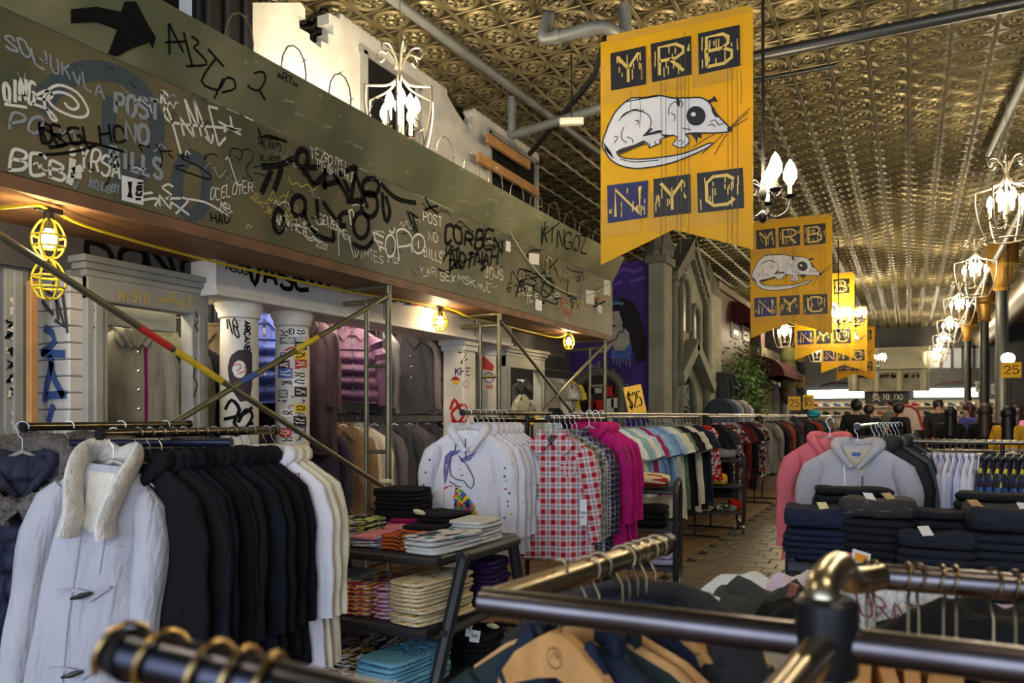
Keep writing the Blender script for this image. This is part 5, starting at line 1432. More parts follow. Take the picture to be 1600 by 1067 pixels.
# ================================================================== NEAR LEFT RACKS
RH = H - .06
rack('clothes_rack', 'near rack arm of white toggle coat and black hoodies', [(-2.4, 1.70, RH), (-2.4, 2.50, RH)], .0165, [(-2.4, 2.15, RH)], footdir=(1, 0), foot=.35)
o = rack('clothes_rack', 'rack arm of fur-hooded parkas at the far left', [(-2.95, 1.78, H - .04), (-2.95, 2.52, H - .04)], .0165, [(-2.95, 2.3, H - .04)], footdir=(1, 0), foot=.3)
part('cross_bar', MB().tube([at_d(112, 692, 2.95), at_d(362, 691, 2.8)], .016, 10), mat('bar_blue', rgb(38, 42, 62), rough=.3, metal=.6, var=.1), o)
HB = ('clear plastic hanger on the near rack of black hoodies', 'hangers on the near left rack')
# white toggle coat
c_wool = cloth('wool_offwhite', 180, 178, 182, var=.06, bump=.25, bscale=60)
c_fleece = mat('fleece', rgb(214, 206, 190), rough=1.0, var=.12, vscale=30, bump=.9, bscale=55, sheen=.3)
coat_loc = (-2.42, 1.76, RH)
coat_rot = (0, .12, .55)
wt = dict(w=.4, L=.93, t=.17, flare=.06, fold=.007, seed=3)
tm = torso_mb(rows=14, seg=32, **wt)
wt_s = (.86, 1, 1)
coat = obj('toggle_coat', tm.mesh('toggle_coat'), c_wool, None, coat_loc, coat_rot); coat.scale = wt_s; tag(coat, 'off-white wool toggle coat with a fleece collar at the near rack end', 'coat', 'garments on the near rack')
for s in (-1, 1):
    obj('sleeve', sleeve_mb(s, w=.4, Ls=.76, r0=.072, r1=.055, out=.03, seed=4, fwd=-.045, n=14).mesh('sleeve'), c_wool, coat)
fc = MB()
for s in (-1, 1):
    pts = spline([(0, .075, -.09), (s * .075, .05, -.065), (s * .1, -.02, -.09), (s * .085, -.085, -.17), (s * .06, -.105, -.27), (s * .07, -.105, -.335)], 4)
    fc.tube(pts, [.048 * (.8 + .45 * i / (len(pts) - 1)) for i in range(len(pts))], 12, flat=.55, up=(0, 1, 0))
obj('fleece_collar', fc.mesh('fleece_collar'), c_fleece, coat)
obj('neck_label', MB().box(-.016, .016, .006, .01, -.255, -.165).mesh('neck_label', False), mat('label_blue', rgb(92, 106, 150), rough=.7), coat)
sf = Surf(mb=tm)
gdecal('lining', coat, [], .01, c_fleece, tm, polys=[[(-.05, -.13), (.05, -.13), (.035, -.31), (.0, -.33), (-.035, -.31)]], off=.004)
seam = mat('seam_grey', rgb(160, 158, 162), rough=.9)
gdecal('seam', coat, [[(-.2, -.355), (-.1, -.365), (-.02, -.36)], [(.05, -.36), (.12, -.365), (.2, -.36)], [(-.035, -.34 - .06 * k) for k in range(12)], [(.055, -.34 - .06 * k) for k in range(3)], [(.2, -.3 - .06 * k) for k in range(11)], [(-.25, -1.0), (-.1, -1.005), (.1, -1.005), (.25, -1.0)]], .004, seam, tm, off=.003)
m_horn = mat('horn', rgb(36, 28, 26), rough=.3, var=.2)
for zz in (-.53, -.79):
    h = sf.loc(0.01, zz)[0]
    t = obj('toggle', MB().tube([(h.x - .04, h.y - .022, zz - .014), (h.x, h.y - .026, zz), (h.x + .035, h.y - .022, zz + .012)], [.005, .0105, .005], 8).mesh('toggle'), m_horn, coat)
    gdecal('toggle_loop', coat, [[(-.09, zz + .005), (-.02, zz + .012), (.04, zz + .005), (.1, zz + .035)], [(.03, zz - .02), (.07, zz + .01), (.1, zz + .035)]], .012, cloth('loop_grey', 176, 172, 176), tm, off=.012)
hanger(coat_loc, .55, HB[0], HB[1])
c_blk = [cloth('hoodie_black', 17, 17, 19, var=.2), cloth('hoodie_navy', 20, 22, 31, var=.2), cloth('hoodie_coal', 24, 23, 24, var=.2)]
N_ = 12
for i in range(N_):
    y = 1.84 + i * .048
    m = c_blk[(i * 2 + i // 3) % 3]
    garment('hooded_jacket', 'black hooded jacket, %s behind the white toggle coat' % ordi(i), 'jacket', 'garments on the near rack', 'hoodie', m, (-2.4, y, RH), .12 + .1 * math.sin(i * 1.9), i, True, None, (1.05 + .05 * math.sin(i), .62, 1.0), hang=HB, L=.82 + .05 * math.sin(i * 2.3))
for i, (nm, m) in enumerate((('white', cloth('hoodie_white', 226, 222, 224, var=.05)), ('cream', cloth('hoodie_cream', 226, 216, 190, var=.05)), ('pale cream', cloth('hoodie_cream2', 216, 204, 176, var=.05)))):
    o = garment('hooded_jacket', '%s hooded top at the far end of the near rack' % nm, 'jacket', 'garments on the near rack', 'hoodie', m, (-2.38, 2.43 + i * .045, RH), .2, i, True, None, (1.05, .62, 1.0), hang=HB, L=.86)
    gdecal('check_yoke', o, [[(-.16 + .04 * k, -.2) for k in range(9)]], .06, plaid('yoke_check', rgb(222, 190, 196), rgb(190, 40, 60), rgb(40, 30, 40), 30, 30), torso_for('hoodie', i, .86))
# parkas with fur hoods
c_navy = cloth('parka_navy', 40, 44, 60, rough=.6); c_fur = mat('fur', rgb(96, 88, 84), rough=1, var=.4, vscale=60, bump=1.0, bscale=90)
def fur_ring(seed, r=.062):
    rng = random.Random(seed)
    pts = spline([(-.01, -.15, -.3), (-.1, -.14, -.26), (-.18, -.06, -.19), (-.13, .05, -.11), (0, .1, -.09), (.13, .05, -.11), (.18, -.06, -.19), (.1, -.14, -.26), (.01, -.15, -.3)], 5)
    mb = MB().tube(pts, [r * (.75 + .35 * math.sin(PI * i / (len(pts) - 1))) for i in range(len(pts))], 12)
    v = []
    for q in mb.v:
        n = noise.noise_vector(Vector(q) * 55) * .016; v.append((q[0] + n.x, q[1] + n.y, q[2] + n.z))
    mb.v = v
    for i in range(420):
        p = Vector(v[rng.randrange(len(v))]); c = min(pts, key=lambda a: (a - p).length); d = (p - c).normalized() * rng.uniform(.012, .03)
        e = p + d + Vector((rng.uniform(-.008, .008), rng.uniform(-.008, .008), rng.uniform(-.012, .004))); s_ = d.orthogonal().normalized() * .0022
        mb.add([p - s_, p + s_, e], [(0, 1, 2)])
    return mb
for i, (x, y, rz, lab) in enumerate(((-2.9, 1.74, .95, 'navy parka with a grey fur-trimmed hood at the far left edge'), (-2.95, 1.95, .7, 'dark parka, second on the far left rack, fur hood showing'), (-2.95, 2.18, .5, 'dark parka, third on the far left rack, fur hood showing'), (-2.95, 2.4, .4, 'dark parka at the back end of the far left rack'))):
    o = garment('fur_hood_parka', lab, 'jacket', 'parkas on the far left rack', 'parka', c_navy if i % 2 == 0 else c_blk[0], (x, y, H - .04), rz, i, True, hang=('clear plastic hanger on the far left parka rack', 'hangers on the far left rack'), L=.95)
    obj('fur_trim', fur_ring(i).mesh('fur_trim'), c_fur, o)
    obj('hood', GM.setdefault(('hood', 'parka'), hood_mb(.09, -.13, .05, .07).mesh('hood')), c_navy, o, slot=True)

# ================================================================== UNICORN AND PLAID RACKS
rack('clothes_rack', 'low rail with the white unicorn hoodies', [(-2.37, 4.02, H + .02), (-2.37, 5.3, H + .02)], .016, [(-2.37, 4.9, H + .02)], foot=.25)
part_lab = ('clear plastic hanger on the rack of white unicorn hoodies', 'hangers on the unicorn rack')
c_uw = cloth('unicorn_white', 224, 222, 226, var=.04, bump=.2)
uni = garment('unicorn_hoodie', 'white hoodie printed with a purple-horned unicorn', 'shirt', 'unicorn hoodies', 'hoodie', c_uw, (-2.37, 4.08, H + .02), .5, 1, hang=part_lab, L=.76)
ut = torso_for('hoodie', 1, .76)
def up(pts): return [((670 + x / 4.445 - 741) / 257.0, -(660 + y / 4.445 - 645) / 257.0) for x, y in pts]
m_uline = mat('print_ink', rgb(40, 36, 60), rough=.7)
gdecal('printed_mane', uni, [], .01, mat('print_purple', rgb(112, 96, 156), rough=.7, var=.25, vscale=40), ut, polys=[up([(160, 230), (200, 192), (265, 188), (250, 212), (205, 232), (190, 280), (182, 350), (160, 430), (150, 330)]), up([(260, 250), (375, 197), (330, 258), (272, 274)])])
gdecal('printed_outline', uni, [up(a) for a in ([(205, 215), (192, 300), (200, 360), (230, 385), (290, 398), (312, 430), (335, 450), (356, 420), (355, 380), (330, 330), (305, 285), (285, 265), (250, 225)], [(255, 320), (262, 318)], [(268, 355), (282, 362)], [(190, 400), (240, 432), (270, 440)], [(300, 110), (296, 160), (302, 250)], [(235, 110), (230, 170), (222, 210)])], .006, m_uline, ut, off=.005)
rain = printed('print_rainbow', rgb(110, 60, 140), [rgb(230, 110, 40), rgb(60, 110, 190), rgb(230, 190, 50), rgb(80, 160, 80), rgb(140, 50, 140), rgb(200, 40, 60), rgb(40, 40, 70)], 55, .9)
gdecal('printed_feathers', uni, [], .01, rain, ut, polys=[up([(158, 440), (200, 425), (240, 440), (290, 470), (330, 520), (360, 560), (385, 640), (300, 650), (150, 620), (150, 500)])])
for s in (-1, 1):
    obj('cuff', MB().tube([(s * .228, -.02, -.72), (s * .228, -.022, -.76)], [.05, .052], 12).mesh('cuff'), mat('cuff_stripe', rgb(226, 190, 90), rough=.8, var=0, col2=rgb(220, 120, 60), vscale=60), uni)
rng = random.Random(8)
star = lambda x, z, r: [(x + (r if k % 2 == 0 else r * .45) * math.sin(PI * k / 5), z + (r if k % 2 == 0 else r * .45) * math.cos(PI * k / 5)) for k in range(10)]
slv = sleeve_mb(1, w=.46, Ls=.56, seed=1 * 5 + 2); 
for k in range(16):
    s_ = 1 if k % 3 else -1
    sm_ = sleeve_mb(s_, w=.46, Ls=.56, seed=1 * 5 + 2)
    gdecal('printed_star', uni, [], .01, (m_uline, g_yel, g_purple, g_red)[k % 4], sm_, polys=[star(s_ * rng.uniform(.215, .265), -.28 - .025 * k, .010)], off=.004)
for i in range(6):
    garment('printed_hoodie', 'white printed hoodie, %s behind the unicorn hoodie' % ordi(i), 'shirt', 'unicorn hoodies', 'hoodie', printed('star_white', rgb(222, 218, 222), [rgb(90, 90, 110), rgb(200, 190, 205), rgb(222, 218, 222), rgb(222, 218, 222), rgb(200, 180, 90)], 90, .2), (-2.37, 4.2 + .07 * i, H + .02), .2, i, hang=part_lab, L=.76, scale=(1.02, .6, 1))
rack('clothes_rack', 'chrome-topped rack of plaid shirts and pink fleeces', [(-2.02, 4.48, H - .015), (-2.02, 5.5, H - .015)], .016, [(-2.02, 5.35, H - .015)], foot=.25)
q0, q1 = at_d(745, 655, 5.3), at_d(945, 658, 6.0)
rack('cross_rail', 'dark horizontal rail above the plaid shirts', [q0, q1], .017, [(q1.x, q1.y, q1.z)], m=m_rail)
red = plaid('plaid_red', rgb(214, 204, 202), rgb(176, 22, 34), rgb(92, 84, 96), 17, 15)
HP = ('clear plastic hanger on the plaid shirt rack', 'hangers on the plaid rack')
pl = garment('plaid_shirt', 'red and white plaid shirt facing the aisle, front of its rack', 'shirt', 'plaid shirts', 'shirt', red, (-2.02, 4.52, H - .015), .42, 0, hang=HP, L=.78, scale=(1.08, 1, 1), m2=plaid('plaid_red_sleeve', rgb(214, 204, 202), rgb(176, 22, 34), rgb(92, 84, 96), 17, 15, .42, .16))
pt = torso_for('shirt', 0, .78)
gdecal('placket', pl, [[(.0, -.17 - .05 * k) for k in range(14)]], .03, red, pt, off=.006)
gdecal('chest_pocket', pl, [], .01, plaid('plaid_pocket', rgb(214, 204, 202), rgb(176, 22, 34), rgb(92, 84, 96), 34, 30), pt, polys=[[(.05, -.27), (.15, -.26), (.15, -.34), (.1, -.365), (.05, -.34)]], off=.007)
obj('neck_label', MB().box(-.025, .02, -.05, -.046, -.15, -.125).mesh('neck_label', False), m_bblack, pl)
gdecal('neck_opening', pl, [], .01, cloth('plaid_inside', 96, 40, 48), pt, polys=[[(-.055, -.112), (.055, -.112), (.03, -.16), (.004, -.21), (-.03, -.16)]], off=.004)
tg = obj('price_tag', MB().box(.165, .205, -.105, -.102, -.66, -.5).mesh('price_tag', False), m_paper, pl)
obj('tag_print', MB().box(.17, .2, -.107, -.106, -.59, -.575).box(.17, .19, -.107, -.106, -.615, -.605).mesh('tag_print', False), g_grey, tg)
prs = [('second red plaid shirt directly behind the front one', plaid('plaid_red', *[None] * 3)), ('green and grey plaid shirt third on the plaid rack', plaid('plaid_green', rgb(120, 124, 112), rgb(60, 66, 60), rgb(190, 186, 170), 24, 20)), ('black and white checked shirt fourth on the plaid rack', plaid('plaid_bw', rgb(190, 190, 196), rgb(60, 60, 70), rgb(110, 110, 120), 40, 40)), ('purple checked shirt fifth on the plaid rack', plaid('plaid_purple', rgb(90, 76, 110), rgb(40, 34, 60), rgb(190, 180, 200), 26, 26)), ('dark checked shirt sixth on the plaid rack', plaid('plaid_dark', rgb(70, 66, 70), rgb(36, 34, 40), rgb(140, 130, 130), 26, 26))]
for i, (lab, m) in enumerate(prs):
    garment('plaid_shirt', lab, 'shirt', 'plaid shirts', 'shirt', m, (-2.02, 4.61 + .085 * i, H - .015), .25, i + 1, hang=HP, L=.8)
c_mag = cloth('magenta_fleece', 176, 24, 104, var=.1)
for i in range(3):
    o = garment('magenta_hoodie', 'magenta fleece hoodie, %s on the plaid rack from the camera' % ordi(i), 'shirt', 'magenta hoodies', 'hoodie', c_mag, (-1.98, 5.08 + .12 * i, H + .02), .2, i, hang=HP, L=.84)
    if i < 2:
        t = sleeve_mb(1, w=.46, Ls=.56, seed=(i % 4) * 5 + 2)
        gdecal('printed_motif', o, [ring(.235, -.3, .03, .05), ring(.235, -.6, .025, .045), [(.21, -.42), (.23, -.46), (.24, -.5)]], .006, m_bblack, t)

# ================================================================== LEFT AISLE RACKS
m_shiny = mat('rack_bar', rgb(128, 122, 104), rough=.3, metal=.85, var=.1)
def aisle_rack(y0, y1, z, label, x=-2.35):
    o = rack('clothes_rack', label, [(x, y0, z), (x, y1, z)], .014, [(x, y0 + .15, z), (x, y1 - .15, z)], m=m_shiny, foot=.3, group='aisle racks')
    part('top_bar', MB().tube([(x + .12, y0, z + .03), (x + .12, y1, z + .03)], .012, 8), m_shiny, o)
    part('top_bar', MB().tube([(x - .12, y0, z + .03), (x - .12, y1, z + .03)], .012, 8), m_shiny, o)
    return o
tc = [('navy', (44, 52, 76)), ('dark slate', (52, 60, 70)), ('pale blue', (168, 196, 206)), ('white', (214, 216, 212)), ('teal', (134, 170, 176)), ('ivory', (206, 206, 192)), ('powder blue', (160, 186, 208)), ('raspberry', (150, 44, 92)), ('sky blue', (138, 172, 208)), ('cornflower', (116, 152, 200)), ('denim blue', (104, 134, 176)), ('light blue', (150, 180, 206)), ('off-white', (206, 206, 196)), ('cream', (208, 204, 184)), ('sage', (92, 120, 98)), ('black', (26, 26, 28)), ('jet black', (20, 20, 22)), ('bone white', (196, 194, 178)), ('chalk white', (210, 206, 196)), ('coal', (30, 30, 32)), ('inky', (28, 30, 40))]
zt_ = H - .01
aisle_rack(5.95, 9.75, zt_, 'first aisle rack, full of pale blue and white tees')
HT = ('clear plastic hanger on the first aisle rack of tees', 'hangers on the first aisle rack')
for i in range(22):
    nm, c = tc[i % len(tc)]
    lng = i > 12
    garment('hanging_tee', '%s tee, %s along the first aisle rack' % (nm, ordi(i)), 'shirt', 'tees on the first aisle rack', 'longtee' if lng else 'tee', cloth('tee_' + nm.replace(' ', '_'), *c, var=.08), (-2.35, 6.15 + .162 * i, zt_), .12 + .1 * math.sin(i * 1.7), i, i > 6, None, hang=HT, L=(.98 if i % 2 else .9) if lng else .64)
o = garment('polka_dress', 'red polka dot dress at the end of the first aisle rack', 'dress', 'tees on the first aisle rack', 'dress', printed('polka_red', rgb(180, 26, 30), [rgb(230, 220, 214), rgb(180, 26, 30), rgb(180, 26, 30)], 40, .9), (-2.3, 9.85, zt_), .3, 1, L=.7)
far = [(10.3, 13.9, 'second aisle rack, dark red and black skirts', [('black', (26, 25, 27)), ('dark red', (96, 26, 30)), ('grey floral', (120, 116, 118)), ('charcoal', (52, 50, 54)), ('wine', (78, 24, 34)), ('silver grey', (150, 146, 146)), ('floral', (90, 84, 80))]),
       (14.4, 18.4, 'third aisle rack, black trousers and printed tops', [('black', (24, 24, 26)), ('pebble grey', (136, 130, 122)), ('ink black', (30, 28, 34)), ('rust', (120, 60, 40)), ('soot', (44, 40, 40)), ('plum', (70, 40, 60))]),
       (18.9, 23.2, 'fourth aisle rack, black and bright red garments', [('black', (26, 24, 26)), ('scarlet', (150, 34, 30)), ('slate', (80, 84, 92)), ('maroon', (90, 30, 34)), ('dusty blue', (100, 112, 130)), ('graphite', (46, 44, 48))]),
       (23.7, 28.5, 'farthest aisle rack, grey and denim garments', [('grey', (120, 112, 106)), ('denim', (80, 92, 124)), ('taupe', (126, 112, 98)), ('dark blue', (52, 58, 84)), ('stone', (150, 142, 128))])]
for ri, (a, b, lab, cols) in enumerate(far):
    aisle_rack(a, b, zt_, lab)
    n = (20, 18, 16, 14)[ri]
    for i in range(n):
        nm, c = cols[(i * 3 + ri + i // 4) % len(cols)]
        stl = ('dress', 'longtee', 'trouser', 'shirt')[(i + ri) % 4]
        m = cloth('far_' + nm.replace(' ', '_'), *c, var=.15) if 'floral' not in nm else printed('far_' + nm.replace(' ', '_'), rgb(*c), [rgb(200, 196, 190), rgb(40, 38, 40), rgb(150, 60, 70)], 30, .6)
        garment('hanging_garment', '%s garment, %s along the %s aisle rack' % (nm, ordi(i), ('second', 'third', 'fourth', 'farthest')[ri]), 'clothing', 'garments on the %s aisle rack' % ('second', 'third', 'fourth', 'farthest')[ri], stl, m, (-2.33, a + .25 + (b - a - .5) * i / (n - 1), zt_), .15 * math.sin(i * 2.1) + .1, i, False, L=.9 + .1 * math.sin(i * 1.3))
    if ri < 2:
        for i in range(n): hanger((-2.33, a + .25 + (b - a - .5) * i / (n - 1), zt_), .1, 'clear plastic hanger, %s along the %s aisle rack' % (ordi(i), ('second', 'third')[ri]), 'hangers on the %s aisle rack' % ('second', 'third')[ri])

# ================================================================== DISPLAY TABLE OF FOLDED TEES
m_tb = mat('table_black', rgb(48, 48, 50), rough=.42, metal=.3, var=.12, vscale=10)
TX0, TX1, TY0, TY1 = -3.05, -1.93, 3.09, 3.86
tb = thing('display_table', 'black three-tier display table stacked with folded tees', 'table', ((TX0 + TX1) / 2, (TY0 + TY1) / 2, 0))
ZT3 = [.85, .54, .23]
for k, z in enumerate(ZT3):
    e = .02 + .09 * k
    sh = part('shelf', MB().box(TX0, TX1, TY0 - e, TY1 + e * .6, z - .05, z, ch=.012), m_tb, tb, False)
    part('shelf_lip', MB().tube([(TX0, TY0 - e - .01, z - .025), (TX1, TY0 - e - .01, z - .025)], .027, 10), m_tb, tb)
for x in (TX0 - .03, TX1 + .03):
    for (yt, yb_2) in ((3.24, 2.84), (3.74, 4.02)):
        part('leg', MB().tube([(x, yt, .84), (x, yb_2, 0)], .032, 8), m_tb, tb)
    part('side_rail', MB().tube([(x, 3.2, .825), (x, 3.78, .825)], .033, 10), m_tb, tb)
    part('side_rail', MB().tube([(x, 3.04, .5), (x, 3.86, .5)], .02, 8), m_tb, tb)
pt_lime = printed('print_lime', rgb(26, 26, 26), [rgb(190, 206, 90), rgb(170, 150, 190), rgb(40, 40, 40), rgb(150, 190, 100), rgb(26, 26, 26)], 7, .8)
pt_pink = cloth('tee_pink', 222, 140, 156, var=.06); pt_bluewhite = printed('print_bluew', rgb(214, 208, 222), [rgb(110, 150, 200), rgb(120, 90, 120), rgb(230, 226, 226)], 6, .8)
pt_orange = printed('print_orange', rgb(40, 30, 24), [rgb(210, 100, 36), rgb(40, 30, 24), rgb(200, 96, 40)], 9, .9)
pt_white = cloth('tee_white', 222, 218, 216, var=.04); pt_wprint = printed('print_wdark', rgb(222, 218, 216), [rgb(60, 60, 64), rgb(80, 140, 150), rgb(222, 218, 216), rgb(222, 218, 216)], 5, .55)
pt_black = cloth('tee_black', 28, 27, 30); pt_mag = cloth('tee_magenta', 150, 24, 90)
pt_redw = printed('print_redw', rgb(226, 210, 212), [rgb(170, 40, 70), rgb(60, 30, 50), rgb(226, 210, 212)], 8, .8); pt_yel = printed('print_yel', rgb(226, 190, 120), [rgb(220, 60, 50), rgb(240, 210, 60), rgb(240, 236, 220), rgb(200, 80, 120)], 7, .9)
pt_pinkst = printed('print_pinkst', rgb(206, 160, 182), [rgb(176, 50, 74), rgb(206, 160, 182), rgb(226, 200, 210)], 6, .7); pt_cream = printed('print_cream', rgb(224, 208, 168), [rgb(224, 208, 168), rgb(190, 140, 50), rgb(224, 208, 168), rgb(224, 208, 168)], 6, .5)
pt_sky = printed('print_sky', rgb(120, 184, 208), [rgb(120, 184, 208), rgb(88, 36, 46), rgb(120, 184, 208), rgb(120, 184, 208)], 3.2, .42); pt_teal = cloth('tee_teal', 36, 120, 160); pt_cyan = cloth('tee_cyan', 30, 150, 204); pt_bw = printed('print_bw', rgb(218, 212, 214), [rgb(40, 34, 44), rgb(218, 212, 214), rgb(160, 130, 80)], 7, .7)
pt_purp = cloth('tee_purple', 58, 36, 82)
def stack(x, y, z, n, m, what, w=.26, d=.34, h=.02, rz=0.0, mtop=None, side=.008, where='table', drift=0.0):
    rng = random.Random(int((x * 7 + y * 13 + z * 17) * 100))
    for k in range(n):
        pos = 'only one' if n == 1 else ('topmost' if k == n - 1 else '%s from the top' % ordi(n - 1 - k))
        folded('folded_tee', '%s, %s %s' % (what, pos, where), 'shirt', 'folded tees on the display table', (mtop if (mtop and k == n - 1) else m), (x + rng.uniform(-side, side), y + rng.uniform(-side, side) + drift * k, z + k * h * .93), (w, d, h), rz + rng.uniform(-.05, .05), k, (rng.uniform(-.02, .02), 0))
z = ZT3[0]
stack(-2.86, 3.28, z, 6, pt_lime, 'black tee with lime print', .27, .36, .024, .1, where='of the leftmost top-shelf stack')
stack(-2.62, 3.28, z, 5, pt_lime, 'black tee with lime stars', .26, .36, .024, .1, where='of the second top-shelf stack')
stack(-2.44, 3.24, z, 3, pt_bluewhite, 'blue and white printed tee', .24, .3, .02, .15, pt_pink, where='of the pink-topped stack')
stack(-2.40, 3.46, z + .03, 2, pt_pink, 'pale pink folded tee', .2, .26, .022, .5, where='behind the blue printed stack')
stack(-2.27, 3.26, z, 3, pt_bluewhite, 'lilac and white printed tee', .2, .3, .02, .05, where='of the lilac stack')
stack(-2.2, 3.19, z, 4, pt_orange, 'black tee with orange lettering print', .2, .2, .02, .05, where='at the shelf front')
stack(-2.03, 3.26, z, 4, pt_white, 'white printed tee', .2, .42, .021, -.12, pt_wprint, where='at the right table corner')
stack(-2.02, 3.56, z, 6, pt_white, 'plain white tee', .2, .26, .02, .05, where='of the white stack at the rear corner')
stack(-2.24, 3.48, z, 4, pt_black, 'black folded tee', .22, .3, .022, .2, where='of the black stack behind the orange tees')
stack(-2.3, 3.66, z, 6, pt_black, 'black folded top', .26, .3, .022, -.2, where='of the rear black pile')
stack(-2.55, 3.66, z, 11, pt_black, 'black tee', .26, .28, .024, .1, where='of the rear left black pile')
stack(-2.44, 3.55, z + .02, 4, pt_mag, 'magenta tee', .16, .16, .02, .3, where='of the small magenta pile')
z = ZT3[1]
stack(-2.83, 3.2, z, 7, pt_redw, 'red and white printed tee', .26, .36, .022, .05, pt_white, where='of the far left middle-shelf stack')
stack(-2.58, 3.2, z, 7, pt_redw, 'dark red and white tee', .2, .38, .022, .05, pt_white, where='of the white-topped middle stack')
stack(-2.4, 3.2, z, 7, pt_yel, 'yellow and red printed tee', .17, .4, .021, .1, where='of the yellow middle stack')
stack(-2.22, 3.2, z, 8, pt_pinkst, 'pink printed tee', .17, .4, .02, .08, where='of the pink middle stack')
stack(-2.03, 3.16, z, 11, pt_cream, 'cream tee with tan print', .2, .44, .0195, -.1, where='of the tall cream stack')
stack(-2.03, 3.66, z, 9, pt_purp, 'dark purple tee', .22, .26, .024, .1, where='of the purple stack at the rear')
z = ZT3[2]
stack(-2.78, 3.1, z, 5, pt_teal, 'dark teal tee', .24, .36, .03, .1, pt_cyan, where='of the low teal stack')
stack(-2.55, 3.1, z, 6, pt_pinkst, 'pink and black tee', .2, .38, .022, .05, where='of the low pink stack')
stack(-2.36, 3.08, z, 8, pt_bw, 'white and black printed tee', .18, .42, .021, .05, where='of the low white stack')
stack(-2.12, 3.06, z, 8, pt_sky, 'sky blue tee with maroon print', .24, .46, .022, -.12, where='of the low sky blue stack')
stack(-2.03, 3.6, z, 5, pt_black, 'black tagged tee', .22, .3, .03, .1, where='of the low rear stack')
pc = mat('tag_cream', rgb(226, 216, 160), rough=.6, var=.05)
for i, (px, py, d) in enumerate(((604, 752, 4.4), (632, 772, 4.3), (655, 800, 4.1), (735, 888, 4.35), (752, 905, 4.3), (756, 918, 4.25), (745, 925, 4.3), (770, 978, 4.1), (735, 990, 4.1), (715, 975, 4.05))):
    q = at_d(px, py, d)
    o = obj('plastic_size_tag', MB().ell((0, 0, 0), .035, .006, .016, 12, 6).mesh('plastic_size_tag'), pc, None, q, (.4, .3 * math.sin(i), YAW)); tag(o, 'small cream size tag poking out of the folded tees', 'tag', 'cream size tags on the display table')
for i, (px, py, d, w, h) in enumerate(((737, 858, 4.0, .022, .1), (706, 968, 3.72, .045, .08), (733, 982, 3.9, .03, .08), (742, 994, 3.9, .05, .06))):
    q = at_d(px, py, d)
    o = obj('price_tag', MB().box(-w / 2, w / 2, -.001, .001, -h / 2, h / 2).mesh('price_tag', False), m_paper, None, q, (0, .15, YAW)); tag(o, 'white paper price tag, %s hanging at the display table end' % ordi(i), 'tag')
    obj('tag_print', MB().box(-w * .3, w * .3, -.0025, -.0015, -h * .1, h * .15).mesh('tag_print', False), g_grey, o)

# ================================================================== CARTS IN THE AISLE
def cart(loc, rz, label, w=.8, d=.5, hh=1.02, n=3):
    o = thing('display_cart', label, 'cart', loc, rz)
    r = .024
    for s in (-1, 1):
        p = [(s * w / 2, -d / 2 + .12, hh), (s * w / 2, -d / 2, hh - .1), (s * w / 2, -d / 2 - .02, .3), (s * w / 2, -d / 2 + .05, .14), (s * w / 2, 0, .1), (s * w / 2, d / 2 - .05, .14), (s * w / 2, d / 2 + .02, .3), (s * w / 2, d / 2, hh - .1), (s * w / 2, d / 2 - .12, hh)]
        obj('side_frame', MB().tube(spline(p, 4), r, 8).mesh('side_frame'), m_tb, o)
        for yy in (-d / 2 + .04, d / 2 - .04):
            c = obj('caster', MB().lathe([(.03, -.012), (.035, -.008), (.035, .008), (.03, .012)], 12, Matrix.Translation((s * w / 2, yy, .035)) @ Matrix.Rotation(PI / 2, 4, 'Y')).mesh('caster'), m_socket, o)
            obj('caster_fork', MB().box(s * w / 2 - .02, s * w / 2 + .02, yy - .015, yy + .015, .05, .12, ch=.003).mesh('caster_fork'), m_chrome, c)
    for k in range(n):
        z = .28 + (hh - .34) * k / (n - 1)
        obj('shelf', MB().box(-w / 2, w / 2, -d / 2, d / 2, z - .03, z, ch=.008).mesh('shelf', False), m_tb, o)
    return o
def R2(loc, rz, x, y, z): return (loc[0] + x * math.cos(rz) - y * math.sin(rz), loc[1] + x * math.sin(rz) + y * math.cos(rz), loc[2] + z)
cl2 = (-2.35, 10.25, 0); cart(cl2, .35, 'black wheeled cart with bags and folded tops by the aisle', .85, .5, 1.0)
pcs = [('black shiny bag', mat('shiny_black', rgb(24, 24, 26), rough=.25, var=0), -.2, -.05, .96, .4, .36, .12), ('grey crumpled top', cloth('crumple', 150, 148, 150), .2, 0, .96, .26, .34, .1), ('yellow folded tee', cloth('tee_bright_yellow', 226, 184, 30), .05, -.1, .62, .34, .3, .14), ('white lettered tee', pt_white, -.25, -.12, .62, .2, .26, .07), ('navy folded tee', cloth('tee_nv', 36, 40, 56), -.25, .08, .62, .26, .24, .16), ('brown printed scarf', printed('scarf_brown', rgb(130, 96, 60), [rgb(180, 150, 90), rgb(90, 60, 40), rgb(200, 190, 160)], 8, .8), -.1, -.12, .28, .34, .3, .1), ('orange tan tee', cloth('tee_tan2', 190, 128, 70), -.3, -.14, .28, .18, .24, .06), ('green printed tee', printed('tee_gp', rgb(160, 160, 140), [rgb(60, 70, 50), rgb(40, 40, 40), rgb(200, 200, 190)], 8, .8), .2, -.1, .28, .26, .3, .08), ('red folded tee', cloth('tee_red2', 190, 36, 30), .36, .05, .28, .14, .2, .12)]
for i, (nm, m, x, y, z, w, d, h) in enumerate(pcs):
    folded('folded_shirt', '%s on the wheeled aisle cart' % nm, 'clothing', 'things on the aisle cart', m, R2(cl2, .35, x, y, z), (w, d, h), .35 + .2 * math.sin(i), i)
cl3 = (-1.98, 6.35, 0); cart(cl3, .2, 'black display stand with a cream rose-print top beside the pink fleeces', .55, .5, .96)
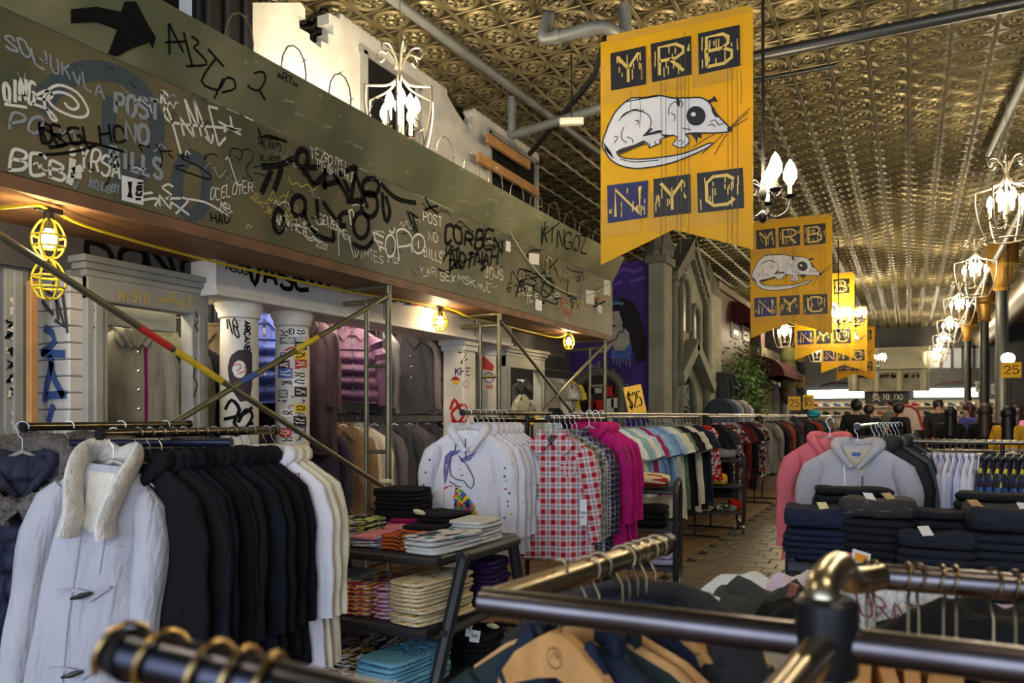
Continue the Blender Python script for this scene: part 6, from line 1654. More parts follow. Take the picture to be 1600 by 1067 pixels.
folded('folded_shirt', 'cream top with a red rose print on the small stand', 'clothing', 'things on the small stand', printed('rose', rgb(206, 196, 156), [rgb(150, 30, 36), rgb(206, 196, 156), rgb(206, 196, 156)], 2.2, .55), R2(cl3, .2, 0, -.05, .92), (.42, .4, .09), .2, 1)
for k in range(3): folded('folded_shirt', 'dark folded top, %s from the bottom on the small stand' % ordi(k), 'clothing', 'things on the small stand', pt_black, R2(cl3, .2, -.02, -.02, .6 + .05 * k), (.44, .4, .05), .2, k)
for k in range(2): folded('folded_shirt', 'pale lilac folded top, %s from the bottom on the small stand' % ordi(k), 'clothing', 'things on the small stand', cloth('lilac_pale', 200, 190, 210), R2(cl3, .2, .16, -.0, .28 + .05 * k), (.2, .36, .05), .2, k)

# ================================================================== CHURCH FRONT, MURAL WALL AND SHOP FRONTS
m_stone = mat('stone_prop', rgb(132, 132, 112), rough=.75, var=.22, vscale=2.5, bump=.25, bscale=8)
m_stone2 = mat('stone_trim', rgb(112, 112, 94), rough=.75, var=.2, vscale=4)
XC = -3.4
def cq(px, py, X=XC): p = at_X(px, py, X); return (p.y, p.z)
ch = thing('church_front', 'grey gothic church front with pointed gable and lancet windows', 'church', (XC, 13.6, 0))
ga = [cq(1047, 700), cq(1047, 425), cq(1077, 372), cq(1103, 462), cq(1103, 700)]
ga[0] = (ga[0][0], 0); ga[-1] = (ga[-1][0], 0); ga[2] = (ga[2][0], min(ga[2][1], ZC - .05))
part('gable_wall', MB().slab(ga, lambda q: (XC, q[0], q[1]), (-1, 0, 0), .15), m_stone, ch, False)
def beam(a, b, w, t, m=m_stone2, name='gable_trim'):
    a, b = Vector((XC, *a)), Vector((XC, *b)); d = (b - a).normalized(); n = d.cross(Vector((1, 0, 0))) * w
    v = [a, b, b + n, a + n]; v2 = [p + Vector((t, 0, 0)) for p in v]
    part(name, MB().add(v + v2, [(3, 2, 1, 0), (4, 5, 6, 7), (0, 1, 5, 4), (1, 2, 6, 5), (2, 3, 7, 6), (3, 0, 4, 7)]), m, ch, False)
beam(ga[1], ga[2], .16, .12); beam(ga[2], ga[3], .16, .12)
for k in range(9):
    t = (k + .5) / 9
    for A_, B_ in ((ga[1], ga[2]), (ga[2], ga[3])):
        y, z = A_[0] + (B_[0] - A_[0]) * t, A_[1] + (B_[1] - A_[1]) * t
        part('dentil', MB().box(XC, XC + .08, y - .05, y + .05, z - .34, z - .2), m_stone2, ch, False)
pk = cq(1074, 530); pl_, pr_ = cq(1049, 582), cq(1103, 600)
beam(pl_, pk, .2, .2, m_stone, 'porch_gable'); beam(pk, pr_, .2, .2, m_stone, 'porch_gable')
m_glassd = mat('window_dark', rgb(74, 78, 66), rough=.3, var=.3, vscale=8)
def lancet(x0, x1, yt, yb, name='lancet_window', m=m_glassd, fr=.05):
    y0, z0 = cq(x0, yb); y1, _ = cq(x1, yb); _, z1 = cq((x0 + x1) / 2, yt)
    w = (y1 - y0) / 2; yc = (y0 + y1) / 2; zs = z1 - w * 1.2
    def arch(e): return [(yc - w - e, z0 - e)] + [(yc - (w + e) * math.cos(PI * i / 10), zs + (w * 1.2 + e) * math.sin(PI * i / 10)) for i in range(11)] + [(yc + w + e, z0 - e)]
    o = part(name, MB().slab(arch(0), lambda q: (XC + .012, q[0], q[1]), (-1, 0, 0), .01), m, ch, False)
    part('arch_moulding', MB().tube([(XC + .02, *q) for q in arch(0)], fr, 8), m_stone2, o)
    return o
lancet(1061, 1074, 432, 514); lancet(1079, 1090, 478, 552); lancet(1049, 1055, 470, 545, fr=.03)
dr = lancet(1051, 1083, 583, 660, 'arched_doorway', mat('door_void', rgb(22, 22, 26), rough=.9, var=0), .07)
SX = Surf(plane=(0, XC + .03))
paint('chalk_scribble', [sp2([(1054 + gr.uniform(0, 24), 600 + gr.uniform(0, 44)) for _ in range(4)]) for _ in range(12)], .02, SX.px, g_grey, dr)
def buttress(px0, px1, ytop, spires, nm, Yf, depth):
    x1 = Xof(px1, Yf); x0 = Xof(px0, Yf); zt = at_Y(px0, ytop, Yf).z
    part(nm, MB().box(x0, x1, Yf, Yf + depth, 0, zt, ch=.02), m_stone, ch, False)
    part('band', MB().box(x0 - .04, x1 + .04, Yf - .04, Yf + depth + .04, H - .2, H - .1, ch=.01), m_stone2, ch, False)
    part('band', MB().box(x0 - .04, x1 + .04, Yf - .04, Yf + depth + .04, zt - .12, zt, ch=.01), m_stone2, ch, False)
    for (fx, hh, r) in spires:
        c = (x0 + (x1 - x0) * fx, Yf + depth / 2)
        z2 = min(zt + hh, ZC - .02)
        part('spire', MB().lathe([(r, zt), (r, zt + .1), (r * 1.25, zt + .12), (r * .9, zt + .18), (.01, z2)], 4, Matrix.Translation((c[0], c[1], 0))), m_stone2, ch, False)
buttress(1012, 1038, 400, ((.3, .75, .16), (.8, .6, .14)), 'buttress', 11.55, .45)
yt_ = cq(1103, 500)[0]
part('buttress', MB().box(XC - .3, XC + .1, yt_, yt_ + .9, 0, cq(1110, 462)[1], ch=.02), m_stone, ch, False)
for dy in (.2, .65):
    part('spire', MB().lathe([(.2, cq(1110, 462)[1]), (.22, cq(1110, 450)[1]), (.02, cq(1110, 405)[1])], 4, Matrix.Translation((XC - .1, yt_ + dy, 0))), m_stone2, ch, False)
for px in (1047, 1057, 1100):
    y = cq(px, 600)[0]
    part('half_column', MB().lathe([(.07, 0), (.07, cq(px, 440)[1]), (.1, cq(px, 438)[1]), (.02, cq(px, 425)[1])], 10, Matrix.Translation((XC + .05, y, 0))), m_stone2, ch)

# purple mural wall
YM = 11.95
x0, x1 = -5.9, Xof(1014, YM); zt = at_Y(980, 409, YM).z
mu = thing('mural_wall', 'purple wall painted with a black-haired woman in blue', 'wall', ((x0 + x1) / 2, YM, 0))
part('wall_face', MB().box(x0, x1, YM, YM + .1, 0, zt), mat('purple_paint', rgb(70, 48, 128), rough=.7, var=.35, vscale=1.2), mu, False)
SM = Surf(plane=(1, YM - .004))
def mur(polys, m, lift, name='painted_figure', strokes=(), w=.02):
    LIFT[0] = lift; paint(name, [sp2(s) if len(s) > 2 else s for s in strokes], w, SM.px, m, mu, polys=polys); LIFT[0] = .003
def c3p(pts): return [(900 + x / 3.139, 360 + y / 3.139) for x, y in pts]
mur([c3p([(180, 380), (190, 350), (230, 330), (280, 350), (310, 400), (330, 480), (345, 560), (340, 640), (300, 650), (270, 560), (250, 480), (215, 400)])], mat('mural_black', rgb(24, 20, 26), rough=.7), .004)
mur([c3p([(176, 400), (215, 395), (232, 440), (225, 470), (260, 500), (265, 560), (250, 590), (190, 590), (180, 560), (150, 600), (115, 600), (120, 570), (155, 550), (150, 510), (170, 480), (205, 470), (178, 460)])], mat('mural_skin', rgb(186, 182, 168), rough=.7, var=.15), .006)
mur([c3p([(175, 580), (195, 590), (240, 588), (268, 545), (275, 600), (262, 630), (200, 625), (172, 630)])], mat('mural_blue', rgb(86, 118, 196), rough=.7, var=.3, vscale=6), .008)
mur([], mat('mural_band', rgb(90, 150, 170), rough=.7), .009, 'painted_band', [c3p([(180, 362), (205, 355), (232, 362)])], .05)
mur([], g_black, .010, 'painted_lines', [c3p(a) for a in ([(178, 430), (188, 432)], [(215, 400), (235, 460), (228, 500), (212, 495)], [(160, 520), (190, 540), (210, 500)], [(150, 560), (180, 540)])], .02)
mur([], g_grey, .005, 'painted_drips', [c3p([(185 + 16 * i, 625), (185 + 16 * i, 650 + 10 * (i % 3))]) for i in range(6)], .02)
mur([], g_grey, .006, 'painted_lettering', text_strokes('PAT', 948, 585, 962, 592, 10, 0, .05, gr) + text_strokes('BONAT', 962, 598, 982, 614, 9, 0, .05, gr) + text_strokes('UELLE', 920, 578, 938, 574, 7, 0, .05, gr), .022)
mur([], g_grey, .006, 'painted_curls', [[(900, 592), (905, 586), (910, 590), (906, 594)], [(908, 584), (915, 580), (918, 586)]], .02)
mur([], mat('mural_violet', rgb(120, 84, 190), rough=.7), .005, 'painted_swirls', [[(962, 430), (975, 420), (990, 425), (1005, 418)], [(960, 445), (972, 440)], [(985, 440), (1008, 434)]], .05)
# arch full of stickers
q0, q1 = at_Y(900, 660, YM - .05), at_Y(972, 660, YM - .05); zc = at_Y(936, 612, YM).z
ar = thing('sticker_arch', 'stone arch niche crammed with small stickers under the mural', 'niche', ((q0.x + q1.x) / 2, YM, 0))
w = (q1.x - q0.x) / 2; xc = (q0.x + q1.x) / 2
arc = [(xc - w, YM - .06, 0)] + [(xc - w * math.cos(PI * i / 14), YM - .06, zc + w * .8 * math.sin(PI * i / 14)) for i in range(15)] + [(xc + w, YM - .06, 0)]
part('arch_ring', MB().tube(arc, .075, 8), m_stone2, ar)
part('niche_back', MB().slab([(xc - w, 0)] + [(xc - w * math.cos(PI * i / 14), zc + w * .8 * math.sin(PI * i / 14)) for i in range(15)] + [(xc + w, 0)], lambda q: (q[0], YM - .01, q[1]), (0, -1, 0), .02), mat('niche_dark', rgb(60, 48, 44), rough=.8), ar, False)
rs = random.Random(9)
for i in range(5):
    for j in range(7):
        x = xc - w * .8 + i * w * .4 + rs.uniform(-.03, .03); z = zc - 1.0 + j * .26 + rs.uniform(-.04, .04)
        if z > zc + w * .6 * math.sqrt(max(0, 1 - ((x - xc) / w) ** 2)) - .05: continue
        sw, sh_ = rs.uniform(.07, .12), rs.uniform(.06, .11)
        part('sticker', MB().box(x - sw, x + sw, YM - .045, YM - .035, z - sh_, z + sh_), MATS['sticker_%d' % ((i * 7 + j * 3) % 10)] if (i + j) % 4 else mat('sticker_maroon', rgb(130, 40, 40), rough=.6), ar, False)

# yellow price signs
m_sign = mat('sign_yellow', rgb(240, 186, 24), rough=.5, var=.05)
def sign(px, py, d, w, h, txt, label, rz=0.0, tilt=0.0, pole=.35):
    q = at_d(px, py, d)
    o = obj('price_sign', MB().box(-w / 2, w / 2, -.006, .006, -h / 2, h / 2, ch=.002).mesh('price_sign', False), m_sign, None, q, (0, tilt, rz)); tag(o, label, 'sign', 'yellow price signs')
    mb = MB()
    n = len(txt)
    for st in text_strokes(txt, -w * .36, -h * .24, w * .36, -h * .24, h * .5, up=(0, 1), gap=1.4):
        ribbon(mb, st, min(h, w) * .07, lambda x, z: (Vector((x, -.006, z)), Vector((0, -1, 0))))
    obj('numerals', mb.mesh('numerals', False), g_black, o)
    obj('sign_pole', MB().tube([(0, .01, -h / 2), (0, .01, -h / 2 - pole)], .008, 6).mesh('sign_pole'), m_black, o)
sign(992, 625, 8.6, .2, .32, '$25', 'tilted yellow sign reading 25 standing before the mural', .2, -.2)
sign(1241, 630, 17.0, .26, .3, '25', 'yellow sign reading 25 above the far left racks', .2)
sign(1263, 628, 18.0, .24, .34, '$5', 'yellow sign right of the far 25 sign', .2)
sign(1580, 578, 13, .3, .26, '25', 'yellow sign beside the right-hand black pillar', .2, pole=2.1)

# brick shop front, awnings, second shop, tree
m_brick = bpy.data.materials.new('brick_far'); m_brick.use_nodes = True
t = m_brick.node_tree; b = N(t, 'ShaderNodeTexBrick'); b.inputs['Scale'].default_value = 6
b.inputs['Color1'].default_value = rgb(88, 52, 40); b.inputs['Color2'].default_value = rgb(70, 42, 34); b.inputs['Mortar'].default_value = rgb(120, 100, 84); b.inputs['Mortar Size'].default_value = .012
tcn = N(t, 'ShaderNodeTexCoord'); mp = N(t, 'ShaderNodeMapping'); mp.inputs['Rotation'].default_value = (PI / 2, 0, PI / 2)
t.links.new(tcn.outputs['Object'], mp.inputs['Vector']); t.links.new(mp.outputs[0], b.inputs['Vector']); t.links.new(b.outputs['Color'], t.nodes['Principled BSDF'].inputs['Base Color'])
m_awn = cloth('awning_maroon', 84, 44, 46, var=.15)
m_ltstone = mat('shop_stone', rgb(128, 116, 94), rough=.8, var=.2)
def awning(o, y0, y1, z, X, dep=.5):
    f = lambda u, v: (X + dep * math.sin(v * PI / 2), y0 + (y1 - y0) * u, z - .5 * (1 - math.cos(v * PI / 2)))
    mb = MB().grid(f, 8, 6); part('awning', mb, m_awn, o)
    for y in (y0, y1):
        pts = [(X, y, z)] + [f(0 if y == y0 else 1, k / 6) for k in range(7)] + [(X, y, z - .5)]
        part('awning_cheek', MB().add(pts, [tuple(range(len(pts)))]), m_awn, o, False)
XB = -3.55
ya2_, yb2_ = Yof(1119, XB), Yof(1172, XB)
bb = thing('brick_shop_front', 'dark brick shop front with white windows beyond the church', 'building', (XB, (ya2_ + yb2_) / 2, 0))
zt2_ = at_X(1130, 458, XB).z
part('brick_wall', MB().box(-5.5, XB, ya2_, yb2_, 0, zt2_), m_brick, bb, False)
part('coping', MB().box(-5.5, XB + .08, ya2_ - .08, yb2_, zt2_, zt2_ + .14), m_ltstone, bb, False)
for (px, py, py2) in ((1146, 505, 528), (1163, 510, 532)):
    yy = Yof(px, XB); z0_, z1_ = at_X(px, py2, XB).z, at_X(px, py, XB).z
    wn = part('window', MB().box(XB - .02, XB + .03, yy - .3, yy + .5, z0_, z1_), m_paper, bb, False)
    part('pane', MB().box(XB + .03, XB + .04, yy - .18, yy + .38, z0_ + .08, z1_ - .08), m_glassd, wn, False)
awning(bb, Yof(1143, XB), Yof(1170, XB), at_X(1150, 475, XB).z, XB)
XB2 = -3.3
ya3, yb3 = Yof(1190, XB2), Yof(1234, XB2)
b2 = thing('arched_shop_front', 'tan shop front with arched top and maroon awning beyond the tree', 'building', (XB2, (ya3 + yb3) / 2, 0))
zz3 = at_X(1200, 545, XB2).z
part('stone_wall', MB().box(-5.2, XB2, ya3, yb3, 0, zz3), m_ltstone, b2, False)
part('chimney', MB().box(XB2 - .4, XB2, ya3 - .1, ya3 + .5, zz3, zz3 + .5), m_brick, b2, False)
ycm = (ya3 + yb3) / 2
part('arch_window', MB().slab([(ycm - .8, zz3 - 1.1)] + [(ycm - .8 * math.cos(PI * i / 10), zz3 - .9 + .7 * math.sin(PI * i / 10)) for i in range(11)] + [(ycm + .8, zz3 - 1.1)], lambda q: (XB2 + .02, q[0], q[1]), (-1, 0, 0), .04), m_glassd, b2, False)
awning(b2, Yof(1178, XB2), Yof(1215, XB2), at_X(1195, 562, XB2).z, XB2, .7)
part('doorway', MB().box(XB2, XB2 + .02, ycm - .5, ycm + 1.0, 0, at_X(1205, 602, XB2).z), mat('door_void', None) if False else MATS['door_void'], b2, False)
for s in (-.6, 1.1): part('door_post', MB().box(XB2, XB2 + .12, ycm + s - .08, ycm + s + .08, 0, at_X(1205, 600, XB2).z), m_grey, b2, False)
# tree
tr = thing('potted_tree', 'leafy green tree standing between the two shop fronts', 'tree', (-3.1, Yof(1160, -3.1), 0))
ty = Yof(1160, -3.1)
part('trunk', MB().tube([(-3.1, ty, 0), (-3.08, ty + .1, 1.2), (-3.1, ty, 2.6)], [.07, .055, .03], 8), mat('bark', rgb(80, 60, 44), rough=.9), tr)
lf = MB(); rl = random.Random(12)
for i in range(1500):
    a = Vector((max(-.32, min(.36, rl.gauss(0, .24))), rl.gauss(0, .55), rl.gauss(0, .42))) + Vector((-3.05, ty, H + .62))
    d1 = Vector((rl.uniform(-1, 1), rl.uniform(-1, 1), rl.uniform(-1, .4))).normalized() * rl.uniform(.07, .13); n_ = d1.orthogonal().normalized() * .03
    lf.add([a, a + d1 * .5 + n_, a + d1, a + d1 * .5 - n_], [(0, 1, 2, 3)])
o = part('foliage', lf, mat('leaf', rgb(74, 104, 44), rough=.6, var=.4, vscale=4), tr, False); o['kind'] = 'stuff'
# garments hung up beyond the church
for i, (px, col, lab) in enumerate(((1124, (46, 48, 52), 'grey jacket hung high left of the tree'), (1132, (34, 34, 38), 'black jacket hung high left of the tree'), (1141, (44, 36, 76), 'purple jacket hung high left of the tree'))):
    garment('hanging_jacket', lab, 'jacket', 'jackets hung beyond the church', 'jacket', cloth('high_%d' % i, *col), (-3.25, Yof(px, -3.25), H + .95), .6, i, False)
for i in range(6):
    garment('hanging_jacket', ('slate', 'denim', 'pale grey', 'grey', 'striped', 'black')[i] + ' top hung low beyond the church, beside the tree', 'jacket', 'jackets hung beyond the church', 'shirt', cloth('lowh_%d' % i, *[(60, 66, 76), (80, 96, 130), (160, 156, 150), (120, 116, 112), (190, 180, 190), (40, 36, 40)][i]), (-3.0, Yof(1124 + 8 * i, -3.0), H + .42), .6, i, False)
# hanging bags
for i in range(8):
    px, py = 1232 + (i % 2) * 14, 556 + (i // 2) * 20
    q = at_X(px, py, -2.9)
    o = thing('round_bag', '%s round bag, %s in the hanging cluster by the far shops' % (('olive', 'mustard', 'brown', 'navy')[i % 4], ordi(i)), 'bag', (q.x, q.y, q.z - .3), group='hanging round bags')
    part('body', MB().ell((q.x, q.y, q.z), .22, .3, .28, 12, 8), cloth('bag_%d' % (i % 4), *[(110, 112, 70), (170, 140, 70), (96, 80, 64), (50, 56, 70)][i % 4]), o)
    part('strap', MB().tube(spline([(q.x, q.y - .15, q.z + .2), (q.x, q.y, q.z + .5), (q.x, q.y + .15, q.z + .2)], 4), .02, 6), m_black, o)

# ================================================================== BACK OF THE SHOP
YBK = 32.6
m_back = mat('back_dark', rgb(70, 70, 70), rough=.8, var=.15)
struct('wall_back', MB().box(XL, XR, YBK, YBK + .2, 0, ZC), m_back)
YF_ = YBK - .3
def bpx(px, py, Y=YF_): p = at_Y(px, py, Y); return p.x, p.z
x0, z0 = bpx(1262, 622); x1, z1 = bpx(1350, 609)
m_lightbox = mat('lightbox', (1.0, .98, .86, 1), var=0, emit=2.6)
for i, (a, b, lab) in enumerate(((1262, 1350, 'glowing white light box on the back wall, left of the skull sign'), (1428, 1528, 'glowing white light box on the back wall, right of the skull sign'))):
    xa, xb = bpx(a, 615)[0], bpx(b, 615)[0]
    o = thing('light_box', lab, 'light box', (xa, YF_, z0))
    part('panel', MB().box(xa, xb, YF_ - .05, YF_, z0, z1), m_lightbox, o, False)
    part('frame', MB().box(xa - .05, xb + .05, YF_ - .1, YF_ + .02, z1, z1 + .08).box(xa - .05, xb + .05, YF_ - .1, YF_ + .02, z0 - .08, z0), m_pipeblack, o, False)
    ll = bpy.data.lights.new('light_box_light', 'AREA'); ll.shape = 'RECTANGLE'; ll.size = xb - xa; ll.size_y = .3; ll.energy = 40; ll.color = (1, .96, .84)
    lo = bpy.data.objects.new('light_box_light', ll); COL.objects.link(lo); lo.location = ((xa + xb) / 2, YF_ - .15, (z0 + z1) / 2); lo.rotation_euler = (PI / 2, 0, 0); lo.parent = o; lo.matrix_parent_inverse = wm(o).inverted()
# lit shelves
m_shelf = mat('shelf_cream', rgb(226, 214, 190), rough=.6, var=.05)
xs0, xs1 = bpx(1262, 640)[0], bpx(1560, 640)[0]
sh = thing('back_shelving', 'cream shelving with shoes along the back wall', 'shelving', ((xs0 + xs1) / 2, YF_, 0))
part('back_panel', MB().box(xs0, xs1, YF_, YF_ + .1, 0, z0 - .1), m_shelf, sh, False)
for k in range(4):
    z = z0 - .35 - k * .32
    part('shelf', MB().box(xs0, xs1, YF_ - .3, YF_, z - .02, z + .02), m_shelf, sh, False)
rs = random.Random(21)
for k in range(3):
    for i in range(16):
        x = xs0 + .3 + (xs1 - xs0 - .6) * i / 15; z = z0 - .33 - k * .32
        c = rs.choice([(60, 56, 60), (180, 60, 60), (200, 190, 180), (70, 90, 130), (120, 100, 80), (30, 30, 34)])
        o = obj('shelf_shoe', GM.setdefault('shoe', MB().tube([(-.1, 0, .06), (-.06, 0, .07), (0, 0, .05), (.08, 0, .035), (.12, 0, .025)], [.035, .04, .042, .04, .02], 8).box(-.12, .13, -.04, .04, 0, .02, ch=.008).mesh('shelf_shoe')), mat('shoe_%d_%d_%d' % c, rgb(*c), rough=.6), None, (x, YF_ - .15, z + .0), (0, 0, -.8 + rs.uniform(-.2, .2)), slot=True)
        tag(o, '%s shoe from the left on the %s cream back-wall shelf' % (ordi(i), ('upper', 'middle', 'lower')[k]), 'shoe', 'shoes on the back shelving'); o.scale = (1.3, 1.3, 1.3)
# skull sign
xa, za = bpx(1352, 631, YF_ - .2); xb, zb = bpx(1420, 611, YF_ - .2)
sk = thing('skull_sign', 'black sign with white skull and crossbones on the back wall', 'sign', ((xa + xb) / 2, YF_ - .2, za))
part('board', MB().box(xa, xb, YF_ - .24, YF_ - .2, za, zb), m_bblack, sk, False)
SK = Surf(plane=(1, YF_ - .25))
LIFT[0] = .004
paint('skull', [[(1363, 620), (1375, 626)], [(1375, 620), (1363, 626)]], .04, SK.px, g_white, sk, polys=[ring(1368, 616, 4.5, 4, 10)[:-1]])
paint('lettering', text_strokes('TO', 1379, 624, 1389, 624, 8) + text_strokes('DO', 1398, 624, 1410, 624, 8), .035, SK.px, g_white, sk)
# bank front
yb_k = YBK - 1.0
def bk(px, py): p = at_Y(px, py, yb_k); return p.x, p.z
xa, za = bk(1325, 612); xb, zb = bk(1453, 580)
ba = thing('bank_front', 'cream toy bank front with lettered frieze under a grey gable roof', 'building', ((xa + xb) / 2, yb_k, za))
part('frieze', MB().box(xa, xb, yb_k, yb_k + .3, bk(0, 593)[1], zb), mat('bank_cream', rgb(170, 164, 136), rough=.7, var=.1), ba, False)
part('cornice', MB().box(xa - .1, xb + .1, yb_k - .15, yb_k + .3, bk(0, 597)[1], bk(0, 593)[1]), mat('bank_cream', None) if False else MATS['bank_cream'], ba, False)
part('lower_wall', MB().box(xa, xb, yb_k + .05, yb_k + .3, za, bk(0, 597)[1]), mat('bank_grey', rgb(130, 126, 108), rough=.7, var=.3, vscale=3), ba, False)
for k in range(4):
    x = xa + (xb - xa) * (k + .3) / 3.6
    part('bank_column', MB().lathe([(.1, za), (.1, bk(0, 598)[1])], 10, Matrix.Translation((x, yb_k, 0))), MATS['bank_cream'], ba)
SBK = Surf(plane=(1, yb_k - .01))
paint('frieze_lettering', text_strokes('GREAT EQUITY BANK OF N.Y', 1342, 590, 1436, 590, 5), .045, SBK.px, g_black, ba)
LIFT[0] = .003
xr0, zr0 = bk(1352, 578); xrp, zrp = bk(1395, 545); xr1, _ = bk(1450, 578)
zrp = min(zrp, ZC - .1)
part('gable_roof', MB().add([(xr0, yb_k - .3, zr0), (xr1, yb_k - .3, zr0), (xr1 - .6, yb_k - .2, zrp), (xr0 + .5, yb_k - .2, zrp), (xr0, yb_k + .6, zr0), (xr1, yb_k + .6, zr0), (xr1 - .6, yb_k + .5, zrp), (xr0 + .5, yb_k + .5, zrp)], [(0, 1, 2, 3), (5, 4, 7, 6), (0, 3, 7, 4), (1, 5, 6, 2), (3, 2, 6, 7), (0, 4, 5, 1)]), mat('roof_grey', rgb(140, 138, 118), rough=.4, metal=.4, var=.1), ba, False)
# maroon arched awnings on the back wall
for i, px in enumerate((1310, 1492)):
    x, z = at_Y(px, 609, YBK - .1)[0], at_Y(px, 609, YBK - .1)[2]
    o = obj('arched_awning', MB().grid(lambda u, v: (x - .75 * math.cos(PI * u), YBK - .1 - .35 * v * math.sin(PI * u), z + .32 * math.sin(PI * u) * (1 - .3 * v)), 12, 4).mesh('arched_awning'), m_awn); tag(o, 'small maroon arched awning on the back wall, %s' % ('left', 'right')[i], 'awning')
# upper back windows
for i in range(5):
    px = 1462 + i * 17
    x, z = at_Y(px, 575, YBK - .02)[0], at_Y(px, 575, YBK - .02)[2]
    o = obj('window_%d' % (i + 1), MB().box(x - .19, x + .19, YBK - .04, YBK, z, z + .75).mesh('window', False), mat('pane_pale', rgb(150, 156, 168), rough=.3, var=.1)); o['kind'] = 'structure'
    part('window_frame', MB().box(x - .22, x - .18, YBK - .07, YBK, z, z + .78).box(x + .18, x + .22, YBK - .07, YBK, z, z + .78).box(x - .22, x + .22, YBK - .07, YBK, z + .72, z + .79), m_back, o, False)
# pillars on the right
for i, (px, d, zl) in enumerate(((1565, 15.0, 'nearest black iron pillar with a gilt capital at right'), (1538, 20.0, 'second iron pillar at right, behind the nearest'), (1512, 25.0, 'third iron pillar at right, farthest of the three'))):
    q = at_d(px, 650, d)
    o = thing('iron_pillar', zl, 'pillar', (q.x, q.y, 0))
    part('shaft', MB().lathe([(.16, 0), (.16, .4), (.12, .45), (.1, ZC - .9)], 14, Matrix.Translation((q.x, q.y, 0))), mat('iron_dark', rgb(58, 60, 56), rough=.5, metal=.4), o)
    part('capital', MB().lathe([(.1, ZC - .9), (.16, ZC - .85), (.13, ZC - .75), (.2, ZC - .45), (.28, ZC - .4), (.28, ZC)], 14, Matrix.Translation((q.x, q.y, 0))), mat('gilt', rgb(170, 130, 60), rough=.4, metal=.6), o)
q = at_d(1575, 560, 14.0)
o = thing('globe_lamp', 'pale globe lamp glowing near the right-hand pillar', 'lamp', q)
obj('globe', MB().ell((0, 0, 0), .11, .11, .1, 14, 10).mesh('globe'), m_bulbw, o); obj('lamp_rod', MB().tube([(0, 0, .1), (0, 0, ZC - q.z)], .01, 6).mesh('lamp_rod'), m_black, o)
l = bpy.data.lights.new('globe_light', 'POINT'); l.energy = LAMP_W * .5; l.color = WARM; l.shadow_soft_size = .12
lo = bpy.data.objects.new('globe_light', l); COL.objects.link(lo); lo.parent = o; lo.location = (0, 0, -.25)
for i, (px, py, d, w, h) in enumerate(((1532, 604, 24, .28, .34), (1556, 608, 22, .22, .3), (1568, 628, 16, .14, .34))):
    q = at_d(px, py, d)
    o = obj('small_poster', MB().box(-w / 2, w / 2, -.01, .01, -h / 2, h / 2).mesh('small_poster', False), m_paper, None, q, (0, 0, .3)); tag(o, 'small pale poster near the right pillars, %s from the left' % ordi(i), 'poster')
    obj('poster_pole', MB().tube([(0, .012, h / 2), (0, .012, -q.z)], .008, 6).mesh('poster_pole'), m_black, o)
    obj('poster_print', MB().box(-w * .3, w * .3, -.014, -.011, -h * .2, h * .25).mesh('poster_print', False), g_grey, o)

# ================================================================== JEANS TABLE
JY0, JY1, JZ = 3.72, 4.45, .84
JX0, JX1 = Xof(1232, JY0 + .1), 1.0
jt = thing('jeans_table', 'black table stacked with dark folded jeans at right', 'table', ((JX0 + JX1) / 2, (JY0 + JY1) / 2, 0))
part('table_top', MB().box(JX0, JX1, JY0, JY1, JZ - .05, JZ, ch=.012), m_tb, jt, False)
part('lower_shelf', MB().box(JX0 + .05, JX1, JY0 + .05, JY1, .3, .34, ch=.01), m_tb, jt, False)
for x in (JX0 + .02, JX1 - .02):
    for y in (JY0 + .03, JY1 - .03): part('leg', MB().tube([(x, y, 0), (x, y, JZ + .02)], .026, 8), mat('leg_navy', rgb(36, 38, 56), rough=.35, metal=.4), jt)
part('apron', MB().tube([(JX0, JY0 + .0, JZ - .07), (JX1, JY0 + .0, JZ - .07)], .03, 10), m_tb, jt)
dn = [cloth('denim_navy', 36, 42, 62, bump=.5), cloth('denim_black', 34, 34, 38, bump=.5), cloth('denim_coal', 42, 44, 52, bump=.5)]
acid = mat('denim_acid', rgb(44, 42, 40), rough=.85, var=0, col2=rgb(118, 110, 92), vscale=7, c2lo=.58, c2hi=.75, bump=.4, bscale=40)
def jstack(px, y, n, m, what, h=.034, w=.3, d=.36, rz=0.0, top=None, z=JZ, th=None):
    x = Xof(px, y); rng = random.Random(int(px)); zz = z
    for k in range(n):
        last = k == n - 1
        hh = th if (last and th) else h
        pos = 'topmost' if last else '%s from the top' % ordi(n - 1 - k)
        o = folded('folded_jeans', '%s, %s in its table stack' % (what, pos), 'jeans', 'folded jeans on the table', top if (last and top) else m, (x + rng.uniform(-.01, .01), y + rng.uniform(-.01, .01), zz), (w, d, hh), rz + rng.uniform(-.05, .05), k, (-.05 if last else 0, 0))
        zz += hh * .93
    return x, y, zz, o
a1 = jstack(1280, 3.95, 6, dn[0], 'dark navy jeans', .03, .31, .36, .1, th=.09)
a2 = jstack(1374, 3.95, 7, dn[1], 'black shiny jeans', .036, .32, .36, -.05, acid, th=.08)
a3 = jstack(1472, 4.02, 7, dn[1], 'black jeans', .036, .3, .34, .05)
a3b = jstack(1462, 3.78, 4, dn[2], 'charcoal jeans with a stitched pocket', .036, .3, .2, .0, th=.07)
a4 = jstack(1575, 3.9, 6, dn[2], 'faded black jeans at the right end', .038, .34, .4, .05, th=.1)
a5 = jstack(1330, 4.25, 9, dn[1], 'black jeans at the rear left', .036, .36, .3, .1)
a6 = jstack(1560, 4.22, 9, dn[1], 'black jeans at the rear right', .036, .36, .3, -.1)
sx, sy, sz, so = a3b
for k in range(4):
    pass
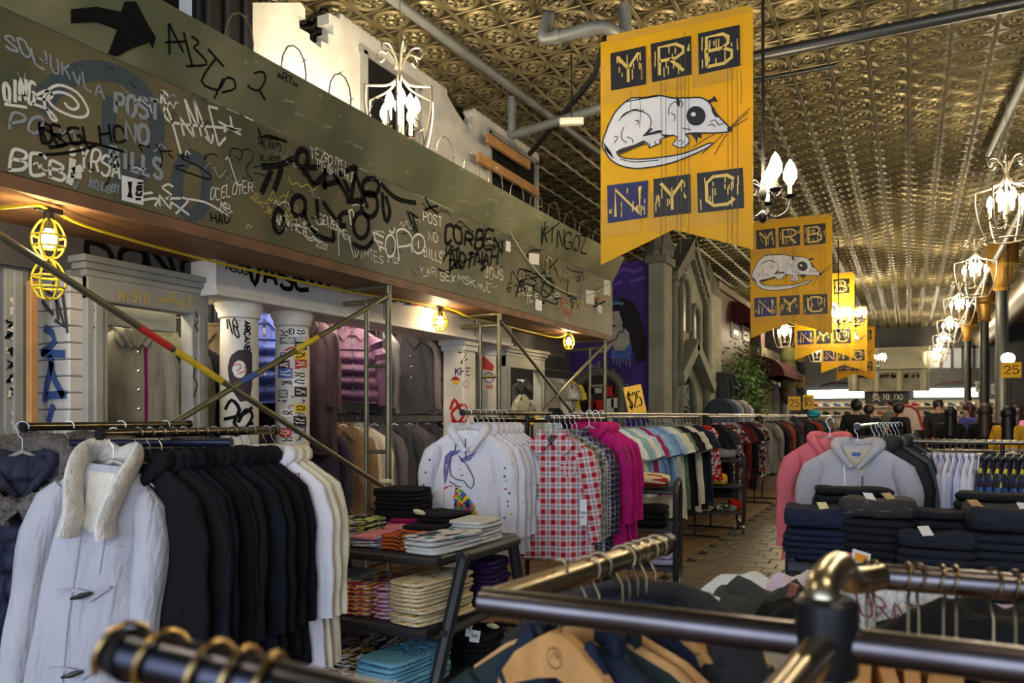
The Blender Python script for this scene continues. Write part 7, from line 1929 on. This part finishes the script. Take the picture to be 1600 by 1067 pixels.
for i, (a, dx, dy, col, lab) in enumerate(((a1, .02, .05, (214, 204, 160), 'cream'), (a2, -.04, .06, (224, 220, 216), 'white'), (a3b, -.04, .0, (224, 220, 216), 'white'), (a4, -.12, .05, (170, 132, 80), 'brown card'), (a4, .05, .0, (224, 220, 216), 'white'), (a2, .04, .1, (176, 150, 100), 'tan leather'))):
    o = obj('jeans_tag', MB().box(-.022, .022, -.032, .032, 0, .004).mesh('jeans_tag', False), mat('jtag_%d_%d_%d' % col, rgb(*col), rough=.6, var=.05), None, (a[0] + dx, a[1] - .08 + dy, a[2] + .012), (.5, .1 * math.sin(i * 2), .3 * math.sin(i * 3) + .4)); tag(o, '%s tag on folded jeans, %s along the table' % (lab, ordi(i)), 'tag')
# ================================================================== GREY HOODIE RACK
rz_ = H - .06
x_h = Xof(1341, 4.9)
rack('clothes_rack', 'rail behind the jeans with the pale grey zip hoodie in front', [(x_h, 4.8, rz_), (x_h + .05, 6.4, rz_)], .015, [(x_h + .04, 6.2, rz_)], m=m_shiny, foot=.25)
HR = ('clear plastic hanger on the grey hoodie rack', 'hangers on the grey hoodie rack')
c_gh = cloth('hoodie_heather', 176, 172, 174, var=.1, bump=.3)
gh = garment('zip_hoodie', 'pale heather grey zip hoodie facing the camera behind the jeans', 'shirt', 'garments on the grey hoodie rack', 'hoodie', c_gh, (x_h, 4.84, rz_), -.1, 1, hang=HR, L=.7, scale=(1.12, 1, 1))
gt = torso_for('hoodie', 1, .7)
gdecal('zip', gh, [[(.03, -.27 - .04 * k) for k in range(14)]], .01, m_zip, gt)
gdecal('lining', gh, [], .01, cloth('lining_cream', 196, 186, 160), gt, polys=[[(-.06, -.125), (.06, -.125), (.07, -.18), (.03, -.28), (-.03, -.2)]], off=.005)
gdecal('drawstring', gh, [[(-.055, -.16), (-.055, -.24), (-.05, -.33)]], .008, c_uw, gt, off=.009)
obj('neck_label', MB().box(-.02, .02, -.052, -.049, -.165, -.145).mesh('neck_label', False), g_blue, gh)
garment('pink_hoodie', 'salmon pink hoodie peeking out left of the grey zip hoodie', 'shirt', 'garments on the grey hoodie rack', 'hoodie', cloth('hoodie_salmon', 206, 104, 112, var=.08), (x_h - .16, 5.0, rz_ + .03), .15, 2, hang=HR, L=.72)
for i in range(7):
    garment('dark_hoodie', '%s hoodie, %s behind the grey zip hoodie' % (('charcoal', 'black', 'teal grey')[i % 3], ordi(i)), 'shirt', 'garments on the grey hoodie rack', 'hoodie', cloth('rh_%d' % (i % 3), *[(46, 46, 50), (30, 30, 33), (74, 88, 92)][i % 3]), (x_h + .08 + .02 * i, 5.05 + .14 * i, rz_), -.1, i, hang=HR, L=.7)
# ================================================================== SHIRT RAIL, SIDE ON
ys = 5.6; zs = H - .16
rack('clothes_rack', 'flat steel rail of pale shirts seen edge on at right', [(-.06, ys, zs), (1.1, ys - .0, zs)], .015, [(.0, ys, zs), (1.0, ys, zs)], m=m_shiny, footdir=(0, 1), foot=.25)
HS = ('clear plastic hanger on the pale shirt rail', 'hangers on the pale shirt rail')
cols = [('grey', (140, 142, 152))] * 1 + [('steel grey', (128, 130, 142)), ('mid grey', (120, 122, 136)), ('cool grey', (150, 152, 164)), ('white', (206, 206, 218)), ('checked white', (196, 196, 214)), ('soft white', (210, 210, 220)), ('striped white', (190, 192, 212)), ('bluish white', (196, 200, 222)), ('bright white', (214, 214, 222)), ('hazy white', (200, 202, 214))]
for i, (nm, c) in enumerate(cols):
    m = cloth('sr_' + nm.replace(' ', '_'), *c, var=.05) if 'check' not in nm else plaid('sr_check', rgb(208, 208, 222), rgb(170, 172, 196), rgb(140, 140, 170), 40, 40)
    garment('hanging_shirt', '%s shirt, %s along the pale shirt rail' % (nm, ordi(i)), 'shirt', 'shirts on the pale shirt rail', 'shirt', m, (.03 + .034 * i, ys, zs), PI / 2 - .25, i, True, None, (1, .55, 1), hang=HS, L=.72)
cam_m = printed('shirt_camo', rgb(34, 44, 84), [rgb(50, 110, 160), rgb(36, 36, 60), rgb(190, 180, 50), rgb(40, 60, 110), rgb(70, 40, 60), rgb(30, 30, 44)], 28, .9)
for i in range(9):
    garment('patterned_shirt', 'blue and yellow patterned shirt, %s along the rail at the right edge' % ordi(i), 'shirt', 'patterned shirts at the right edge', 'shirt', cam_m, (.42 + .042 * i, ys - .03, zs), PI / 2 - .25, i, True, None, (1, .6, 1), hang=HS, L=.7)
# rail behind
yr = 6.6
rack('clothes_rack', 'dark flat rail of brown shirts behind the grey hoodie', [(-.25, yr, H - .19), (.75, yr, H - .19)], .015, [(.6, yr, H - .19)], m=m_shiny, footdir=(0, 1), foot=.2)
for i in range(12):
    garment('hanging_shirt', '%s shirt, %s along the dark flat rail' % (('taupe', 'dark brown', 'grey brown')[i % 3], ordi(i)), 'shirt', 'shirts on the dark flat rail', 'shirt', cloth('br_%d' % (i % 3), *[(120, 108, 96), (62, 54, 50), (96, 88, 84)][i % 3]), (-.18 + .06 * i, yr, H - .19), PI / 2 - .2, i, False, None, (1, .55, 1), L=.7)
    hanger((-.18 + .06 * i, yr, H - .19), PI / 2 - .2, 'clear plastic hanger, %s along the dark flat rail' % ordi(i), 'hangers on the dark flat rail')

# ================================================================== MIDDLE-DISTANCE RACKS AND HEAPS
def crumple_mb(w, d, h, seed, nu=18, nv=14):
    def f(u, v):
        x, y = (u - .5) * w, (v - .5) * d
        e = (1 - abs(2 * u - 1) ** 3) * (1 - abs(2 * v - 1) ** 3)
        n = noise.noise(Vector((x * 9 / max(w, .2) * .4, y * 9 / max(d, .2) * .4, seed * 3.7))) + .5 * noise.noise(Vector((x * 22, y * 22, seed)))
        r = abs(noise.noise(Vector((x * 14, y * 10, seed * 2.1))))
        return (x + .03 * noise.noise(Vector((y * 8, seed, 1))), y + .03 * noise.noise(Vector((x * 8, seed, 5))), max(0.0, h * e * (.75 + .35 * n) + .25 * h * r * e))
    return MB().grid(f, nu, nv)
def heap(name, label, cat, group, m, loc, w, d, h, rz, seed):
    o = obj(name, crumple_mb(w, d, h, seed).mesh(name), m, None, loc, (0, 0, rz)); return tag(o, label, cat, group)
mid = [(8.4, -.4, 1.9, H - .36), (11.0, -.6, 1.3, H - .42), (22.3, -1.0, 1.4, H - .25), (25.2, -1.2, 4.0, H - .2)]
k = 0
for ri, (y, xa, xb, z) in enumerate(mid):
    lab = ('nearest', 'second', 'third', 'farthest')[ri]
    rack('clothes_rack', '%s of the cross racks in the middle distance' % lab, [(xa, y, z), (xb, y, z)], .015, [(xa + .1, y, z), (xb - .1, y, z)], m=m_shiny, footdir=(0, 1), foot=.25)
    o = thing('display_shelf', 'dark shelf of folded clothes behind the %s cross rack' % lab, 'shelf', ((xa + xb) / 2, y + .7, 0))
    part('shelf_top', MB().box(xa, xb, y + .45, y + .95, z - .12, z - .08, ch=.01), m_tb, o, False)
    for x in (xa + .05, xb - .05): part('leg', MB().tube([(x, y + .7, 0), (x, y + .7, z - .1)], .025, 8), m_tb, o)
    n = 16
    for i in range(n):
        c = [(110, 104, 96), (40, 40, 44), (150, 146, 140), (70, 74, 92), (50, 46, 48), (170, 160, 140), (88, 40, 44)][(i * 2 + ri) % 7]
        cn = ['brown', 'black', 'pale', 'blue', 'dark', 'sand', 'wine'][(i * 2 + ri) % 7]
        garment('hanging_garment', '%s garment, %s along the %s cross rack' % (cn, ordi(i), lab), 'clothing', 'garments on the %s cross rack' % lab, 'shirt', cloth('mid_%s' % cn, *c), (xa + .1 + (xb - xa - .2) * i / (n - 1), y, z), PI / 2 - .2, i, False, L=.75)
    for i in range(6):
        c = [(170, 166, 150), (80, 90, 120), (60, 58, 60), (196, 190, 176), (120, 112, 90), (44, 44, 48)][(i + ri) % 6]
        cn = ['cream', 'blue', 'dark grey', 'white', 'khaki', 'black'][(i + ri) % 6]
        heap('crumpled_clothes', '%s crumpled top, %s on the shelf behind the %s cross rack' % (cn, ordi(i), lab), 'clothing', 'clothes on the %s cross shelf' % lab, cloth('heap_%s' % cn.replace(' ', '_'), *c), (xa + .15 + (xb - xa - .3) * i / 5, y + .7, z - .085), .34, .44, .1, .3 * i, i + ri * 7)
q = at_d(1224, 648, 20)
o = obj('turquoise_cap', MB().ell((0, 0, 0), .16, .16, .1, 12, 8).tube([(-.05, -.14, -.03), (.05, -.24, -.05)], [.1, .08], 8, flat=.15).mesh('turquoise_cap'), cloth('cap_turq', 40, 150, 170), None, (-2.0, 19.6, H + .05)); tag(o, 'turquoise cap on the far left stand', 'cap')
q = at_d(1418, 650, 17)
tri = obj('triangle_sign', MB().tube([(-.32, 0, -.3), (-.2, 0, .12), (-.06, 0, .22), (.06, 0, .22), (.2, 0, .12), (.32, 0, -.3)], .03, 8).mesh('triangle_sign'), mat('sign_red', rgb(160, 40, 44), rough=.5), None, q, (0, 0, .3)); tag(tri, 'red outlined triangular sign standing among the far racks', 'sign')
obj('sign_face', MB().slab([(-.3, -.3), (-.18, .1), (-.05, .2), (.05, .2), (.18, .1), (.3, -.3)], lambda p: (p[0], 0, p[1]), (0, 1, 0), .01).mesh('sign_face', False), mat('sign_pale', rgb(190, 170, 160), rough=.6, var=.2), tri)
obj('sign_post', MB().tube([(0, .02, -.3), (0, .02, -1.5)], .02, 6).mesh('sign_post'), m_black, tri)

# ================================================================== SHOPPERS
def skin_obj(name, verts, edges, radii, m, parent, root=0, sub=1):
    me = bpy.data.meshes.new(name); me.from_pydata(verts, edges, []); me.update()
    o = bpy.data.objects.new(name, me); COL.objects.link(o); me.materials.append(m)
    md = o.modifiers.new('skin', 'SKIN'); md.use_smooth_shade = True
    sv = me.skin_vertices[0].data
    for i, r in enumerate(radii): sv[i].radius = r if isinstance(r, tuple) else (r, r); sv[i].use_root = i == root
    s = o.modifiers.new('sub', 'SUBSURF'); s.levels = sub; s.render_levels = sub
    o.parent = parent
    return o
def person(px, d, top_y, rz, label, shirt, hair, long_hair=False, trousers=(30, 32, 40), arms='down', woman=False, skin=(196, 150, 122)):
    q = at_d(px, top_y, d); hgt = max(1.55, min(1.9, q.z))
    k = hgt / 1.75
    o = thing('person', label, 'person', (q.x, q.y, 0), rz); o.scale = (k, k, k)
    ms = mat('skin_%d_%d_%d' % skin, rgb(*skin), rough=.55, var=.05); mh = mat('hair_%d_%d_%d' % hair, rgb(*hair), rough=.45, var=.3, vscale=30); mt = cloth('top_%d_%d_%d' % shirt, *shirt); ml = cloth('legs_%d_%d_%d' % trousers, *trousers)
    sw = .17 if woman else .2
    hz = .75 if arms == 'down' else 1.05
    def arm(s):
        if arms == 'down': return [(s * sw, 0, 1.42), (s * (sw + .05), .0, 1.15), (s * (sw + .04), -.06, .9), (s * (sw + .03), -.09, .81)]
        return [(s * sw, 0, 1.42), (s * (sw + .06), -.02, 1.15), (s * (sw - .02), -.24, 1.08), (s * (sw - .06), -.32, 1.1)]
    # skin: head, neck, torso core, arms, legs as one figure
    V = [(0, 0, .95), (0, 0, 1.2), (0, 0, 1.4), (0, .0, 1.5), (0, -.01, 1.56), (0, -.015, 1.66)]
    E = [(0, 1), (1, 2), (2, 3), (3, 4), (4, 5)]; Rr = [(.1, .08), (.1, .08), (.09, .07), .045, .07, (.075, .085)]
    for s in (-1, 1):
        b = len(V); A = arm(s); V += A; E += [(2, b), (b, b + 1), (b + 1, b + 2), (b + 2, b + 3)]; Rr += [.05, .042, .032, .035]
        b = len(V); V += [(s * .09, 0, .88), (s * .1, -.01, .48), (s * .1, .02, .08), (s * .1, -.12, .03)]; E += [(0, b), (b, b + 1), (b + 1, b + 2), (b + 2, b + 3)]; Rr += [.08, .055, .04, .035]
    skin_obj('body', V, E, Rr, ms, o)
    # top
    V = [(0, 0, .92), (0, 0, 1.15), (0, 0, 1.38), (0, .01, 1.485)]; E = [(0, 1), (1, 2), (2, 3)]; Rr = [(.17, .13), (.17, .13), (.19, .13), (.1, .09)]
    for s in (-1, 1):
        A = arm(s); b = len(V); V += A[:3]; E += [(2, b), (b, b + 1), (b + 1, b + 2)]; Rr += [.085, .068, .052]
    skin_obj('top', V, E, Rr, mt, o)
    V = [(0, 0, .95)]; E = []; Rr = [(.16, .12)]
    for s in (-1, 1):
        b = len(V); V += [(s * .09, 0, .86), (s * .1, -.01, .48), (s * .1, .02, .1)]; E += [(0, b), (b, b + 1), (b + 1, b + 2)]; Rr += [.1, .075, .065]
    skin_obj('trousers', V, E, Rr, ml, o)
    hb = MB().ell((0, .035, 1.675), .108, .112, .125, 14, 9)
    if long_hair:
        hb.grid(lambda u, v: ((.088 + .03 * v) * math.cos(PI * (-.12 + 1.24 * u)), .02 + (.11 + .02 * v) * math.sin(PI * (-.12 + 1.24 * u)), 1.69 - .42 * v), 14, 8)
        hb.grid(lambda u, v: ((.08 + .03 * v) * math.cos(PI * (-.12 + 1.24 * u)), .02 + (.08 + .02 * v) * math.sin(PI * (-.12 + 1.24 * u)), 1.69 - .42 * v), 14, 8)
    obj('hair', hb.mesh('hair'), mh, o)
    fc_ = MB().ell((0, -.105, 1.645), .013, .02, .02, 8, 6).ell((-.085, 0, 1.64), .012, .02, .03, 8, 6).ell((.085, 0, 1.64), .012, .02, .03, 8, 6)
    obj('nose_and_ears', fc_.mesh('nose_and_ears'), ms, o)
    obj('eyes', MB().ell((-.032, -.09, 1.665), .012, .008, .007, 8, 5).ell((.032, -.09, 1.665), .012, .008, .007, 8, 5).mesh('eyes'), m_bblack, o)
    obj('mouth', MB().ell((0, -.088, 1.6), .024, .008, .006, 8, 5).mesh('mouth'), mat('lips', rgb(150, 80, 74), rough=.5), o)
    return o
person(1338, 15.5, 626, 3.3, 'person in a black jacket with short dark hair, back turned', (28, 28, 32), (26, 22, 20))
person(1359, 17, 634, 2.6, 'person with brown hair just right of the black-jacketed shopper', (36, 38, 46), (50, 36, 28))
person(1393, 19, 624, -.9, 'person in a sage green top turned sideways by the skull sign', (110, 116, 100), (24, 20, 18), arms='up')
person(1406, 16.5, 632, 2.4, 'person with black hair in dark clothes beside the sage top', (36, 34, 40), (20, 18, 18), woman=True)
person(1466, 17, 626, .2, 'person with short dark hair facing the camera in a dark top', (40, 40, 46), (30, 26, 24))
person(1486, 13, 638, 2.9, 'person with shoulder-length black hair seen from behind', (30, 30, 34), (18, 16, 16), True, woman=True)
person(1512, 14, 630, -1.1, 'person in a bright blue top facing left', (74, 70, 160), (58, 36, 28), True, woman=True, arms='up')
person(1539, 11.5, 634, 3.0, 'person with long brown hair and a black top, back turned', (26, 24, 26), (60, 40, 26), True, woman=True)
person(1576, 11, 638, 2.9, 'person with long black hair and a mustard yellow top at the right edge', (214, 160, 40), (16, 15, 16), True, woman=True)
person(1592, 15, 636, 2.4, 'person in a pink top at the extreme right edge', (200, 120, 150), (40, 28, 24), True, woman=True)

# ================================================================== FOREGROUND RACK
PR = .018
K0 = at_d(770, 940, 1.0); KA = at_d(1040, 850, 1.42); J1 = at_d(1595, 1040, .735)
m_fg = mat('gunmetal', rgb(178, 166, 138), rough=.3, metal=1.0, var=.25, vscale=16)
m_fg2 = mat('gunmetal_dark', rgb(104, 98, 100), rough=.3, metal=1.0, var=.25, vscale=12)
fr = thing('pipe_rack', 'close gunmetal pipe rack filling the lower right foreground', 'rack', (K0.x, K0.y, 0))
ad = (KA - K0).normalized(); bd_ = (J1 - K0).normalized()
part('arm', MB().tube([K0 - ad * .0, KA], PR, 20), m_fg, fr)
part('arm_cap', MB().tube([KA - ad * .012, KA + ad * .012], [PR * 1.15, PR * 1.05], 20), m_black, fr)
part('cross_pipe', MB().tube([K0 - bd_ * .014, J1 + bd_ * .5], PR, 20), m_fg2, fr)
part('corner_weld', MB().ell(K0 - bd_ * .004, PR * 1.02, PR * 1.02, PR * 1.02, 14, 10), m_fg2, fr)
JT = K0.lerp(J1, .70)
part('collar', MB().lathe([(.03, -.045), (.032, -.04), (.032, .03), (.026, .036), (.019, .036)], 24, Matrix.Translation(JT + Vector((0, 0, .012)))), m_black, fr)
rA = at_d(1340, 898, 1.1); rB = at_d(1600, 918, 1.03); rd = (rB - rA).normalized()
el = spline([JT + Vector((0, 0, .03)), JT + Vector((0, 0, .055)) + DV * .01, JT.lerp(rA, .35) + Vector((0, 0, .055)), rA + (JT - rA) * .25 + Vector((0, 0, .01)), rA + rd * .03], 6)
part('elbow_pipe', MB().tube(el, PR, 18), m_fg, fr)
part('rear_rail', MB().tube([rA, rB + rd * .4], PR, 20), m_fg2, fr)
part('front_arm', MB().tube([JT, JT - ad * .28 + Vector((0, 0, -.02))], PR, 18), m_fg, fr)
part('post', MB().tube([(JT.x, JT.y, 0), JT], PR, 14), m_fg2, fr)
part('base_bar', MB().tube([(JT.x - .4, JT.y, .03), (JT.x + .4, JT.y, .03)], PR, 10), m_fg2, fr)
# second pipe at the lower left
L0, L1_ = at_d(200, 1022, .56), at_d(480, 1086, .50)
ld = (L1_ - L0).normalized()
fl2 = thing('pipe_rack', 'dark pipe end wound with hanger hooks in the lower left corner', 'rack', (L1_.x, L1_.y, 0))
part('rail', MB().tube([L0, L1_ + ld * .5], PR, 24), mat('gunmetal_black', rgb(66, 66, 76), rough=.28, metal=1.0, var=.2, vscale=12), fl2)
part('end_cap', MB().tube([L0 - ld * .012, L0 + ld * .006], [PR * .9, PR * 1.12], 24), m_black, fl2)
pe = L1_ + ld * .3
part('post', MB().tube([(pe.x, pe.y, 0), pe], PR, 12), m_fg2, fl2)
part('base_bar', MB().tube([(pe.x, pe.y - .3, .03), (pe.x, pe.y + .3, .03)], PR, 10), m_fg2, fl2)
m_brass = mat('hook_brass', rgb(176, 146, 92), rough=.3, metal=1.0, var=.1)
m_hwood = mat('hanger_wood', rgb(196, 144, 84), rough=.4, var=.18, vscale=14, bump=.05)
wood = MB()
wf = [(-.2, -.175), (-.14, -.13), (-.06, -.098), (-.02, -.085), (.02, -.085), (.06, -.096), (.14, -.13), (.2, -.175), (.2, -.195), (.13, -.175), (.06, -.158), (0, -.148), (-.06, -.158), (-.13, -.175), (-.2, -.195)]
wood.slab(wf, lambda q: (q[0], -.009, q[1]), (0, 1, 0), .018)
ME_WOOD = wood.mesh('wooden_hanger', False)
BH = MB(); BH.tube([(.0215 * math.cos(math.radians(a)), .003 * math.sin(math.radians(a * 2)), .0215 * math.sin(math.radians(a))) for a in range(-30, 211, 12)] + [(-.008, 0, -.03), (0, 0, -.045), (0, 0, -.095)], .0022, 8)
ME_BH = BH.mesh('hook')
def whanger(p, ax, label, group, mh=m_brass, wobble=0.0):
    rz = math.atan2(ax.y, ax.x) - PI / 2 + wobble
    o = obj('wooden_hanger', ME_WOOD, m_hwood, None, p, (0, 0, rz)); tag(o, label, 'hanger', group)
    obj('hook', ME_BH, mh, o)
    return o, rz
rng = random.Random(14)
c_dk = [cloth('jk_midnight', 30, 38, 54, bump=.4), cloth('jk_bottle', 34, 46, 46, bump=.4), cloth('jk_ink', 26, 28, 38, bump=.4)]
ts = [.31, .46, .53, .68, .73, .79, .85, .92]
for i, t in enumerate(ts):
    p = K0.lerp(KA, t)
    o, rz = whanger(p + Vector((0, 0, .008 if i == 0 else 0)), ad, 'wooden hanger, %s along the diagonal foreground arm from its corner' % ordi(i), 'hangers on the foreground arm', m_hookdark, rng.uniform(-.25, .25))
    if i == 0:
        o.scale = (.62, 1, 1)
        mb = MB()
        for st in (ring(0, -.12, .024, .015), [(-.012, -.122), (0, -.11), (.012, -.116), (.02, -.122)], ring(.008, -.116, .003, .003, 6)):
            ribbon(mb, st, .0016, lambda x, z: (Vector((x, -.0095, z)), Vector((0, -1, 0))))
        obj('burned_emblem', mb.mesh('burned_emblem', False), mat('burn', rgb(90, 56, 30), rough=.6), o)
    if i in (0, 1, 3, 5, 7):
        garment('dark_jacket', '%s jacket, %s on the diagonal foreground arm' % (('denim navy', 'bottle green', 'midnight', 'ink', 'dusky blue')[i % 5], ordi(i)), 'jacket', 'jackets on the foreground arm', 'jacket', c_dk[i % 3], p + ad * (.05 if i == 0 else 0), rz, i, True, None, (1, .8, 1))
# black sherpa collar on the far end of the arm
p = K0.lerp(KA, .74)
sh_ = obj('sherpa_jacket', torso_for('jacket', 1).mesh('sherpa_jacket'), c_dk[2], None, p + Vector((0, 0, -.03)), (0, 0, rz)); tag(sh_, 'black sherpa-collared jacket at the far end of the foreground arm', 'jacket', 'jackets on the foreground arm')
fm = fur_ring(31, .055)
obj('sherpa_collar', fm.mesh('sherpa_collar'), mat('sherpa_black', rgb(34, 34, 40), rough=1, var=.3, vscale=60, bump=1, bscale=80), sh_)
# hooks over the rear rail with stubby wooden hangers
for i, px in enumerate((1355, 1368, 1423, 1440, 1478, 1498, 1555, 1588)):
    t = (px - 1340) / 260.0
    p = rA.lerp(rB, t)
    o, rz2 = whanger(p, rd, 'wooden hanger, %s along the rear foreground rail' % ordi(i), 'hangers on the rear foreground rail', m_hookdark, rng.uniform(-.3, .3))
    if i % 2: garment('dark_shirt', 'black top, %s under the rear foreground rail' % ordi(i // 2), 'shirt', 'tops under the rear foreground rail', 'shirt', c_dk[2], p + Vector((0, 0, -.06)), rz2, i, True, None, (1, .6, 1))
for i, px in enumerate((196, 262, 342, 388, 430)):
    t = (px - 200) / 280.0; p = L0.lerp(L1_, t)
    whanger(p, ld, 'wooden hanger, %s along the lower left pipe' % ordi(i), 'hangers on the lower left pipe', m_brass, -.35 + .1 * i)

# ================================================================== HEAP BESIDE THE AISLE
hz_ = H - .58
q = at_d(1200, 950, 2.15)
hs = thing('low_display_stand', 'low black stand piled with crumpled clothes beside the foreground rack', 'stand', (q.x, q.y, 0))
hx, hy = q.x + .25, q.y + .1
part('stand_top', MB().box(hx - .55, hx + .75, hy - .35, hy + .35, hz_ - .05, hz_, ch=.01), m_tb, hs, False)
for sx in (-.5, .7):
    for sy in (-.3, .3): part('leg', MB().tube([(hx + sx, hy + sy, 0), (hx + sx, hy + sy, hz_ - .03)], .02, 8), m_tb, hs)
items = [('navy crumpled jeans with an orange tag', dn[0], 1150, 958, 2.1, .34, .3, .09, .3), ('grey-green crumpled shirt with rust trim', cloth('shirt_moss', 62, 64, 58), 1205, 950, 2.05, .34, .34, .16, .8), ('white crumpled tee behind the moss shirt', pt_white, 1165, 930, 2.4, .3, .26, .1, .2), ('pale pink crumpled cap', cloth('cap_pink', 226, 206, 214), 1240, 912, 2.3, .22, .2, .13, .4), ('white crumpled cloth by the rack collar', pt_white, 1270, 925, 2.35, .26, .24, .1, .9), ('dark crumpled top under the collar', pt_black, 1240, 960, 1.95, .36, .3, .12, .1)]
for i, (nm, m, px, py, d, w, dd, h, rz) in enumerate(items):
    q = at_d(px, py, d)
    heap('crumpled_clothes', nm, 'clothing', 'heap on the low stand', m, (q.x, q.y, max(hz_, q.z - h * .6)), w, dd, h, rz, i + 40)
q = at_d(1205, 968, 1.98)
o = obj('rust_trim', MB().tube(spline([(-.09, 0, -.02), (-.04, .0, .015), (.0, 0, -.015), (.04, 0, .03), (.06, 0, .09)], 5), .022, 8, flat=.5).mesh('rust_trim'), mat('rust_leather', rgb(150, 84, 70), rough=.6, var=.3, vscale=40), None, q, (0, 0, YAW)); tag(o, 'rust coloured shirt hem edging on the heap', 'clothing', 'heap on the low stand')
for i, (px, py, d) in enumerate(((1123, 944, 2.05), (1345, 872, 2.0))):
    q = at_d(px, py, d)
    o = obj('orange_tag', MB().box(-.024, .024, -.001, .001, -.018, .018).mesh('orange_tag', False), m_paper, None, q, (-.3, .3, YAW)); tag(o, ('white tag with an orange panel on the heap', 'white tag with an orange panel behind the foreground elbow')[i], 'tag')
    obj('orange_panel', MB().box(-.017, .017, -.0025, -.0015, -.010, .010).mesh('orange_panel', False), mat('orange_ink', rgb(240, 160, 20), rough=.6, var=0), o)
q = at_d(1318, 878, 2.1)
heap('crumpled_clothes', 'small red crumpled top behind the foreground elbow', 'clothing', 'heap on the low stand', cloth('heap_red', 196, 50, 66), (q.x, q.y, q.z - .03), .14, .14, .06, .2, 77)
# white lettered tee below the rear rail
q = at_d(1412, 990, 1.5)
gt_ = obj('lettered_tee', FOLD[1], pt_white, None, q, (.9, 0, YAW), slot=False); gt_.scale = (.25, .24, .03); tag(gt_, 'white tee with brown script lettering under the rear foreground rail', 'shirt')
if gt_.material_slots[0].material is not pt_white: gt_.material_slots[0].link = 'OBJECT'; gt_.material_slots[0].material = pt_white
mw = Matrix.Translation(q) @ Euler((.9, 0, YAW)).to_matrix().to_4x4()
mb = MB(); rr2 = random.Random(6)
for st in text_strokes('GRATEF', -.09, .02, .09, -.02, .05, 0, .05, rr2, up=(0, 1)) + text_strokes('OF', -.05, -.04, -.01, -.05, .03, 0, .05, rr2, up=(0, 1)):
    ribbon(mb, st, .004, lambda x, y: (mw @ Vector((x, y, .035)), (mw.to_3x3() @ Vector((0, 0, 1)))))
part('script_lettering', mb, mat('script_brown', rgb(120, 50, 70), rough=.7), gt_, False)
hs2 = thing('low_display_stand', 'low black stand under the white lettered tee at right', 'stand', (q.x, q.y, 0))
part('stand_top', MB().box(q.x - .35, q.x + .6, q.y - .3, q.y + .35, q.z - .16, q.z - .12, ch=.01), m_tb, hs2, False)
for sx in (-.3, .55): part('leg', MB().tube([(q.x + sx, q.y, 0), (q.x + sx, q.y, q.z - .14)], .02, 8), m_tb, hs2)
q2 = at_d(1550, 948, 1.5)
heap('crumpled_clothes', 'lilac and white crumpled top at the lower right', 'clothing', 'clothes on the right low stand', cloth('lilac_top', 200, 176, 206), (q2.x, q2.y, q2.z - .05), .3, .2, .06, .3, 81)
q2 = at_d(1540, 975, 1.35)
heap('crumpled_clothes', 'black crumpled top at the lower right', 'clothing', 'clothes on the right low stand', pt_black, (q2.x, q2.y, q2.z - .05), .4, .24, .1, .1, 82)
